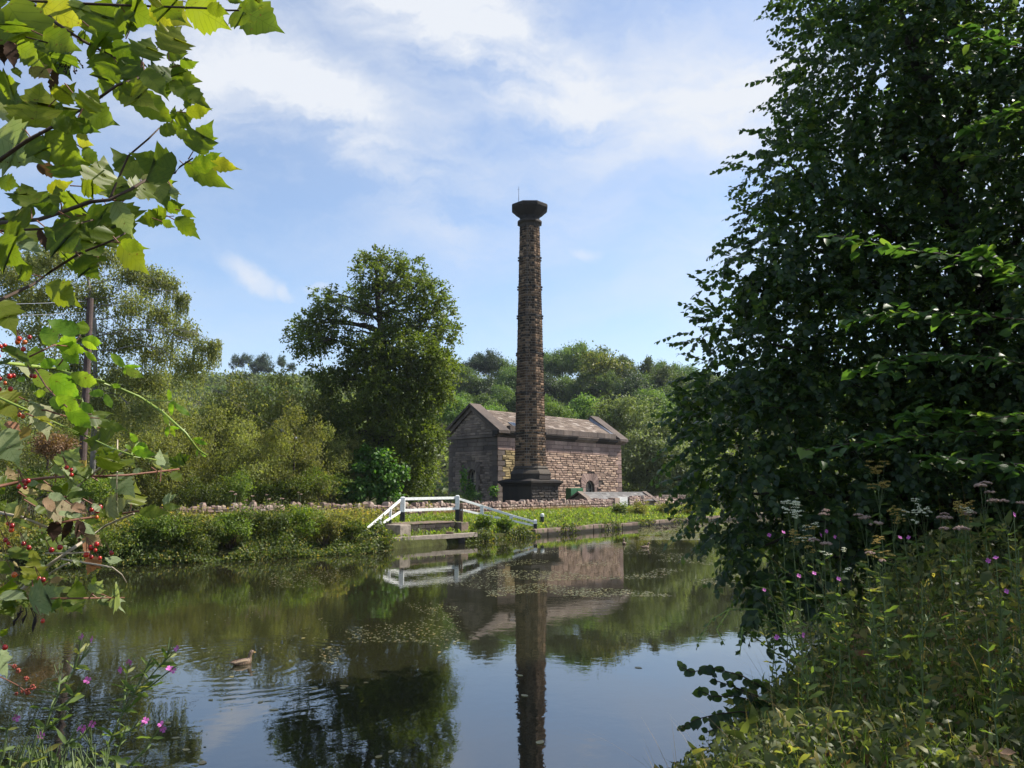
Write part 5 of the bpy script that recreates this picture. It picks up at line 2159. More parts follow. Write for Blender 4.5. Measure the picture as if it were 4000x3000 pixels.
# taller dry grass along the foot of the wall
n_ = 4200
t = rng.random(n_)
Pw = np.array([WPTS[1]]) + t[:, None] * np.array([WPTS[2] - WPTS[1]]) + np.array([.45, -.35, 0]) * rng.random((n_, 1)) * 1.3
Pw2 = np.array([WPTS[0]]) + t[:2000, None] * np.array([WPTS[1] - WPTS[0]]) + np.array([.45, -.45, 0]) * rng.random((2000, 1)) * 1.3
Pw = np.concatenate([Pw, Pw2])
Pw[:, 2] = ground_z(Pw[:, 0], Pw[:, 1])
msk = np.sin(Pw[:, 0] * 1.3 + 1.0) + np.sin(Pw[:, 0] * .47) > -.3
tag(link('wall_grass', tri_mesh('wall_grass', *blades(Pw[msk], rng.uniform(.2, .5, msk.sum()), .03, .35, 2), M['dry_grass'])), 'dry grass along the foot of the boundary wall', kind='stuff')
# overhanging growth at the waterline and on the edging
n_ = 13000
P = scatter_far(n_, -.12, .55, -7, 16)
P[:, 2] = rng.uniform(.1, .5, n_)
k = np.sin(P[:, 0] * 2.1) + np.sin(P[:, 1] * 1.37) + rng.normal(size=n_) * .3 > .35
kk = (P[:, 0] > -5.4) & (P[:, 0] < -2.2)
k &= ~kk
P = P[k]
V1 = leaf_cloud(P, unitv(rng.normal(size=(len(P), 3)) * .5 + np.array([.4, -.5, .5])), rng.normal(size=(len(P), 3)) + np.array([0, 0, -.6]), .16, .10, 'rhomb')
P3 = np.concatenate([scatter_far(5200, -.30, .5, -2.3, 1.6), scatter_far(2600, -.3, .5, -7.2, -5.3)])
P3[:, 2] = rng.uniform(.03, .62, len(P3)) * (.55 + .45 * np.sin(P3[:, 0] * 3.1))
V3 = leaf_cloud(P3, unitv(rng.normal(size=P3.shape) * .5 + np.array([.4, -.5, .5])), rng.normal(size=P3.shape) + np.array([0, 0, -.7]), .15, .085, 'rhomb')
V1 = merge([V1, V3])
tag(link('edge_growth', tri_mesh('edge_growth', *V1, M['bank'])), 'weeds hanging over the stone edge of the canal', kind='stuff')
# brambles trailing down to the water all along the left part of the far bank
n_ = 17000
P = scatter_far(n_, -.55, .75, -26, -5.7)
sd_ = sdist(FAR, P[:, 0], P[:, 1])
lump = .75 + .35 * np.sin(P[:, 0] * 1.9) + .25 * np.sin(P[:, 0] * 4.3 + 1)
P[:, 2] = rng.uniform(.02, 1, n_) ** .8 * (.28 + .85 * np.clip(sd_ + .55, 0, 1)) * lump
V1 = leaf_cloud(P, unitv(rng.normal(size=(n_, 3)) * .5 + np.array([.5, -.6, .6])), rng.normal(size=(n_, 3)) + np.array([.2, -.3, -.7]), rng.uniform(.07, .15, n_), .075, 'rhomb')
tag(link('trailing_brambles', tri_mesh('trailing_brambles', *V1, M['bank'])), 'brambles trailing down to the water along the left far bank', kind='stuff')
# taller weeds leaning against the left part of the boundary wall
P = scatter_far(9000, 4.5, 11.0, -24, -5)
dw = sdist(np.array([(v_.x, v_.y) for v_ in WPTS]), P[:, 0], P[:, 1])
k = (dw < -.12) & (dw > -1.5) & (np.sin(P[:, 0] * 1.1) + np.sin(P[:, 0] * 2.7 + 1) + rng.normal(size=len(P)) * .4 > -.1)
P = P[k]
V2 = blades(P, rng.uniform(.35, 1.05, len(P)), .035, .3, 2)
P2_ = P + np.column_stack([np.zeros((len(P), 2)), rng.uniform(.1, .9, len(P))])
V1 = leaf_cloud(P2_, unitv(rng.normal(size=P.shape) * .7 + np.array([0, 0, .8])), rng.normal(size=P.shape), .14, .09, 'rhomb')
tag(link('wall_weeds', tri_mesh('wall_weeds', *merge([V1, V2]), M['weeds'])), 'tall weeds leaning on the left part of the boundary wall', kind='stuff')
# weedy strip on the left, on top of the bank in front of the wall
P = scatter_far(15000, 1.2, 6.2, -24, -7)
P[:, 2] += rng.uniform(.1, .62, len(P))
V1 = leaf_cloud(P, unitv(rng.normal(size=(len(P), 3)) * .7 + np.array([0, 0, .8])), rng.normal(size=(len(P), 3)), .15, .09, 'rhomb')
P2_ = scatter_far(5000, 1.2, 6.4, -24, -7)
V2 = blades(P2_, rng.uniform(.3, .8, len(P2_)), .03, .3, 2)
tag(link('bank_weeds', tri_mesh('bank_weeds', *merge([V1, V2]), M['weeds'])), 'rank yellowing weeds along the top of the left far bank', kind='stuff')

# ------------------------------------------------------------------ utility pole
PY = 33.0
pt, pb_ = px(353, 1166, PY), px(318, 1960, PY)
pb_.z = gz(pb_.x, pb_.y)
UP = empty('utility_pole', pb_)
tag(UP, 'brown wooden utility pole with a yellow warning plate in front of the birch', 'pole')
m = MB()
m.tube([Vector((0, 0, -.3)), (pt - pb_) * .5, pt - pb_], [.165, .15, .13], 12)
m.build('pole', M['pole_wood'], UP, smooth=False)
sg = px(322, 1812, PY - .18) - pb_
m = MB()
m.box((-.16, -.02, -.15), (.16, 0, .15), Matrix.Translation(sg))
pl_ = m.build('warning_plate', M['yellow_plate'], UP)
m = MB()
for a, b in (((-.10, -.09), (.10, -.09)), ((.10, -.09), (0, .10)), ((0, .10), (-.10, -.09)), ((.02, .05), (-.02, 0)), ((-.02, 0), (.02, -.01)), ((.02, -.01), (-.01, -.06))):
    m.bar(sg + Vector((a[0], -.024, a[1])), sg + Vector((b[0], -.024, b[1])), .006, .018, up=(0, 0.0, 1) if abs(a[1] - b[1]) < .05 else (1, 0, 0))
m.build('warning_triangle', M['black_paint'], pl_)
for dz in (-.05, -.45):
    m = MB()
    m.box((-.16, -.2, dz - .03), (-.1, .05, dz + .05), Matrix.Translation(pt - pb_))
    m.build('bracket', M['iron'], UP)


def cable(name, a, b, sag, r, mat, label, balls=()):
    a, b = Vector(a), Vector(b)
    rt = empty(name, a)
    tag(rt, label, 'cable')
    pts = []
    for i in range(13):
        t = i / 12
        p = (b - a) * t
        p.z -= sag * 4 * t * (1 - t)
        pts.append(p)
    m = MB()
    m.tube(pts, r, 4)
    m.build('cable', mat, rt)
    for t in balls:
        p = (b - a) * t
        p.z -= sag * 4 * t * (1 - t)
        m = MB()
        m.lathe([(.02, -.13), (.1, -.09), (.14, 0), (.1, .09), (.02, .13)], 10, cx=p.x, cy=p.y)
        m.v = [(x, y, z + (p.z if i >= 0 else 0)) for i, (x, y, z) in enumerate(m.v)]
        m.build('marker_ball', M['lead'], rt, smooth=True)


cable('overhead_wire', px(345, 1176, PY), px(-900, 1150, PY - 5), .25, .012, M['wire'], 'upper pale overhead wire leaving the pole to the left')
cable('overhead_wire', px(345, 1220, PY), px(-900, 1216, PY - 5), .2, .012, M['wire'], 'lower pale overhead wire leaving the pole to the left')
cable('stay_cable', px(360, 1190, PY), px(1240, 1760, 51), .3, .014, M['dark_wire'], 'thin dark cable with marker balls sloping down from the pole to the right', (.78, .86))

# ------------------------------------------------------------------ big tree on the right (near bank)
def leaf_outline(kind, seed):
    """leaf mesh, 1 long along +Y, base at the origin, with teeth, a folded midrib and a curl"""
    q = random.Random(seed)
    if kind == 'guelder':                        # three lobes with coarse teeth
        ctr = [(.10, .02), (.26, .02), (.40, .10), (.50, .20), (.44, .24), (.56, .36), (.47, .40), (.60, .56), (.42, .50), (.34, .52), (.30, .60), (.33, .66), (.24, .72), (.22, .80), (.12, .86), (.07, .94)]
    elif kind == 'guelder_narrow':
        ctr = [(.08, .03), (.20, .08), (.30, .20), (.27, .24), (.36, .36), (.31, .40), (.38, .52), (.30, .56), (.30, .66), (.22, .70), (.19, .80), (.11, .85), (.07, .94)]
    elif kind == 'bramble':
        ctr = [(.10, .02), (.22, .10), (.31, .22), (.29, .25), (.37, .36), (.34, .39), (.39, .50), (.34, .53), (.36, .63), (.29, .66), (.28, .75), (.20, .78), (.16, .87), (.08, .91), (.05, .96)]
    else:                                        # 'oval', plain leaf of the big tree
        ctr = [(.16, .03), (.32, .14), (.41, .30), (.43, .46), (.38, .62), (.27, .77), (.13, .90)]
    asym = q.uniform(.88, 1.12)
    wob = lambda: q.uniform(-.015, .015)
    right = [(x * asym + wob(), y + wob()) for x, y in ctr]
    left = [(-x / asym + wob(), y + wob()) for x, y in ctr]
    fold, curl, twist = q.uniform(.04, .28), q.uniform(-.45, .65), q.uniform(-.5, .5)

    def lift(x, y):
        z = fold * abs(x) - curl * y * y * .5 + twist * x * y
        z += .025 * math.sin(y * 15 + abs(x) * 9) + .03 * math.sin(x * 11 + seed)
        return (x, y, z)
    n_ = len(ctr)
    vs, fs = [], []
    spine = [0.0] + [y for _, y in ctr] + [1.12 if kind.startswith('guelder') else 1.02]
    for y in spine:
        vs.append(lift(0, y))
    ro = len(vs)
    vs += [lift(*p) for p in right]
    lo = len(vs)
    vs += [lift(*p) for p in left]
    for i in range(n_ - 1):
        fs.append((1 + i, ro + i, ro + i + 1, 2 + i))
        fs.append((1 + i, 2 + i, lo + i + 1, lo + i))
    fs += [(0, ro, 1), (0, 1, lo), (n_, ro + n_ - 1, n_ + 1), (n_, n_ + 1, lo + n_ - 1)]
    return vs, fs


_lm = {}


def leaf_mesh(kind, k, mat):
    key = (kind, k, mat.name)
    if key not in _lm:
        vs, fs = leaf_outline(kind, k * 13 + len(kind))
        me = bpy.data.meshes.new('leaf')
        me.from_pydata(vs, [], fs)
        me.materials.append(mat)
        me.polygons.foreach_set('use_smooth', np.ones(len(me.polygons), bool))
        _lm[key] = me
    return _lm[key]


def place_leaf(parent, base, tip, mat, kind='guelder', width=1.0, roll=None, k=None, name='leaf', face=None):
    """a leaf object from base to tip (world points), rolled round its own axis"""
    base, tip = Vector(base), Vector(tip)
    y = tip - base
    L = y.length
    y.normalize()
    f = Vector(face) if face is not None else (Vector((0, 0, CAMZ)) - base).normalized()
    z = (f - y * f.dot(y)).normalized()
    if roll is None:
        roll = random.uniform(-.8, .8)
    z = Quaternion(y, roll) @ z
    x = y.cross(z)
    Mx = Matrix(((x.x * L * width, y.x * L, z.x * L, base.x), (x.y * L * width, y.y * L, z.y * L, base.y), (x.z * L * width, y.z * L, z.z * L, base.z), (0, 0, 0, 1)))
    o = link(name, leaf_mesh(kind, random.randint(0, 4) if k is None else k, mat), parent)
    pw = parent.matrix_world if parent else Matrix.Identity(4)
    o.matrix_local = Matrix.Translation(-parent.location) @ Mx
    return o


TB = Vector((8.6, 12.4, 0))
TB.z = gz(TB.x, TB.y)
RT = empty('lime_tree', TB)
tag(RT, 'huge dark leafy tree leaning over the water on the right', 'tree')
rb = []
for u, v, Y, r in ((3330, -330, 12.8, 1.7), (3420, 60, 12.4, 1.55), (3330, 330, 12.0, 1.25), (3560, 420, 12.5, 2.0), (3080, 640, 11.6, .75), (3290, 720, 12.2, 1.35), (3550, 900, 12.6, 2.0),
                   (3120, 930, 11.8, 1.05), (3000, 1040, 11.6, .85), (3260, 1150, 12.0, 1.6), (2960, 1330, 11.5, 1.0), (3250, 1450, 11.9, 1.7), (2900, 1560, 11.3, .95), (2880, 1740, 11.0, .95),
                   (3180, 1780, 11.4, 1.5), (2900, 1930, 10.7, .8), (3130, 2030, 10.8, 1.15), (2990, 2130, 10.3, .62), (3060, 2260, 9.9, .5), (3480, 1800, 11.8, 1.6), (3560, 1300, 12.4, 1.9), (3420, 2060, 11.3, 1.2), (3750, 2020, 11.2, 1.3),
                   (3850, 100, 12.0, 2.1), (3900, 700, 11.8, 2.2), (3900, 1250, 11.5, 2.1), (3900, 1750, 11.2, 1.9), (4350, 300, 11.5, 2.4), (4400, 1000, 11, 2.4), (4400, 1700, 10.6, 2.2), (3600, -400, 12.5, 2.2), (4100, -500, 12, 2.6)):
    rb.append((px(u, v, Y), r))
# the side of the crown beyond the frame, which shades the near bank
for p, r in (((7.6, 8.6, 6.0), 1.9), ((9.2, 7.2, 6.6), 2.1), ((8.2, 6.4, 5.0), 1.6), ((10.5, 9.5, 5.5), 2.3), ((8.8, 9.0, 8.6), 2.0), ((6.6, 6.6, 6.6), 1.1), ((10.2, 6.0, 8.0), 1.9), ((9.5, 4.6, 6.4), 1.5), ((7.4, 5.4, 6.2), 1.0), ((8.4, 5.2, 7.6), 1.7), ((6.2, 5.4, 5.2), .9), ((7.6, 4.6, 4.8), 1.2)):
    rb.append((Vector(p), r))


LEAF_SHAPES['leaf4'] = ([(0, 0, 0), (-.44, .28, .09), (-.38, .64, .06), (0, 1.0, -.12), (.38, .64, .06), (.44, .28, .09)], [(0, 5, 1), (1, 5, 4), (1, 4, 2), (2, 4, 3)])
n_in = len(rb) - 12
A_ = sprays(rb[:n_in], 112, .122, 13)
B_ = sprays(rb[n_in:], 27, .13, 13)
P, D, Nn, Ls = (np.concatenate([a, b]) for a, b in zip(A_[:4], B_[:4]))
tw = A_[4] + B_[4]
camd = np.linalg.norm(P - np.array([0, 0, CAMZ]), axis=1)
az_ = (P[:, 0] / P[:, 1])
in_view = (np.abs(az_) < .66) & (P[:, 2] < 13)
edge = np.where(in_view, camd + 2.5 * az_, 99)
order = np.argsort(edge)[:290]
msk = np.ones(len(P), bool)
msk[order] = False
V, T, r = leaf_cloud(P[msk], Nn[msk], D[msk], Ls[msk], Ls[msk] * .82, 'leaf4')
o = link('crown', tri_mesh('crown', V - np.array(TB), T, r, M['rtree']), RT)
o['kind'] = 'stuff'
for i in order:
    place_leaf(RT, P[i], P[i] + D[i] * Ls[i], M['rtree_part'], 'oval', .9, 0.0, face=Nn[i])
m = MB()
ttop = px(3560, -500, 12.6)
tpts = [TB + Vector((0, 0, -.3)), Vector((8.3, 12.4, 3.0)), Vector((7.6, 12.5, 6.5)), Vector((7.2, 12.6, 10.0)), ttop]
m.tube([p - TB for p in tpts], [.34, .29, .22, .13, .05], 9)
for c, r_ in rb:
    t = min(.95, max(.12, (c.z - TB.z) / (ttop.z - TB.z) * .75))
    f = t * 4
    i = min(int(f), 3)
    s = tpts[i].lerp(tpts[i + 1], f - i)
    pts = curve_pts(s, c, .06, 6, .03)
    rs = .11 * (1 - .6 * t)
    m.tube([p - TB for p in pts], [max(.01, rs * (1 - .85 * k / 6)) for k in range(7)], 5)
for s, e_ in tw[::2]:
    m.tube([Vector(s) - TB, Vector(e_) - TB], [.006, .002], 3, cap=False)
m.build('trunk', M['bark'], RT, smooth=True)

# lighter branches reaching in from the right, nearer than the big tree
HZ = empty('hazel', (7.4, 6.2, gz(7.4, 6.2)))
tag(HZ, 'hazel reaching in from the right with paler green sprays before the dark tree', 'tree')
hm = MB()
hpaths = [[(2300, 640, 7.4), (2130, 560, 7.2), (1960, 540, 7.0), (1800, 508, 6.9)],
          [(2290, 560, 7.0), (2180, 600, 6.9), (2110, 545, 6.8)],
          [(2300, 700, 7.3), (2100, 680, 7.1), (1950, 672, 7.0), (1830, 690, 6.9)],
          [(2300, 800, 7.2), (2120, 770, 7.0), (1980, 765, 6.9), (1850, 800, 6.9)],
          [(2300, 930, 6.9), (2120, 930, 6.8), (1930, 945, 6.7), (1740, 972, 6.6)],
          [(2300, 880, 6.9), (2150, 905, 6.8), (2040, 888, 6.8), (1960, 900, 6.8)],
          [(2300, 1010, 6.6), (2150, 1000, 6.5), (2010, 985, 6.5)],
          [(2300, 120, 8.2), (2180, 100, 8.0), (2080, 60, 7.9)],
          [(2300, 250, 8.0), (2180, 240, 7.9), (2090, 280, 7.8)]]
hroot = Vector((7.4, 6.2, gz(7.4, 6.2)))
hm.tube([Vector((0, 0, -.2)), Vector((.1, .2, 2.0)), Vector((.3, .5, 5.0))], [.07, .055, .03], 7)
nleaf = 0
HP = []
for path in hpaths:
    pts = [p2(*p) for p in path]
    dense = []
    for a, b in zip(pts, pts[1:]):
        for t in np.linspace(0, 1, 7, endpoint=False):
            dense.append(a.lerp(b, t))
    dense.append(pts[-1])
    hm.tube([hroot + Vector((.1, .2, min(4.5, pts[0].z - hroot.z - .3))) - hroot] + [p - hroot for p in dense], [.02] + [.011 * (1 - .8 * i / len(dense)) + .002 for i in range(len(dense))], 5)
    for i, p in enumerate(dense):
        if p.x / p.y > .70:
            continue
        d_ = (dense[min(i + 1, len(dense) - 1)] - dense[max(i - 1, 0)]).normalized()
        sd = d_.cross(Vector((0, 0, 1))).normalized()
        for sg in (-1, 1):
            if nleaf > 290:
                break
            dd = (d_ * .6 + sd * sg * random.uniform(.5, .9) + Vector((0, 0, random.uniform(-.45, .0)))).normalized()
            place_leaf(HZ, p, p + dd * random.uniform(.10, .165), M['rnear'], 'oval', 1.0, random.uniform(-.3, .3), face=(random.uniform(-.3, .3), random.uniform(-.5, -.1), 1))
            nleaf += 1
    for _ in range(26):                          # smaller side twigs: too many leaves to pick apart
        i = random.randint(4, len(dense) - 2)
        p = dense[i] + Vector((random.uniform(-.12, .12), random.uniform(-.15, .15), random.uniform(-.11, .07)))
        HP.append(tuple(p))
hm.build('trunk', M['twig'], HZ, smooth=True)
HP = np.array(HP)
V, T, r = leaf_cloud(HP, unitv(rng.normal(size=HP.shape) * .35 + np.array([0, -.3, 1])), unitv(rng.normal(size=HP.shape) * np.array([1, 1, .3]) + np.array([-.7, 0, -.2])), rng.uniform(.08, .14, len(HP)), rng.uniform(.07, .11, len(HP)), 'leaf')
o = link('foliage', tri_mesh('foliage', V - np.array(hroot), T, r, M['rnear']), HZ)
o['kind'] = 'stuff'

# ------------------------------------------------------------------ near bank, right: herbs
def near_pts(n, n0, n1, ylo, yhi, wedge=True):
    out_ = []
    while sum(len(o) for o in out_) < n:
        x = rng.uniform(-1, 12, 8000)
        y = rng.uniform(ylo, yhi, 8000)
        d_ = -sdist(NEAR, x, y)
        k = (d_ > n0) & (d_ < n1)
        if wedge:
            k &= (x / np.maximum(y, .1) > .12) & (x / np.maximum(y, .1) < .85)
        out_.append(np.stack([x[k], y[k]], 1))
    p = np.concatenate(out_)[:n]
    return np.column_stack([p, ground_z(p[:, 0], p[:, 1])])


# height of the herb layer above the ground: highest in the middle of the bank
def herb_h(p):
    d_ = -sdist(NEAR, p[:, 0], p[:, 1])
    dist = np.hypot(p[:, 0], p[:, 1])
    return np.clip(.30 + .30 * (dist - 4.2), .12, 1.25) * (.65 + .35 * np.sin(p[:, 0] * 2.3 + p[:, 1] * 1.1)) * np.clip(.35 + d_ * .6, .3, 1)


P = near_pts(42000, -.25, 6.0, 3.6, 13)
H = herb_h(P)
P[:, 2] = np.maximum(P[:, 2], .1) + H * rng.random(len(P)) ** .6
far_ = P[:, 1] > 8.0
L = np.where(far_, .09, .056) * rng.uniform(.4, 1.5, len(P)) * np.where(rng.random(len(P)) < .1, 2.0, 1.0)
V1 = leaf_cloud(P, unitv(rng.normal(size=(len(P), 3)) * .45 + np.array([-.1, -.25, .9])), rng.normal(size=(len(P), 3)) + np.array([0, 0, -.25]), L, L * rng.uniform(.22, .7, len(P)), 'leaf4')
o = link('herb_layer', tri_mesh('herb_layer', *V1, M['herb']))
tag(o, 'tangle of low herbs and brambles on the shaded near bank', kind='stuff')
P = near_pts(7000, .3, 6.0, 3.6, 10)
H = herb_h(P)
V1 = blades(P, (H * .55 + .12) * rng.uniform(.6, 1.35, len(P)), rng.uniform(.005, .011, len(P)), .75, 5)
tag(link('near_grass', tri_mesh('near_grass', *V1, M['rush'])), 'long arching grass on the shaded near bank', kind='stuff')
P = near_pts(3800, .2, 6.0, 3.6, 11)
P[:, 2] += herb_h(P) * rng.random(len(P)) * .6
V1 = leaf_cloud(P, unitv(rng.normal(size=(len(P), 3))), rng.normal(size=(len(P), 3)) + np.array([0, 0, -.5]), .07, .03, 'leaf')
tag(link('dead_leaves', tri_mesh('dead_leaves', *V1, M['dead_herb'])), 'brown dead leaves and stalks among the herbs on the near bank', kind='stuff')
P = near_pts(700, .3, 5.0, 3.6, 9)
V1 = blades(P, (herb_h(P) + .1) * rng.uniform(.8, 1.5, len(P)), rng.uniform(.004, .007, len(P)), .5, 5)
tag(link('straw_stalks', tri_mesh('straw_stalks', *V1, M['dry_grass'])), 'bleached dry grass stalks on the near bank', kind='stuff')


def flower4(parent, c, r, mat, tilt=None):
    """willowherb flower: four notched petals"""
    m = MB()
    n0 = Vector((random.uniform(-.6, .6), random.uniform(-1, -.2), random.uniform(-.1, .6))).normalized() if tilt is None else Vector(tilt).normalized()
    a = n0.cross(Vector((0, 0, 1))).normalized()
    b = n0.cross(a)
    for k in range(4):
        t = k * math.pi / 2 + .3
        d_ = a * math.cos(t) + b * math.sin(t)
        s = n0.cross(d_)
        m.poly([Vector(c), Vector(c) + d_ * r * .55 + s * r * .42 + n0 * r * .2, Vector(c) + d_ * r + s * r * .32 + n0 * r * .3, Vector(c) + d_ * r * .86 + n0 * r * .28, Vector(c) + d_ * r - s * r * .32 + n0 * r * .3, Vector(c) + d_ * r * .55 - s * r * .42 + n0 * r * .2])
    o = m.build('flower', mat, parent)
    return o


_hl = {}


def herb_leaf(parent, base, d_, L, w=.24, mat='herb_part'):
    o = link('leaf', leaf_mesh('oval', random.randint(0, 4), M[mat]), parent)
    d_ = Vector(d_).normalized()
    f = Vector((0, -.3, 1))
    z = (f - d_ * f.dot(d_)).normalized()
    x = d_.cross(z)
    o.matrix_local = Matrix(((x.x * L * w, d_.x * L, z.x * L, base[0]), (x.y * L * w, d_.y * L, z.y * L, base[1]), (x.z * L * w, d_.z * L, z.z * L, base[2]), (0, 0, 0, 1)))
    return o


def willowherb(stems, label, flowers, Lf=.055, gap=.028, r0=.0028, fr_=.0095, group=None, foot=None):
    """stems: list of world polylines; flowers: world points"""
    base = Vector(stems[0][0])
    rt = empty('willowherb', base if foot is None else foot)
    tag(rt, label, 'plant', group)
    o0 = rt.location
    for s in stems:
        m = MB()
        pts = [Vector(p) for p in s]
        dense = []
        for a, b in zip(pts, pts[1:]):
            for t in np.linspace(0, 1, 4, endpoint=False):
                dense.append(a.lerp(b, t))
        dense.append(pts[-1])
        m.tube([p - o0 for p in dense], [r0 * (1 - .7 * i / len(dense)) + .0005 for i in range(len(dense))], 5)
        m.build('stem', M['stem'], rt)
        # leaves along it, opposite pairs, none on the flowering tip
        L = sum((b - a).length for a, b in zip(pts, pts[1:]))
        k, acc = 0, 0.0
        for a, b in zip(pts, pts[1:]):
            ln = (b - a).length
            nn = max(1, int(ln / gap))
            for i in range(nn):
                t = i / nn
                q = (acc + ln * t) / L
                if q > .84:
                    break
                p = a.lerp(b, t) - o0
                ax = (b - a).normalized()
                ang = k * 1.6 + random.uniform(-.4, .4)
                k += 1
                for s2 in (0, math.pi):
                    rad_ = Vector((math.cos(ang + s2), math.sin(ang + s2), 0))
                    herb_leaf(rt, p, rad_ * .9 + ax * random.uniform(.1, .8), Lf * random.uniform(.6, 1.15) * (1.0 - .45 * q))
            acc += ln
        # pods near the tip
        tip, pre = dense[-1] - o0, dense[-4] - o0
        m = MB()
        ax = (tip - pre).normalized()
        for _ in range(4):
            d_ = (ax + Vector((random.uniform(-.4, .4), random.uniform(-.4, .4), random.uniform(-.1, .3)))).normalized()
            m.tube([pre, pre + d_ * Lf * .9], [.0012, .0009], 4)
        m.build('seed_pod', M['stem'], rt)
    for c in flowers:
        flower4(rt, Vector(c) - o0, fr_, M['pink'])
    return rt


zE = lambda x, y, Y: px(x / 2.765, 2400 + y / 2.765, Y)
# left foreground
W1 = [[zE(330, 1900, 2.1), zE(400, 1560, 2.1), zE(490, 1230, 2.1), zE(560, 1010, 2.1), (zE(640, 850, 2.1)), zE(720, 720, 2.1), zE(830, 560, 2.12), zE(985, 350, 2.12)],
      [zE(560, 1030, 2.1), zE(690, 980, 2.08), zE(790, 880, 2.06), zE(935, 740, 2.05)], [zE(800, 590, 2.12), zE(850, 430, 2.12), zE(885, 260, 2.12)],
      [zE(490, 1240, 2.1), (zE(640, 1140, 2.07)), zE(700, 1080, 2.05)], [zE(620, 870, 2.1), zE(640, 760, 2.12), zE(655, 660, 2.13)]]
willowherb(W1, 'tall pink flowered willowherb at the bottom left, left of two', [zE(885, 243, 2.12), zE(1000, 270, 2.12), zE(940, 708, 2.05)])
W2 = [[zE(1060, 1900, 2.2), zE(1130, 1560, 2.2), zE(1210, 1310, 2.2), zE(1330, 1060, 2.2), zE(1440, 860, 2.2), zE(1600, 700, 2.22), zE(1720, 560, 2.22), zE(1900, 380, 2.22)],
      [zE(1340, 1050, 2.2), zE(1350, 800, 2.22), zE(1370, 640, 2.22), zE(1400, 520, 2.22)], [zE(1450, 850, 2.2), zE(1540, 660, 2.22), zE(1650, 450, 2.22)], [zE(1440, 870, 2.2), zE(1620, 780, 2.18), zE(1720, 700, 2.17), zE(1840, 600, 2.17)],
      [zE(1210, 1320, 2.2), zE(1400, 1260, 2.17), zE(1560, 1160, 2.15)], [zE(1720, 570, 2.22), zE(1800, 480, 2.22), zE(1825, 380, 2.22)]]
willowherb(W2, 'tall branching willowherb with pink flowers at the bottom left, right of two', [zE(1912, 372, 2.22), zE(1828, 588, 2.17), zE(1872, 602, 2.17), zE(1400, 512, 2.22), zE(1306, 598, 2.2), zE(1570, 1148, 2.15), zE(1555, 1180, 2.15)])
W3 = [[zE(520, 1950, 1.95), zE(640, 1620, 1.95), zE(720, 1400, 1.95), zE(830, 1260, 1.95)], [zE(720, 1410, 1.95), zE(900, 1310, 1.94), zE(990, 1200, 1.93)], [zE(560, 1850, 1.95), zE(470, 1500, 1.96), zE(440, 1320, 1.96)]]
willowherb(W3, 'low willowherb with four pink flowers in the bottom left corner', [zE(868, 1230, 1.95), zE(912, 1240, 1.95), zE(995, 1180, 1.93), zE(445, 1306, 1.96)])
W4 = [[zE(1250, 1950, 2.05), zE(1390, 1640, 2.05), zE(1560, 1480, 2.05), zE(1640, 1340, 2.05), zE(1750, 1220, 2.05)], [zE(1250, 1900, 2.05), zE(1240, 1600, 2.05), zE(1290, 1420, 2.05), zE(1350, 1290, 2.05)]]
willowherb(W4, 'short willowherb shoot leaning right over the water at the bottom', [zE(1765, 1235, 2.05), zE(1742, 1190, 2.05)])
W5 = [[zE(-60, 1700, 1.9), zE(40, 1480, 1.9), zE(80, 1250, 1.9), zE(150, 1110, 1.9)], [zE(100, 1900, 1.9), zE(190, 1600, 1.9), zE(260, 1420, 1.9)], [zE(760, 1900, 2.0), zE(880, 1600, 2.0), zE(1000, 1480, 2.0), zE(960, 1340, 2.0)], [zE(280, 1900, 1.9), zE(330, 1600, 1.9), zE(370, 1400, 1.9)]]
willowherb(W5, 'leafy willowherb stems without open flowers at the left edge', [zE(185, 1115, 1.9)])

W6 = [[zE(a, 2000, 1.9), zE(a + 30 + k * 9, 1720, 1.9), zE(a + 70, 1560 - (k * 37) % 90, 1.92)] for k, a in enumerate(range(-60, 1150, 110))]
willowherb(W6, 'row of low leafy willowherb shoots along the bottom left edge', [], Lf=.06, gap=.045)

# dried thistle-like seed heads and bramble fruit at the left edge
rt = empty('blackberry_spray', zE(60, 700, 1.6))
tag(rt, 'small spray of red unripe blackberries hanging at the left edge', 'berries')
m = MB()
m.tube([Vector((-.08, 0, .03)), Vector((0, 0, 0)), zE(180, 760, 1.6) - rt.location, zE(290, 840, 1.6) - rt.location], .0012, 4)
m.tube([Vector((-.08, 0, .05)), zE(155, 560, 1.6) - rt.location], .0012, 4)
m.build('stalk', M['red_twig'], rt)
for x, y, r_ in ((155, 560, 22), (196, 608, 26), (282, 694, 26), (355, 786, 28), (300, 832, 32), (240, 830, 20), (178, 858, 18)):
    c = zE(x, y, 1.6) - rt.location
    R0 = r_ / 2.765 / F * 1.6
    m = MB()
    for k in range(22):
        d_ = Vector(unitv(rng.normal(size=3)))
        cc = c + d_ * R0 * .75
        s = R0 * .42
        m.add([cc + Vector(v_) * s for v_ in ((1, 0, 0), (-1, 0, 0), (0, 1, 0), (0, -1, 0), (0, 0, 1), (0, 0, -1))], [(0, 2, 4), (2, 1, 4), (1, 3, 4), (3, 0, 4), (2, 0, 5), (1, 2, 5), (3, 1, 5), (0, 3, 5)])
    m.build('blackberry', M['blackberry'], rt, smooth=True)


# right bank plants, each rooted in the bank and reaching the height the photograph shows
def rooted(u, v, Y):
    top = px(u, v, Y)
    g = gz(top.x, top.y)
    return Vector((top.x + random.uniform(-.08, .08), top.y + random.uniform(-.08, .08), max(.1, g))), top


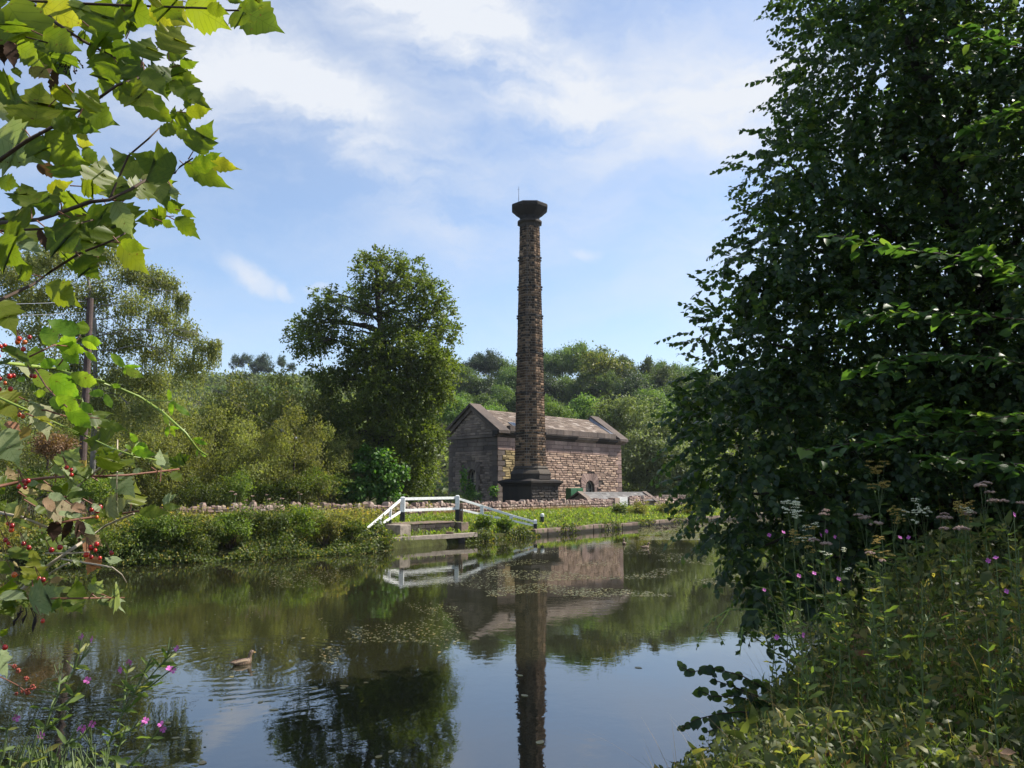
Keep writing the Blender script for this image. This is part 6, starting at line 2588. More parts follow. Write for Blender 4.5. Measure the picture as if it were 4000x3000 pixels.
rw = [(3060, 2080, 6.2, 'purple flowered willowherb nearest the dark overhanging leaves on the right bank', [(0, 0), (-55, 10)]), (3230, 2075, 6.3, 'willowherb with a tuft of purple flowers left of the tall cream meadowsweet', [(0, 0), (30, 22), (-25, 15)]),
      (3120, 2250, 5.6, 'willowherb bearing two low purple flowers near the water on the right bank', [(0, 0), (60, -10)]), (3275, 2262, 5.4, 'willowherb with one large purple flower in the middle of the right bank', [(0, 0)]),
      (3530, 2100, 6.0, 'straight willowherb with two purple flowers in the centre of the right bank', [(-15, 0), (20, 0)]), (3135, 2480, 4.6, 'short willowherb with a single purple flower at the lower left of the right bank', [(0, 0), (-100, 10)]),
      (2985, 2305, 6.6, 'small willowherb standing out over the water on the right bank', [(0, 0)]), (3380, 2200, 5.2, 'flowerless leafy willowherb right of the middle of the right bank', []),
      (3890, 2180, 5.0, 'willowherb with scattered purple flowers towards the right edge', [(0, 0), (40, 130), (-30, 10)]), (3960, 2010, 5.3, 'tallest willowherb at the right edge of the frame', [(0, 0)]), (3600, 2280, 4.6, 'pale leafy willowherb without flowers near the lower right', []), (3850, 2420, 4.2, 'leafy willowherb shoot at the lower right edge', [])]
for u, v, Y, lab, fl_ in rw:
    b, t = rooted(u, v, Y)
    mid = b.lerp(t, .55) + Vector((random.uniform(-.05, .05), 0, 0))
    st = [[b, b.lerp(mid, .5), mid, t]]
    for k in range(2):
        s = b.lerp(t, random.uniform(.45, .7))
        st.append([s, s + Vector((random.uniform(-.12, .12), random.uniform(-.08, .08), (t.z - s.z) * .6))])
    willowherb(st, lab, [px(u + a, v + c_, Y) for a, c_ in fl_], Lf=.095, gap=.075, r0=.005, fr_=.017)


def umbel_plant(name, u, v, Y, R0, mat, label, n_heads=5, spread=.12, kind='dome', leafy=True):
    b, t = rooted(u, v, Y)
    rt = empty(name, b)
    tag(rt, label, 'plant')
    m = MB()
    node = (t - b) * .82
    m.tube([Vector((0, 0, -.1)), (t - b) * .4 + Vector((.02, 0, 0)), node], [.006, .005, .0035], 5)
    heads = []
    for k in range(n_heads):
        off = Vector((random.uniform(-spread, spread), random.uniform(-spread, spread) * .7, random.uniform(-.06, .04) if kind == 'dome' else random.uniform(-.16, .05)))
        if kind == 'plume':
            off.x *= .8
        h_ = (t - b) + off
        m.tube([node, h_], [.002, .0012], 4)
        heads.append(h_)
    m.build('stem', M['stem'], rt)
    for h_ in heads:
        m = MB()
        if kind == 'dome':
            flower_dome(m, h_, R0 * random.uniform(.7, 1.15), 16)
        else:
            for _ in range(6):
                flower_dome(m, h_ + Vector((random.uniform(-.7, .7) * R0, random.uniform(-.5, .5) * R0, random.uniform(-.6, .6) * R0)), R0 * .38, 8)
        m.build('flower_head', M[mat], rt)
    if leafy:
        for k in range(16):
            z = random.uniform(.25, .85)
            p = (t - b) * z
            a = random.uniform(0, 6.28)
            herb_leaf(rt, p, (math.cos(a), math.sin(a), random.uniform(-.3, .4)), random.uniform(.07, .12), .34)


for u, v, Y, R0, lab, nh in ((3375, 2025, 6.4, .055, 'greyish pink hemp agrimony below the first tall seed plume on the right bank', 5), (3195, 2120, 6.2, .05, 'pale pink hemp agrimony tucked under the cream meadowsweet', 5), (3220, 1985, 6.8, .05, 'faded hemp agrimony standing alone before the dark tree', 3),
                             (3660, 2020, 6.2, .05, 'dull pink hemp agrimony in the middle of the right bank', 4), (3740, 2000, 6.3, .055, 'dull pink hemp agrimony left of the tallest pink one', 5), (3840, 1905, 6.0, .05, 'highest broad pink hemp agrimony near the right edge', 7), (3930, 1945, 5.7, .048, 'broad pink hemp agrimony at the right edge', 6),
                             (3700, 2085, 5.6, .05, 'low pink hemp agrimony right of the two flowered willowherb', 4), (3450, 2180, 5.4, .04, 'small faded hemp agrimony low in the middle of the right bank', 3)):
    umbel_plant('hemp_agrimony', u, v, Y, R0 * .85, 'dull_pink', lab, max(2, round(nh * .6)))
for u, v, Y, R0, mt, lab, nh in ((3090, 1985, 6.5, .05, 'cream', 'cream meadowsweet plume brightest against the dark tree', 8), (3170, 2050, 6.5, .04, 'cream', 'small cream meadowsweet right of the brightest plume', 4), (3130, 2075, 6.4, .05, 'seed', 'yellow brown meadowsweet seed plume under the cream one', 6),
                                 (3425, 1835, 6.6, .05, 'seed', 'tallest yellow brown seed plume standing before the dark tree', 9), (3480, 1985, 6.4, .045, 'seed', 'yellow brown seed plume right of the tallest one', 5), (3560, 1965, 6.4, .04, 'cream', 'cream meadowsweet head in the middle of the right bank', 3),
                                 (3605, 1985, 6.4, .04, 'cream', 'cream meadowsweet head right of its twin in the middle of the right bank', 4), (3770, 1945, 6.2, .04, 'cream', 'cream meadowsweet left of the highest pink agrimony', 3), (3770, 1985, 6.2, .05, 'seed', 'yellow brown seed plumes left of the highest pink agrimony', 6),
                                 (3260, 2170, 5.8, .035, 'cream', 'small cream meadowsweet low in the herbs', 3), (3430, 2120, 5.7, .045, 'seed', 'low yellow brown seed plume in the herbs', 5)):
    umbel_plant('meadowsweet', u, v, Y, R0, mt, lab, nh, .10, 'plume')

# leafy shoots with broad leaves standing among the herbs
SHLAB = 'broad leaved green shoot among the tangled herbs of the right bank'
for i in range(34):
    u, v = random.uniform(2950, 4000), random.uniform(2250, 2960)
    if (v - 2250) < (3250 - u) * 1.3:
        u = 3300 + (u - 2950) * .6
    Y = 7.4 - (v - 2200) / 800 * 3.2 + random.uniform(-.2, .2)
    b, t = rooted(u, v, Y)
    b.z = min(b.z, t.z - .15)
    rt = empty('leafy_shoot', b)
    tag(rt, SHLAB, 'plant', 'broad leaved shoots on the right bank')
    m = MB()
    m.tube([Vector((0, 0, -.1)), (t - b) * .5, t - b], [.004, .003, .0015], 5)
    m.build('stem', M['stem'] if i % 3 else M['red_twig'], rt)
    for k in range(random.randint(7, 13)):
        z = random.uniform(.35, 1.0)
        a = k * 2.3 + random.uniform(-.4, .4)
        L = random.uniform(.05, .105)
        p_ = (t - b) * z + Vector((math.cos(a) * .03, math.sin(a) * .03, 0))
        d_ = Vector((math.cos(a), math.sin(a), random.uniform(-.45, .25))).normalized()
        place_leaf(rt, p_ + b, p_ + b + d_ * L, M['herb_part'] if i % 6 else M['guelder_red'], 'bramble' if i % 2 else 'oval', random.uniform(.7, 1.05), random.uniform(-.3, .3), face=(0, -.35, 1))

# arching bramble and a dark alder sapling over the water, right
def twig_leaves(name, label, paths, mat, kind, L, gap, barkm, width=.9, cat='plant', hang=.2, droop_face=(0, -.3, 1), foot=None):
    a0 = Vector(paths[0][0])
    rt = empty(name, foot or a0)
    tag(rt, label, cat)
    m = MB()
    for path in paths:
        pts = [Vector(p) for p in path]
        m.tube([p - rt.location for p in pts], [.006 * (1 - .75 * i / len(pts)) + .001 for i in range(len(pts))], 5)
        for a, b in zip(pts, pts[1:]):
            nn = max(1, int((b - a).length / gap))
            d_ = (b - a).normalized()
            sd = d_.cross(Vector((0, 0, 1))).normalized()
            for i in range(nn):
                p = a.lerp(b, (i + random.random()) / nn)
                sg = 1 if random.random() < .5 else -1
                dd = d_ * .5 + sd * sg * random.uniform(.2, .9) + Vector((0, 0, random.uniform(-hang * 2, hang)))
                place_leaf(rt, p, p + dd.normalized() * L * random.uniform(.65, 1.2), mat, kind, width, random.uniform(-.5, .5), face=droop_face)
    m.build('branches', barkm, rt, smooth=True)
    return rt


f_ = Vector((3.1, 7.9, gz(3.1, 7.9)))
zA_ = lambda u, v, Y: px(u, v, Y)
twig_leaves('alder_sapling', 'dark leaved alder sapling hanging over the open water on the right', [
    [f_, zA_(2900, 2640, 7.3), zA_(2790, 2610, 7.2), zA_(2700, 2625, 7.1), zA_(2650, 2600, 7.1)],
    [f_, zA_(2880, 2720, 7.2), zA_(2780, 2720, 7.1), zA_(2720, 2690, 7.0)],
    [f_, zA_(2890, 2780, 7.2), zA_(2800, 2790, 7.1), zA_(2720, 2810, 7.0), zA_(2650, 2850, 6.95)],
    [f_, zA_(2860, 2680, 7.1), zA_(2800, 2660, 7.1), zA_(2760, 2600, 7.0)], [f_, zA_(2900, 2850, 7.2), zA_(2830, 2830, 7.1), zA_(2760, 2860, 7.0)]], M['rtree_part'], 'oval', .085, .04, M['twig'], .95, 'tree', .55, droop_face=(-.2, -1, .4), foot=f_)
f2 = Vector((3.6, 8.8, gz(3.6, 8.8)))
twig_leaves('arching_bramble', 'arching bramble cane curling down to the water on the right', [
    [f2, px(2960, 2380, 7.6), px(2850, 2380, 7.4), px(2780, 2420, 7.3), px(2730, 2500, 7.2), px(2720, 2540, 7.2)],
    [px(2850, 2380, 7.4), px(2800, 2460, 7.2), px(2830, 2520, 7.1)], [f2, px(2900, 2450, 7.4), px(2890, 2560, 7.2)], [f2, px(3000, 2300, 7.2), px(2950, 2290, 7.1)]], M['herb_part'], 'bramble', .055, .05, M['cane'], .8, 'plant', .2, foot=f2)

# ------------------------------------------------------------------ guelder rose and bramble, close on the left
GR = empty('guelder_rose', (-2.2, 1.3, gz(-2.2, 1.3)))
tag(GR, 'guelder rose shrub with lobed yellow green leaves and red berries framing the left side', 'shrub')
BR = empty('bramble', (-2.0, 1.6, gz(-2.0, 1.6)))
tag(BR, 'bramble with a long bright green arching cane on the left', 'bramble')
zA = lambda x, y: (x / 3.16, y / 3.16)
zB = lambda x, y: (x / 2.458, 500 + y / 2.458)
zC = lambda x, y: (x / 2.458, 1150 + y / 2.458)
zD = lambda x, y: (x / 3.16, 1750 + y / 3.16)
zF = lambda x, y: (x / 1.276, 1700 + y / 1.276)
z1 = lambda x, y: (x / 1.843, y / 1.843)


def depth_of(u, v, base=1.28):
    return base + .10 * math.sin(u * .011 + v * .017) + .06 * math.sin(v * .031)


BRANCHES = []


def branch(root, fn, pts, r0, r1, mat, base=1.28, start=None, name='branch', extend=True):
    P_ = []
    for x, y in pts:
        u, v = fn(x, y)
        P_.append(px(u, v, depth_of(u, v, base)))
    if extend:                                   # carry it on out of the frame towards the shrub's foot
        d_ = (P_[0] - P_[1]).normalized()
        P_ = [P_[0] + d_ * .5 + Vector((-.25, 0, -.25)), P_[0] + d_ * .2] + P_
        sm = MB()                                # the shrub's own stem, out of the frame
        f_ = root.location + Vector((random.uniform(-.1, .1), random.uniform(-.1, .1), -.1))
        sm.tube([f_ - root.location, f_.lerp(P_[0], .55) + Vector((-.12, 0, .05)) - root.location, P_[0] - root.location], [r0 * 2.2, r0 * 1.6, r0 * 1.05], 6)
        sm.build('stem', mat, root, smooth=True)
    m = MB()
    n_ = len(P_)
    m.tube([p - root.location for p in P_], [r0 + (r1 - r0) * i / (n_ - 1) for i in range(n_)], 7)
    m.build(name, mat, root, smooth=True)
    BRANCHES.append(P_)
    return P_


tw_ = M['red_twig']
branch(GR, zA, [(0, 215), (440, 70), (520, 120), (700, 290), (1000, 490), (1240, 620), (1560, 780), (1700, 850), (2000, 960), (2100, 985)], .0042, .0014, M['twig'])
branch(GR, z1, [(0, 1150), (200, 1010), (490, 850), (600, 780), (720, 700), (850, 610), (930, 585), (1090, 525), (1240, 515)], .004, .0014, M['twig'])
branch(GR, zB, [(0, 910), (370, 880), (640, 790), (870, 710), (1050, 690), (1250, 590), (1400, 500), (1680, 430), (1730, 370), (1850, 290)], .0044, .0014, M['twig'])
branch(GR, zB, [(0, 880), (250, 780), (530, 630), (690, 510)], .0036, .0015, M['twig'])
branch(GR, zB, [(0, 990), (400, 970), (620, 950), (900, 880)], .003, .0014, M['twig'])
branch(GR, zB, [(0, 1650), (320, 1500), (500, 1370), (750, 1210), (1080, 1080), (1200, 1010)], .0036, .0018, M['twig'])
branch(GR, zB, [(1050, 690), (1230, 270), (1430, 100), (1530, 0)], .002, .0013, M['twig'], extend=False)
branch(GR, z1, [(-200, -20), (450, 20), (800, 35), (1100, 45), (1500, 60), (1640, 75), (1720, 75)], .0032, .0015, M['twig'])
branch(GR, zB, [(1050, 690), (1180, 700), (1280, 640), (1370, 600)], .0015, .001, tw_, extend=False)
branch(GR, zA, [(0, 375), (520, 510), (640, 545), (880, 660)], .0016, .001, M['twig'])
branch(GR, zD, [(0, 470), (330, 400), (560, 370), (900, 345), (1230, 350), (1560, 335), (1880, 300), (2212, 260)], .0034, .0014, tw_)
branch(GR, zD, [(0, 800), (300, 860), (560, 970), (760, 1040)], .0032, .0018, M['dry_stem'])
branch(GR, zD, [(700, 930), (980, 875), (1460, 820), (1700, 780), (2000, 740)], .0022, .0012, tw_, extend=False)
branch(GR, zD, [(480, 1560), (600, 1450), (880, 1250), (1050, 1140), (1300, 960), (1650, 810)], .0045, .0018, M['dry_stem'])
branch(GR, zD, [(300, 860), (350, 740), (450, 640), (540, 590)], .0014, .001, M['twig'], extend=False)
branch(GR, zD, [(960, 470), (1080, 370), (1280, 210), (1600, 0)], .002, .0015, M['dry_stem'], extend=False)
branch(GR, zD, [(1440, 800), (1440, 600), (1445, 300), (1452, -100)], .0013, .001, M['dry_stem'], extend=False)
branch(GR, zD, [(560, 1300), (900, 1300), (1100, 1285)], .0014, .001, M['dry_stem'], extend=False)
branch(GR, zD, [(600, 1560), (780, 1450), (850, 1420)], .0018, .0012, M['dry_stem'], extend=False)
branch(GR, zD, [(760, 1370), (1200, 1440), (1380, 1470), (1500, 1560), (1560, 1660)], .0014, .0009, M['dry_stem'], extend=False)
branch(GR, zF, [(-40, 800), (170, 815), (400, 813), (620, 810)], .0024, .001, tw_)
branch(GR, zF, [(450, 805), (470, 770), (490, 740)], .001, .0008, tw_, extend=False)
branch(GR, zC, [(200, 1120), (440, 1110), (560, 1150), (800, 1220), (940, 1255)], .0016, .001, tw_)
branch(GR, zD, [(1460, 820), (1600, 790), (1620, 690)], .001, .0008, tw_, extend=False)

# leaves: (base x, y, tip x, y, width, tint)
g, p, r_, d_ = 'guelder', 'guelder_pale', 'guelder_red', 'dead'
LA = [(100, 60, 560, 720, .75, g), (470, 50, 1110, 345, .7, g), (530, 440, 1000, 630, .8, g), (1380, 540, 1825, 830, .6, g), (1230, 470, 1330, 0, 1.15, g), (1760, 720, 1850, 455, 1.25, g), (2080, 650, 2200, 320, 1.0, g),
      (1460, 10, 1860, 265, .9, g), (1850, 90, 2115, 325, .75, g), (1920, -40, 2230, 250, 1.0, g), (1450, 780, 1795, 1005, .65, g), (1380, 785, 1260, 1170, .85, g), (1780, 870, 2040, 1160, .6, g), (1590, 1110, 2160, 1515, .62, g),
      (1020, 1340, 1205, 1090, .95, g), (1010, 1370, 1475, 1560, .75, g), (440, 1590, 480, 1000, 1.05, g), (690, 1225, 920, 1050, .9, g), (0, 1080, 285, 1020, 1.0, g), (-60, 1340, 370, 1480, .8, p), (215, 570, 560, 810, .8, g), (650, 600, 830, 900, .9, g),
      (380, 820, 620, 960, .9, r_), (110, 510, 170, 850, .55, d_), (20, 540, 60, 800, .7, d_), (610, 620, 450, 955, .6, d_), (690, 850, 660, 1215, .38, d_), (960, 440, 1120, 500, .9, g), (1240, 490, 1420, 620, .8, g), (1230, 640, 1480, 700, .5, g),
      (1100, 330, 1210, 460, .6, g), (0, 60, -20, -120, 1, g), (-40, 1100, 270, 1260, .6, g), (860, 1500, 1240, 1620, .6, g), (700, 1280, 780, 1350, .9, g), (900, 1150, 1010, 1280, .8, p), (1600, 380, 1660, 240, .9, g), (2120, 960, 2260, 820, .9, g), (2100, 1000, 2330, 1240, .7, g),
      (1540, 150, 1670, 270, .9, g), (160, 840, 260, 980, .6, g), (2130, 1480, 2160, 1310, .5, g)]
LZ1 = [(1220, 570, 1450, 600, .8, g), (1250, 610, 1510, 800, .6, g), (1260, 470, 1310, 590, .9, g), (1240, 520, 1310, 460, .9, g), (1300, 470, 1420, 450, .8, g), (1170, 320, 1300, 185, 1.0, g), (1200, 420, 1345, 390, .7, g), (1330, 780, 1370, 715, .8, g),
       (1340, 810, 1515, 790, .7, g), (1265, 880, 1400, 820, .9, g), (1150, 960, 1310, 920, .8, g), (1270, 940, 1375, 1000, .8, g), (1390, 1090, 1530, 900, .9, g), (1400, 1010, 1560, 990, .8, g), (1480, 1150, 1720, 1220, .55, g), (1480, 1140, 1590, 1095, .6, g),
       (1330, 1190, 1660, 1355, .5, g), (1380, 1180, 1550, 1190, .8, g), (1110, 30, 1380, 205, .8, g), (1350, 20, 1620, 190, .8, g), (1490, 50, 1640, 100, .8, g), (1720, 60, 2040, 245, .75, g), (1740, 60, 1890, 45, .8, g), (1790, 30, 1880, -40, 1, g), (880, 20, 1090, 150, .8, g),
       (1640, 0, 1750, 20, .6, g), (1070, 10, 1170, -60, 1, g)]
LB = [(430, 90, 805, 345, .75, g), (310, 110, 495, 345, .95, g), (-20, 60, 335, 300, .95, p), (690, 480, 640, 240, 1.35, g), (960, 650, 1020, 265, .95, g), (1180, 705, 1150, 430, .85, g), (1350, 500, 1090, 250, .8, g), (1690, 410, 1300, 300, .9, g), (1480, 530, 1700, 510, .6, g),
      (1350, 440, 1720, 640, .5, p), (1590, 770, 1775, 730, .8, g), (1600, 840, 1430, 790, .9, g), (1590, 850, 1320, 905, .8, g), (1560, 900, 1690, 950, .6, g), (1690, 860, 1900, 1050, .65, g), (1740, 790, 1880, 860, .6, g), (1020, 740, 1250, 1110, .95, g), (830, 830, 1085, 905, .85, g),
      (600, 710, 860, 700, .85, g), (590, 720, 530, 550, .9, g), (460, 610, 695, 515, .6, g), (300, 770, 230, 500, 1.0, g), (-20, 500, 175, 560, .8, g), (185, 560, 310, 780, .55, g), (560, 800, 330, 750, .7, g), (600, 760, 880, 1060, .55, g), (500, 960, 780, 1150, .85, g), (900, 900, 890, 1285, 1.05, g),
      (860, 920, 1070, 1060, .9, g), (430, 950, 540, 1090, .5, g), (50, 1030, 425, 1245, .5, p), (-30, 1100, 215, 1300, 1.1, g), (310, 1405, 100, 1320, .9, g), (460, 1500, 745, 1700, .7, g), (770, 1240, 950, 1440, .85, g), (1150, 1110, 1440, 1395, .7, g), (370, 980, 440, 1165, .45, d_), (310, 890, 10, 800, .9, g),
      (1160, 1100, 1400, 1160, .6, g), (40, 980, 300, 1060, .9, g), (360, 380, 640, 420, .45, d_), (1380, 560, 1420, 690, .7, r_), (800, 200, 970, 380, .6, g), (500, 230, 620, 330, .6, p), (780, 560, 990, 600, .9, g), (950, 1240, 1040, 1280, .7, g), (1640, 560, 1700, 700, .5, p), (740, 100, 915, 160, .7, g), (650, 960, 780, 1060, .8, g), (1250, 460, 1330, 540, .7, g)]
LC = [(-20, 60, 160, 360, .9, g), (180, 1130, 415, 1130, .7, g), (340, 1180, 535, 1240, .9, g), (-10, 1320, 180, 1600, 1.0, p), (60, 1230, 190, 1290, .8, r_), (880, 1150, 1085, 1130, .8, g), (700, 1340, 860, 1250, .8, g), (1010, 1650, 1150, 1530, 1.3, g), (1550, 1660, 1540, 1490, .8, p), (1690, 1600, 1815, 1545, .9, g),
      (590, 1650, 750, 1480, .7, p), (140, 650, 300, 850, .8, p), (40, 510, 280, 720, .55, g), (0, 660, 140, 640, .8, g), (-20, 940, 170, 1170, 1.0, g), (270, 1270, 200, 1400, .8, r_), (280, 1030, 430, 1090, .8, p), (520, 1630, 600, 1600, .8, g), (290, 900, 390, 850, .9, g), (420, 890, 560, 980, .8, g), (930, 1240, 1210, 1300, .5, g), (0, 1200, 70, 1330, .8, g), (960, 1190, 1050, 1220, .8, g), (990, 1290, 1050, 1310, .9, g)]
LD = [(1300, 265, 1450, 50, 1.25, g), (1630, 700, 1690, 430, 1.15, g), (1300, 750, 1580, 640, .95, p), (2010, 665, 2210, 600, .9, p), (2010, 730, 2230, 720, .6, g), (1720, 780, 2060, 800, .6, g), (1120, 350, 930, 200, .9, g), (770, 240, 960, 30, 1.0, p), (690, 320, 805, 200, 1.0, p), (690, 330, 640, 180, .7, g),
      (150, 440, 130, 240, .9, r_), (270, 490, 445, 620, .8, r_), (640, 480, 775, 595, .8, g), (785, 585, 850, 390, .6, g), (830, 600, 1165, 580, .5, g), (600, 570, 805, 650, .7, p), (540, 620, 705, 800, .7, r_), (330, 610, 485, 730, .8, g), (-20, 760, 90, 640, .9, g), (90, 800, 215, 650, .8, p), (150, 880, 425, 985, .7, g),
      (1140, 690, 1255, 810, .7, g), (1250, 810, 1470, 835, .5, p), (890, 830, 1025, 855, .7, p), (690, 900, 650, 1145, .8, d_), (880, 880, 755, 1145, .45, d_), (960, 890, 945, 1165, .65, d_), (1010, 910, 1030, 1090, .4, d_), (1060, 1090, 1255, 1200, .8, r_), (1190, 1100, 1325, 1150, .9, g), (280, 1280, 490, 1390, .8, g), (380, 1620, 375, 1370, .85, g),
      (560, 1640, 540, 1480, .8, g), (1140, 1690, 1160, 1560, .8, g), (1190, 1340, 1075, 1545, .9, r_), (80, 1570, 235, 1640, .8, g), (720, 800, 1000, 850, .6, p), (880, 700, 1080, 820, .7, r_), (440, 720, 570, 830, .8, g), (240, 760, 300, 850, .6, r_), (340, 430, 490, 450, .7, p), (460, 1400, 545, 1520, .7, p), (620, 1640, 800, 1620, .6, r_), (1320, 350, 1410, 400, .8, p), (1380, 380, 1540, 410, .7, g),
      (1640, 290, 1770, 280, .8, p), (1950, 250, 2060, 60, .9, p), (2100, 230, 2212, 90, .9, g), (2120, 300, 2240, 430, .8, g), (1960, 300, 2060, 340, .8, g), (1050, 880, 1240, 930, .7, g), (1050, 1120, 1130, 1060, 1.0, r_), (900, 1350, 1000, 1460, .6, g), (270, 1180, 330, 1020, .6, p), (520, 1060, 580, 1230, .6, g), (-20, 560, 60, 480, 1, g), (820, 310, 900, 290, .7, p), (160, 1400, 210, 1480, .8, r_)]
LF = [(0, 800, 130, 830, .8, p), (200, 770, 405, 800, .8, g), (465, 785, 512, 715, .9, p), (490, 815, 552, 862, .9, g), (570, 800, 622, 775, .8, p), (560, 815, 622, 835, .7, p), (160, 720, 180, 600, .9, g), (100, 700, 210, 760, .8, g), (230, 700, 330, 740, .6, g), (-10, 640, 70, 700, .8, g), (80, 770, 120, 880, .8, g), (-20, 870, 90, 860, .8, g), (-10, 1080, 50, 1200, 1.0, p), (0, 1000, 40, 960, .8, g), (300, 810, 260, 880, .6, g), (60, 560, 130, 640, .8, g)]
for fn, lst in ((zA, LA), (z1, LZ1), (zB, LB), (zC, LC), (zD, LD), (zF, LF)):
    for bx, by, tx, ty, w, mt in lst:
        u0, v0 = fn(bx, by)
        u1, v1 = fn(tx, ty)
        Yd = depth_of((u0 + u1) / 2, (v0 + v1) / 2, 1.24 + random.uniform(-.06, .12))
        b = px(u0, v0, Yd)
        u1, v1 = u0 + (u1 - u0) * .98, v0 + (v1 - v0) * .98
        t = px(u1, v1, Yd + random.uniform(-.35, .35) * math.hypot(u1 - u0, v1 - v0) / F * Yd)
        kd = 'guelder' if w > .84 else 'guelder_narrow'
        ww = w if kd == 'guelder' else w * 1.25
        low_ = fn in (zC, zD, zF)
        fc_ = ((Vector((0, 0, CAMZ)) - b).normalized() + sunv * .9 + Vector((0, 0, .2))) if low_ else None
        place_leaf(GR, b, t, M[mt], kd, ww * 1.0, random.uniform(-.45, .45), face=fc_, name='leaf' if mt != 'dead' else 'dead_leaf')
        if mt != 'dead' and random.random() < .6:
            m = MB()
            dd = (t - b).normalized()
            m.tube([b - GR.location, b - dd * .016 + Vector((random.uniform(-.006, .006), 0, random.uniform(-.008, .004))) - GR.location], [.0009, .0011], 4)
            m.build('leaf_stalk', tw_, GR)

# leaves filling in along the upper branches
for P_ in BRANCHES[:10]:
    for a, b in zip(P_[2:], P_[3:]):
        for _ in range(max(1, int((b - a).length / .05))):
            if random.random() < .5:
                continue
            s = a.lerp(b, random.random()) + Vector((0, random.uniform(-.012, .02), 0))
            ax = (b - a).normalized()
            dd = (ax * random.uniform(.2, .9) + Vector((random.uniform(-.5, .5), random.uniform(-.5, .5), random.uniform(-1.1, .3)))).normalized()
            place_leaf(GR, s, s + dd * random.uniform(.035, .06), M['guelder'] if random.random() < .88 else M['guelder_pale'], random.choice(['guelder', 'guelder', 'guelder_narrow']), random.uniform(.75, 1.05), random.uniform(-.6, .6))

for P_ in BRANCHES[10:24]:
    for a, b in zip(P_[2:], P_[3:]):
        for _ in range(max(1, int((b - a).length / .04))):
            if random.random() < .25:
                continue
            s = a.lerp(b, random.random()) + Vector((random.uniform(-.03, .01), random.uniform(-.02, .03), random.uniform(-.015, .015)))
            if s.x / s.y > -.49:
                continue
            ax = (b - a).normalized()
            dd = (ax * random.uniform(.0, .8) + Vector((random.uniform(-.7, .7), random.uniform(-.5, .5), random.uniform(-1.0, .5)))).normalized()
            place_leaf(GR, s, s + dd * random.uniform(.03, .055), M[random.choice(['guelder', 'guelder', 'guelder', 'guelder_pale', 'guelder_red'])], random.choice(['guelder', 'guelder', 'guelder_narrow']), random.uniform(.75, 1.05), random.uniform(-.5, .5), face=(Vector((0, 0, CAMZ)) - s).normalized() + sunv * .9)

# berries
bs = MB()
bmm = bmesh.new()
bmesh.ops.create_uvsphere(bmm, u_segments=10, v_segments=7, radius=1)
bme = bpy.data.meshes.new('berry')
bmm.to_mesh(bme)
bmm.free()
bme.materials.append(M['berry'])
bme.polygons.foreach_set('use_smooth', np.ones(len(bme.polygons), bool))


def berries(fn, lst, rz, Yb=1.2):
    """clusters of berries hanging on short stalks"""
    for (x, y, nb, spr) in lst:
        u, v = fn(x, y)
        Yd = Yb + random.uniform(-.03, .03)
        c = px(u, v, Yd)
        m = MB()
        for k in range(max(1, round(nb * .62))):
            a = k * 2.4 + random.uniform(-.5, .5)
            q_ = spr * math.sqrt((k + .4) / nb)
            pp_ = c + Vector((math.cos(a) * q_, random.uniform(-.5, .5) * q_, math.sin(a) * q_ * 1.1))
            o = link('berry', bme, GR)
            o.location = pp_ - GR.location
            s = .0038 * random.uniform(.75, 1.12)
            o.scale = (s, s, s * 1.08)
            m.tube([pp_ - GR.location, c + Vector((-.012, 0, .022)) - GR.location], .0006, 3, cap=False)
        m.build('berry_stalk', tw_, GR)


berries(zC, [(220, 470, 8, .018), (30, 850, 13, .024), (320, 795, 3, .007), (10, 540, 6, .014), (120, 780, 1, .002), (210, 1170, 4, .008)], 0)
berries(zD, [(305, 440, 8, .010), (850, 265, 5, .012), (1180, 780, 6, .014), (130, 950, 5, .010), (330, 1220, 3, .009), (620, 1260, 2, .004), (710, 1230, 2, .006), (1150, 1275, 9, .017), (1365, 1300, 1, .002), (160, 1570, 2, .006), (510, 1640, 3, .008)], 0)
berries(zF, [(10, 1060, 3, .010), (210, 925, 1, .002), (30, 540, 3, .008)], 0)
# dry fruit cluster at the top
m = MB()
c = px(*zA(895, 690), 1.25)
for k in range(26):
    e_ = c + Vector((random.uniform(-.018, .018), random.uniform(-.015, .015), -random.uniform(.012, .032)))
    m.tube([c - GR.location, (c + e_) / 2 + Vector((0, 0, .003)) - GR.location, e_ - GR.location], .0006, 3)
    m.lathe([(.0005, -.0018), (.0018, 0), (.0005, .0018)], 5)
    m.v[-15:] = [(x + e_.x - GR.location.x, y + e_.y - GR.location.y, z + e_.z - GR.location.z) for x, y, z in m.v[-15:]]
m.build('dry_fruit', M['dark_berry'], GR)
m = MB()
for x, y in ((90, 890), (115, 920), (70, 930), (175, 930), (165, 960)):
    u, v = zF(x, y)
    e_ = px(u, v, 1.25) - GR.location
    s_ = px(*zF(x * .5 + 70, 860), 1.25) - GR.location
    m.tube([s_, (s_ + e_) / 2 + Vector((.004, 0, 0)), e_, e_ + Vector((0, 0, -.006))], [.0007, .0007, .0024, .0008], 5)
m.build('dry_fruit', M['dark_berry'], GR)

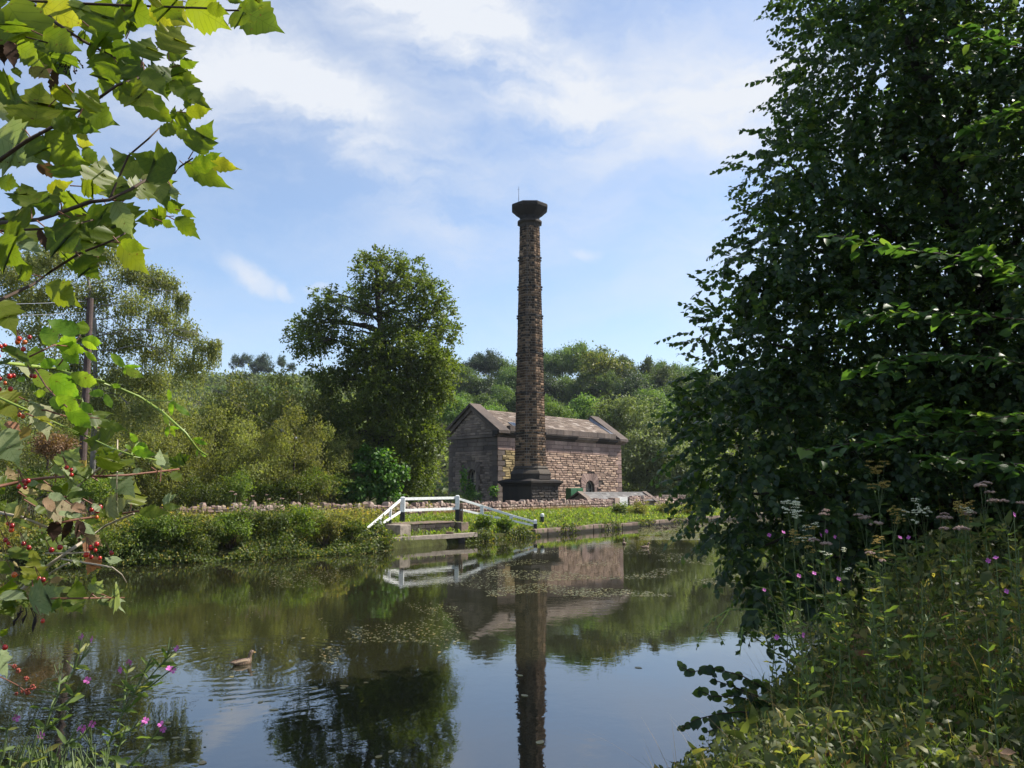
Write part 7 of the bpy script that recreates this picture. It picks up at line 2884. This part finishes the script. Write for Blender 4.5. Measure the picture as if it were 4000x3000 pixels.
# bramble canes and leaflets
cane = branch(BR, zC, [(320, 690), (530, 715), (700, 770), (1000, 840), (1340, 985), (1560, 1130), (1780, 1330), (1900, 1490), (1985, 1545)], .0034, .0016, M['cane'], 1.22, name='cane')
cane2 = branch(BR, zC, [(300, 1130), (500, 1220), (820, 1360), (1080, 1480), (1280, 1550), (1500, 1590)], .0022, .0013, M['cane'], 1.26, name='cane')
branch(BR, zC, [(540, 710), (690, 520), (770, 390)], .0014, .001, tw_, 1.22, extend=False, name='leaf_stalk')
branch(BR, zC, [(280, 600), (520, 485), (680, 500)], .0014, .001, tw_, 1.22, extend=False, name='leaf_stalk')
branch(BR, zC, [(340, 720), (440, 880), (540, 990), (640, 1080)], .0014, .001, tw_, 1.22, extend=False, name='leaf_stalk')
branch(BR, zC, [(1110, 880), (1160, 770), (1190, 700)], .0013, .001, M['cane'], 1.22, extend=False, name='leaf_stalk')
branch(BR, zC, [(1400, 1015), (1540, 1020), (1640, 1022)], .0012, .0009, M['cane'], 1.22, extend=False, name='leaf_stalk')
branch(BR, zC, [(1570, 1150), (1610, 1220), (1630, 1270)], .0014, .0009, M['cane'], 1.22, extend=False, name='leaf_stalk')
branch(BR, zC, [(1260, 1540), (1300, 1450), (1330, 1420)], .001, .0008, M['cane'], 1.26, extend=False, name='leaf_stalk')
thorn = MB()
for pl_ in (cane, cane2):
    for a, b in zip(pl_[2:], pl_[3:]):
        for _ in range(5):
            s = a.lerp(b, random.random())
            nrm = Vector((random.uniform(-1, 1), random.uniform(-.6, .6), random.uniform(-1, 1)))
            ax = (b - a).normalized()
            nrm = (nrm - ax * nrm.dot(ax)).normalized()
            s = s + nrm * .0018 - BR.location
            thorn.tube([s, s + nrm * .0045 - ax * .0015], [.0011, .0001], 4)
thorn.build('thorns', M['cane'], BR)
LBR = [(765, 380, 465, 258, .75), (775, 385, 800, 250, 1.15), (740, 435, 555, 435, .7), (790, 440, 985, 475, .75), (790, 455, 945, 530, .5), (520, 480, 425, 300, .85), (510, 480, 395, 400, .8), (540, 490, 830, 550, .6), (350, 675, 345, 495, 1.0), (390, 690, 545, 635, .85), (535, 625, 670, 735, .8), (610, 510, 755, 680, .7), (360, 730, 520, 925, .85),
       (490, 790, 790, 1000, .8), (540, 990, 790, 1100, .7), (640, 1080, 862, 1285, .7), (490, 1000, 650, 1080, .9), (530, 930, 600, 840, .8), (680, 770, 965, 885, .5), (1000, 960, 840, 940, .7), (1190, 700, 1050, 550, .45), (1200, 710, 1380, 805, .6), (1195, 690, 1350, 690, .3), (1190, 710, 1200, 770, .5), (1630, 1020, 1620, 905, .5), (1640, 1030, 1700, 1050, .6), (1645, 1030, 1645, 1160, .5), (1680, 1050, 1830, 1180, .4),
       (1610, 1270, 1600, 1370, .5), (1635, 1270, 1720, 1290, .5), (1640, 1280, 1680, 1370, .5), (1580, 1160, 1620, 1260, .5), (1850, 1390, 1950, 1380, .4), (1870, 1400, 2000, 1440, .35), (1890, 1490, 1890, 1560, .4), (1930, 1520, 1985, 1560, .5), (1320, 1420, 1240, 1330, .7), (1330, 1430, 1420, 1480, .7), (1270, 1510, 1400, 1470, .7), (1290, 1520, 1490, 1540, .5), (1250, 1490, 1205, 1440, .7), (780, 1040, 900, 1150, .6), (820, 550, 930, 640, .5), (1160, 880, 1060, 880, .6), (1010, 960, 1080, 1100, .5), (250, 690, 310, 600, .8), (240, 830, 160, 800, .9), (440, 960, 330, 950, .8)]
for bx, by, tx, ty, w in LBR:
    u0, v0 = zC(bx, by)
    u1, v1 = zC(tx, ty)
    Yd = depth_of((u0 + u1) / 2, (v0 + v1) / 2, 1.21 + random.uniform(-.03, .03))
    b = px(u0, v0, Yd)
    t = px(u1, v1, Yd + random.uniform(-.2, .2) * math.hypot(u1 - u0, v1 - v0) / F * Yd)
    place_leaf(BR, b, t, M['bramble'], 'bramble', w * 1.1, random.uniform(-.4, .4))

# ------------------------------------------------------------------ ducks
def duck_mat():
    m_, n, l, out = new_mat('brown_duck_plumage')
    t = n.new('ShaderNodeTexCoord')
    w = nd(n, 'ShaderNodeTexWave', i_Scale=14.0, i_Distortion=7.0, i_Detail=3.0)
    l.new(t.outputs['Object'], w.inputs['Vector'])
    nzz = nd(n, 'ShaderNodeTexNoise', i_Scale=22.0, i_Detail=4.0)
    l.new(t.outputs['Object'], nzz.inputs['Vector'])
    v = math_n(n, l, 'MULTIPLY', w.outputs['Fac'], nzz.outputs['Fac'])
    c = ramp(n, l, v, [(.05, (.035, .022, .015)), (.3, (.13, .08, .045)), (.6, (.30, .20, .12))])
    pb = n.new('ShaderNodeBsdfPrincipled')
    l.new(c, pb.inputs['Base Color'])
    pb.inputs['Roughness'].default_value = .7
    l.new(pb.outputs[0], out.inputs['Surface'])
    return m_


DM = duck_mat()
BILL = solid_mat('orange_bill', (.50, .30, .06), .4, .4, .3, 60)
DARK = solid_mat('dark_feather', (.03, .022, .018), .7, .2, .3, 60)
PALE = solid_mat('pale_feather', (.34, .25, .17), .7, .2, .3, 60)


def duck(loc, rz, label, s=1.0, head='up'):
    rt = empty('duck', loc, rz)
    tag(rt, label, 'duck', 'ducks on the canal')
    # body, neck and head as one lofted surface along a curved axis (x forward)
    if head == 'up':
        rings = [(-.27, .075, .006, .006), (-.235, .07, .030, .016), (-.18, .055, .062, .042), (-.10, .048, .088, .066), (0, .045, .098, .080), (.08, .048, .092, .082), (.14, .062, .070, .074),
                 (.160, .105, .046, .052), (.162, .150, .037, .041), (.170, .185, .037, .041), (.188, .216, .043, .046), (.21, .234, .043, .044), (.238, .231, .032, .031), (.256, .224, .013, .014)]
    else:
        rings = [(-.27, .06, .006, .006), (-.235, .06, .030, .016), (-.18, .055, .062, .042), (-.10, .052, .09, .07), (0, .05, .10, .085), (.08, .055, .092, .082), (.13, .075, .066, .064), (.145, .105, .042, .044), (.14, .13, .036, .034), (.12, .14, .03, .03), (.10, .135, .016, .014)]
    m = MB()
    n_ = 12
    base = []
    for i, (x, z, ry, rz_) in enumerate(rings):
        a = rings[max(0, i - 1)]
        b = rings[min(len(rings) - 1, i + 1)]
        tx, tz = b[0] - a[0], b[1] - a[1]
        ln = math.hypot(tx, tz) or 1
        nx_, nz_ = -tz / ln, tx / ln
        base.append(len(m.v))
        for k in range(n_):
            t = 2 * math.pi * k / n_
            m.v.append(((x + nx_ * rz_ * math.sin(t)) * s, ry * math.cos(t) * s, (z + nz_ * rz_ * math.sin(t)) * s))
    for r0, r1 in zip(base, base[1:]):
        for k in range(n_):
            m.f.append([r0 + k, r0 + (k + 1) % n_, r1 + (k + 1) % n_, r1 + k])
    m.f.append([base[0] + k for k in range(n_)][::-1])
    m.f.append([base[-1] + k for k in range(n_)])
    m.build('body', DM, rt, smooth=True)
    hx, hz = (.252, .222) if head == 'up' else (.10, .135)
    sg = 1 if head == 'up' else -1
    m = MB()
    m.add([(p_[0] * s, p_[1] * s, p_[2] * s) for p_ in ((hx - .01 * sg, .014, hz - .010), (hx - .01 * sg, -.014, hz - .010), (hx - .008 * sg, .009, hz + .012), (hx - .008 * sg, -.009, hz + .012),
                                                       (hx + .052 * sg, .012, hz - .014), (hx + .052 * sg, -.012, hz - .014), (hx + .05 * sg, .008, hz - .006), (hx + .05 * sg, -.008, hz - .006))],
          [(0, 1, 5, 4), (2, 6, 7, 3), (0, 4, 6, 2), (1, 3, 7, 5), (4, 5, 7, 6)])
    m.build('bill', BILL, rt)
    for q_ in (-1, 1):
        m = MB()
        vs = []
        for i, (x, z, w_) in enumerate(((-.25, .085, .012), (-.16, .098, .034), (-.05, .102, .045), (.05, .095, .036), (.10, .08, .012))):
            yb = q_ * (.035 + .045 * math.sin(math.pi * (i + .6) / 5))
            vs += [(x * s, (yb + q_ * .012) * s, (z + w_ * .5) * s), (x * s, (yb + q_ * .028) * s, (z - w_ * .3) * s), (x * s, (yb + q_ * .006) * s, (z - w_ * .8) * s)]
        fs = []
        for i in range(4):
            a = i * 3
            fs += [(a, a + 1, a + 4, a + 3), (a + 1, a + 2, a + 5, a + 4)]
        m.add(vs, fs)
        m.build('wing', PALE if q_ < 0 else DM, rt, smooth=True)
        if head == 'up':
            m = MB()
            m.lathe([(.001, -.005), (.005, 0), (.001, .005)], 6)
            m.v = [((x + .222) * s, (y + q_ * .0355) * s, (z + .236) * s) for x, y, z in m.v]
            m.build('eye', DARK, rt)
    if head == 'up':
        m = MB()                                  # dark crown
        m.add([(p_[0] * s, p_[1] * s, p_[2] * s) for p_ in ((.17, 0, .235), (.19, .022, .246), (.19, -.022, .246), (.215, .024, .263), (.215, -.024, .263), (.215, 0, .272), (.245, .012, .252), (.245, -.012, .252), (.19, 0, .258))],
              [(0, 1, 8), (0, 8, 2), (1, 3, 5, 8), (8, 5, 4, 2), (3, 6, 7, 4, 5)])
        m.build('crown_feathers', DARK, rt, smooth=True)
    m = MB()
    m.add([(p_[0] * s, p_[1] * s, p_[2] * s) for p_ in ((-.22, .04, .075), (-.22, -.04, .075), (-.32, .02, .095), (-.32, -.02, .095), (-.22, 0, .09))], [(0, 4, 2), (4, 1, 3), (4, 3, 2), (0, 2, 3, 1)])
    m.build('tail', DARK, rt)


duck(DUCK + Vector((0, 0, -.012)), R(52), 'brown mallard swimming near the front among ripples', .72)
duck(on_water(2438, 2127, -.012), R(85), 'swimming duck seen end on, left of two in mid water', 1.0)
duck(on_water(2521, 2142, -.012), R(30), 'swimming duck, right of two in mid water', 1.0)
duck(on_water(2574, 2066, -.012), R(10), 'dark duck with raised head beside the floating weed, leftmost of three', 1.05)
duck(on_water(2600, 2066, -.012), R(185), 'duck with lowered head on the floating weed, middle of three', 1.0, 'down')
duck(on_water(2632, 2061, -.012), R(5), 'small dark duck on the floating weed, rightmost of three', .95)
dk_ = px(1752, 2077, 38.9)
bz = bA.lerp(bB, .66)
duck(Vector((bz.x, bz.y, bz.z + .09)), R(200), 'duck resting on the timber beam at the far bank', 1.0, 'down')

# ------------------------------------------------------------------ floating weed and leaves
def water_pts(n, ulo, uhi, vlo, vhi):
    d_ = np.stack([rng.uniform(ulo, uhi, n), rng.uniform(vlo, vhi, n)], 1)
    out_ = np.array([on_water(a, b)[:2] for a, b in d_])
    return out_


def vnoise(x, y, seed=0):
    q = np.random.default_rng(seed)
    s = np.zeros_like(x)
    for k in range(7):
        a = q.uniform(0, 6.28)
        f = q.uniform(.35, 2.6)
        s += np.sin((x * math.cos(a) + y * math.sin(a)) * f + q.uniform(0, 6.28)) / (1 + f * .3)
    return s / 3.2


FW = []
for n_, ul, uh, vl, vh, th, lo, hi in ((11000, 1900, 2900, 2110, 2330, .12, .03, .10), (9000, 2500, 2900, 2045, 2110, -.6, .06, .18), (3200, 1050, 2000, 2190, 2330, .25, .03, .08), (900, 100, 1300, 2250, 2560, .2, .02, .05), (1500, 1250, 1800, 2350, 2600, .1, .03, .07), (500, 1800, 2700, 2330, 2480, .35, .02, .05), (160, 700, 1600, 2560, 3050, .3, .02, .05)):
    p_ = water_pts(n_, ul, uh, vl, vh)
    k = vnoise(p_[:, 0] * 1.2, p_[:, 1] * .8, int(ul)) > th
    k &= (sdist(FAR, p_[:, 0], p_[:, 1]) < -.1) & (-sdist(NEAR, p_[:, 0], p_[:, 1]) < -.1)
    p_ = p_[k]
    P = np.column_stack([p_, np.full(len(p_), .005)])
    a = rng.random(len(p_)) * 6.283
    L = rng.uniform(lo, hi, len(p_))
    FW.append(leaf_cloud(P, np.tile([0, 0, 1.0], (len(P), 1)) + rng.normal(size=(len(P), 3)) * .03, np.stack([np.cos(a), np.sin(a), a * 0], 1), L, L * rng.uniform(.3, .7, len(P)), 'round'))
tag(link('floating_weed', tri_mesh('floating_weed', *merge(FW), M['pondweed'])), 'pondweed and small leaves floating on the canal', kind='stuff')
for i, (u, v) in enumerate(((1010, 2745), (1090, 2770), (705, 2880), (740, 2930), (790, 2985), (1470, 2960), (1520, 2940), (1360, 2680), (1420, 2665), (1340, 2690), (2040, 2640), (2060, 2720), (2100, 2905), (900, 2640), (820, 2730), (1290, 2525), (1190, 2490), (1720, 2545), (2480, 2605), (2810, 2915), (1240, 2690), (640, 2820))):
    w_ = on_water(u, v, .006)
    a = random.uniform(0, 6.28)
    o = link('floating_leaf', leaf_mesh('oval', i % 5, M['float_leaf']))
    L = random.uniform(.07, .13)
    o.location = w_
    o.rotation_euler = (0, 0, a)
    o.scale = (L * .75, L, L * .05)
    tag(o, 'fallen leaf lying flat on the open water near the front', 'leaf', 'fallen leaves floating on the canal')

# ------------------------------------------------------------------ thin summer haze
hm_, n, l, out = new_mat('haze')
pv = n.new('ShaderNodeVolumePrincipled')
pv.inputs['Color'].default_value = (.80, .87, 1.0, 1)
pv.inputs['Density'].default_value = .00014
pv.inputs['Anisotropy'].default_value = .2
l.new(pv.outputs[0], out.inputs['Volume'])
m = MB()
m.box((-1700, -500, -2.5), (1700, 2800, 75))
tag(m.build('haze', hm_), 'thin pale summer haze over the valley', kind='stuff')
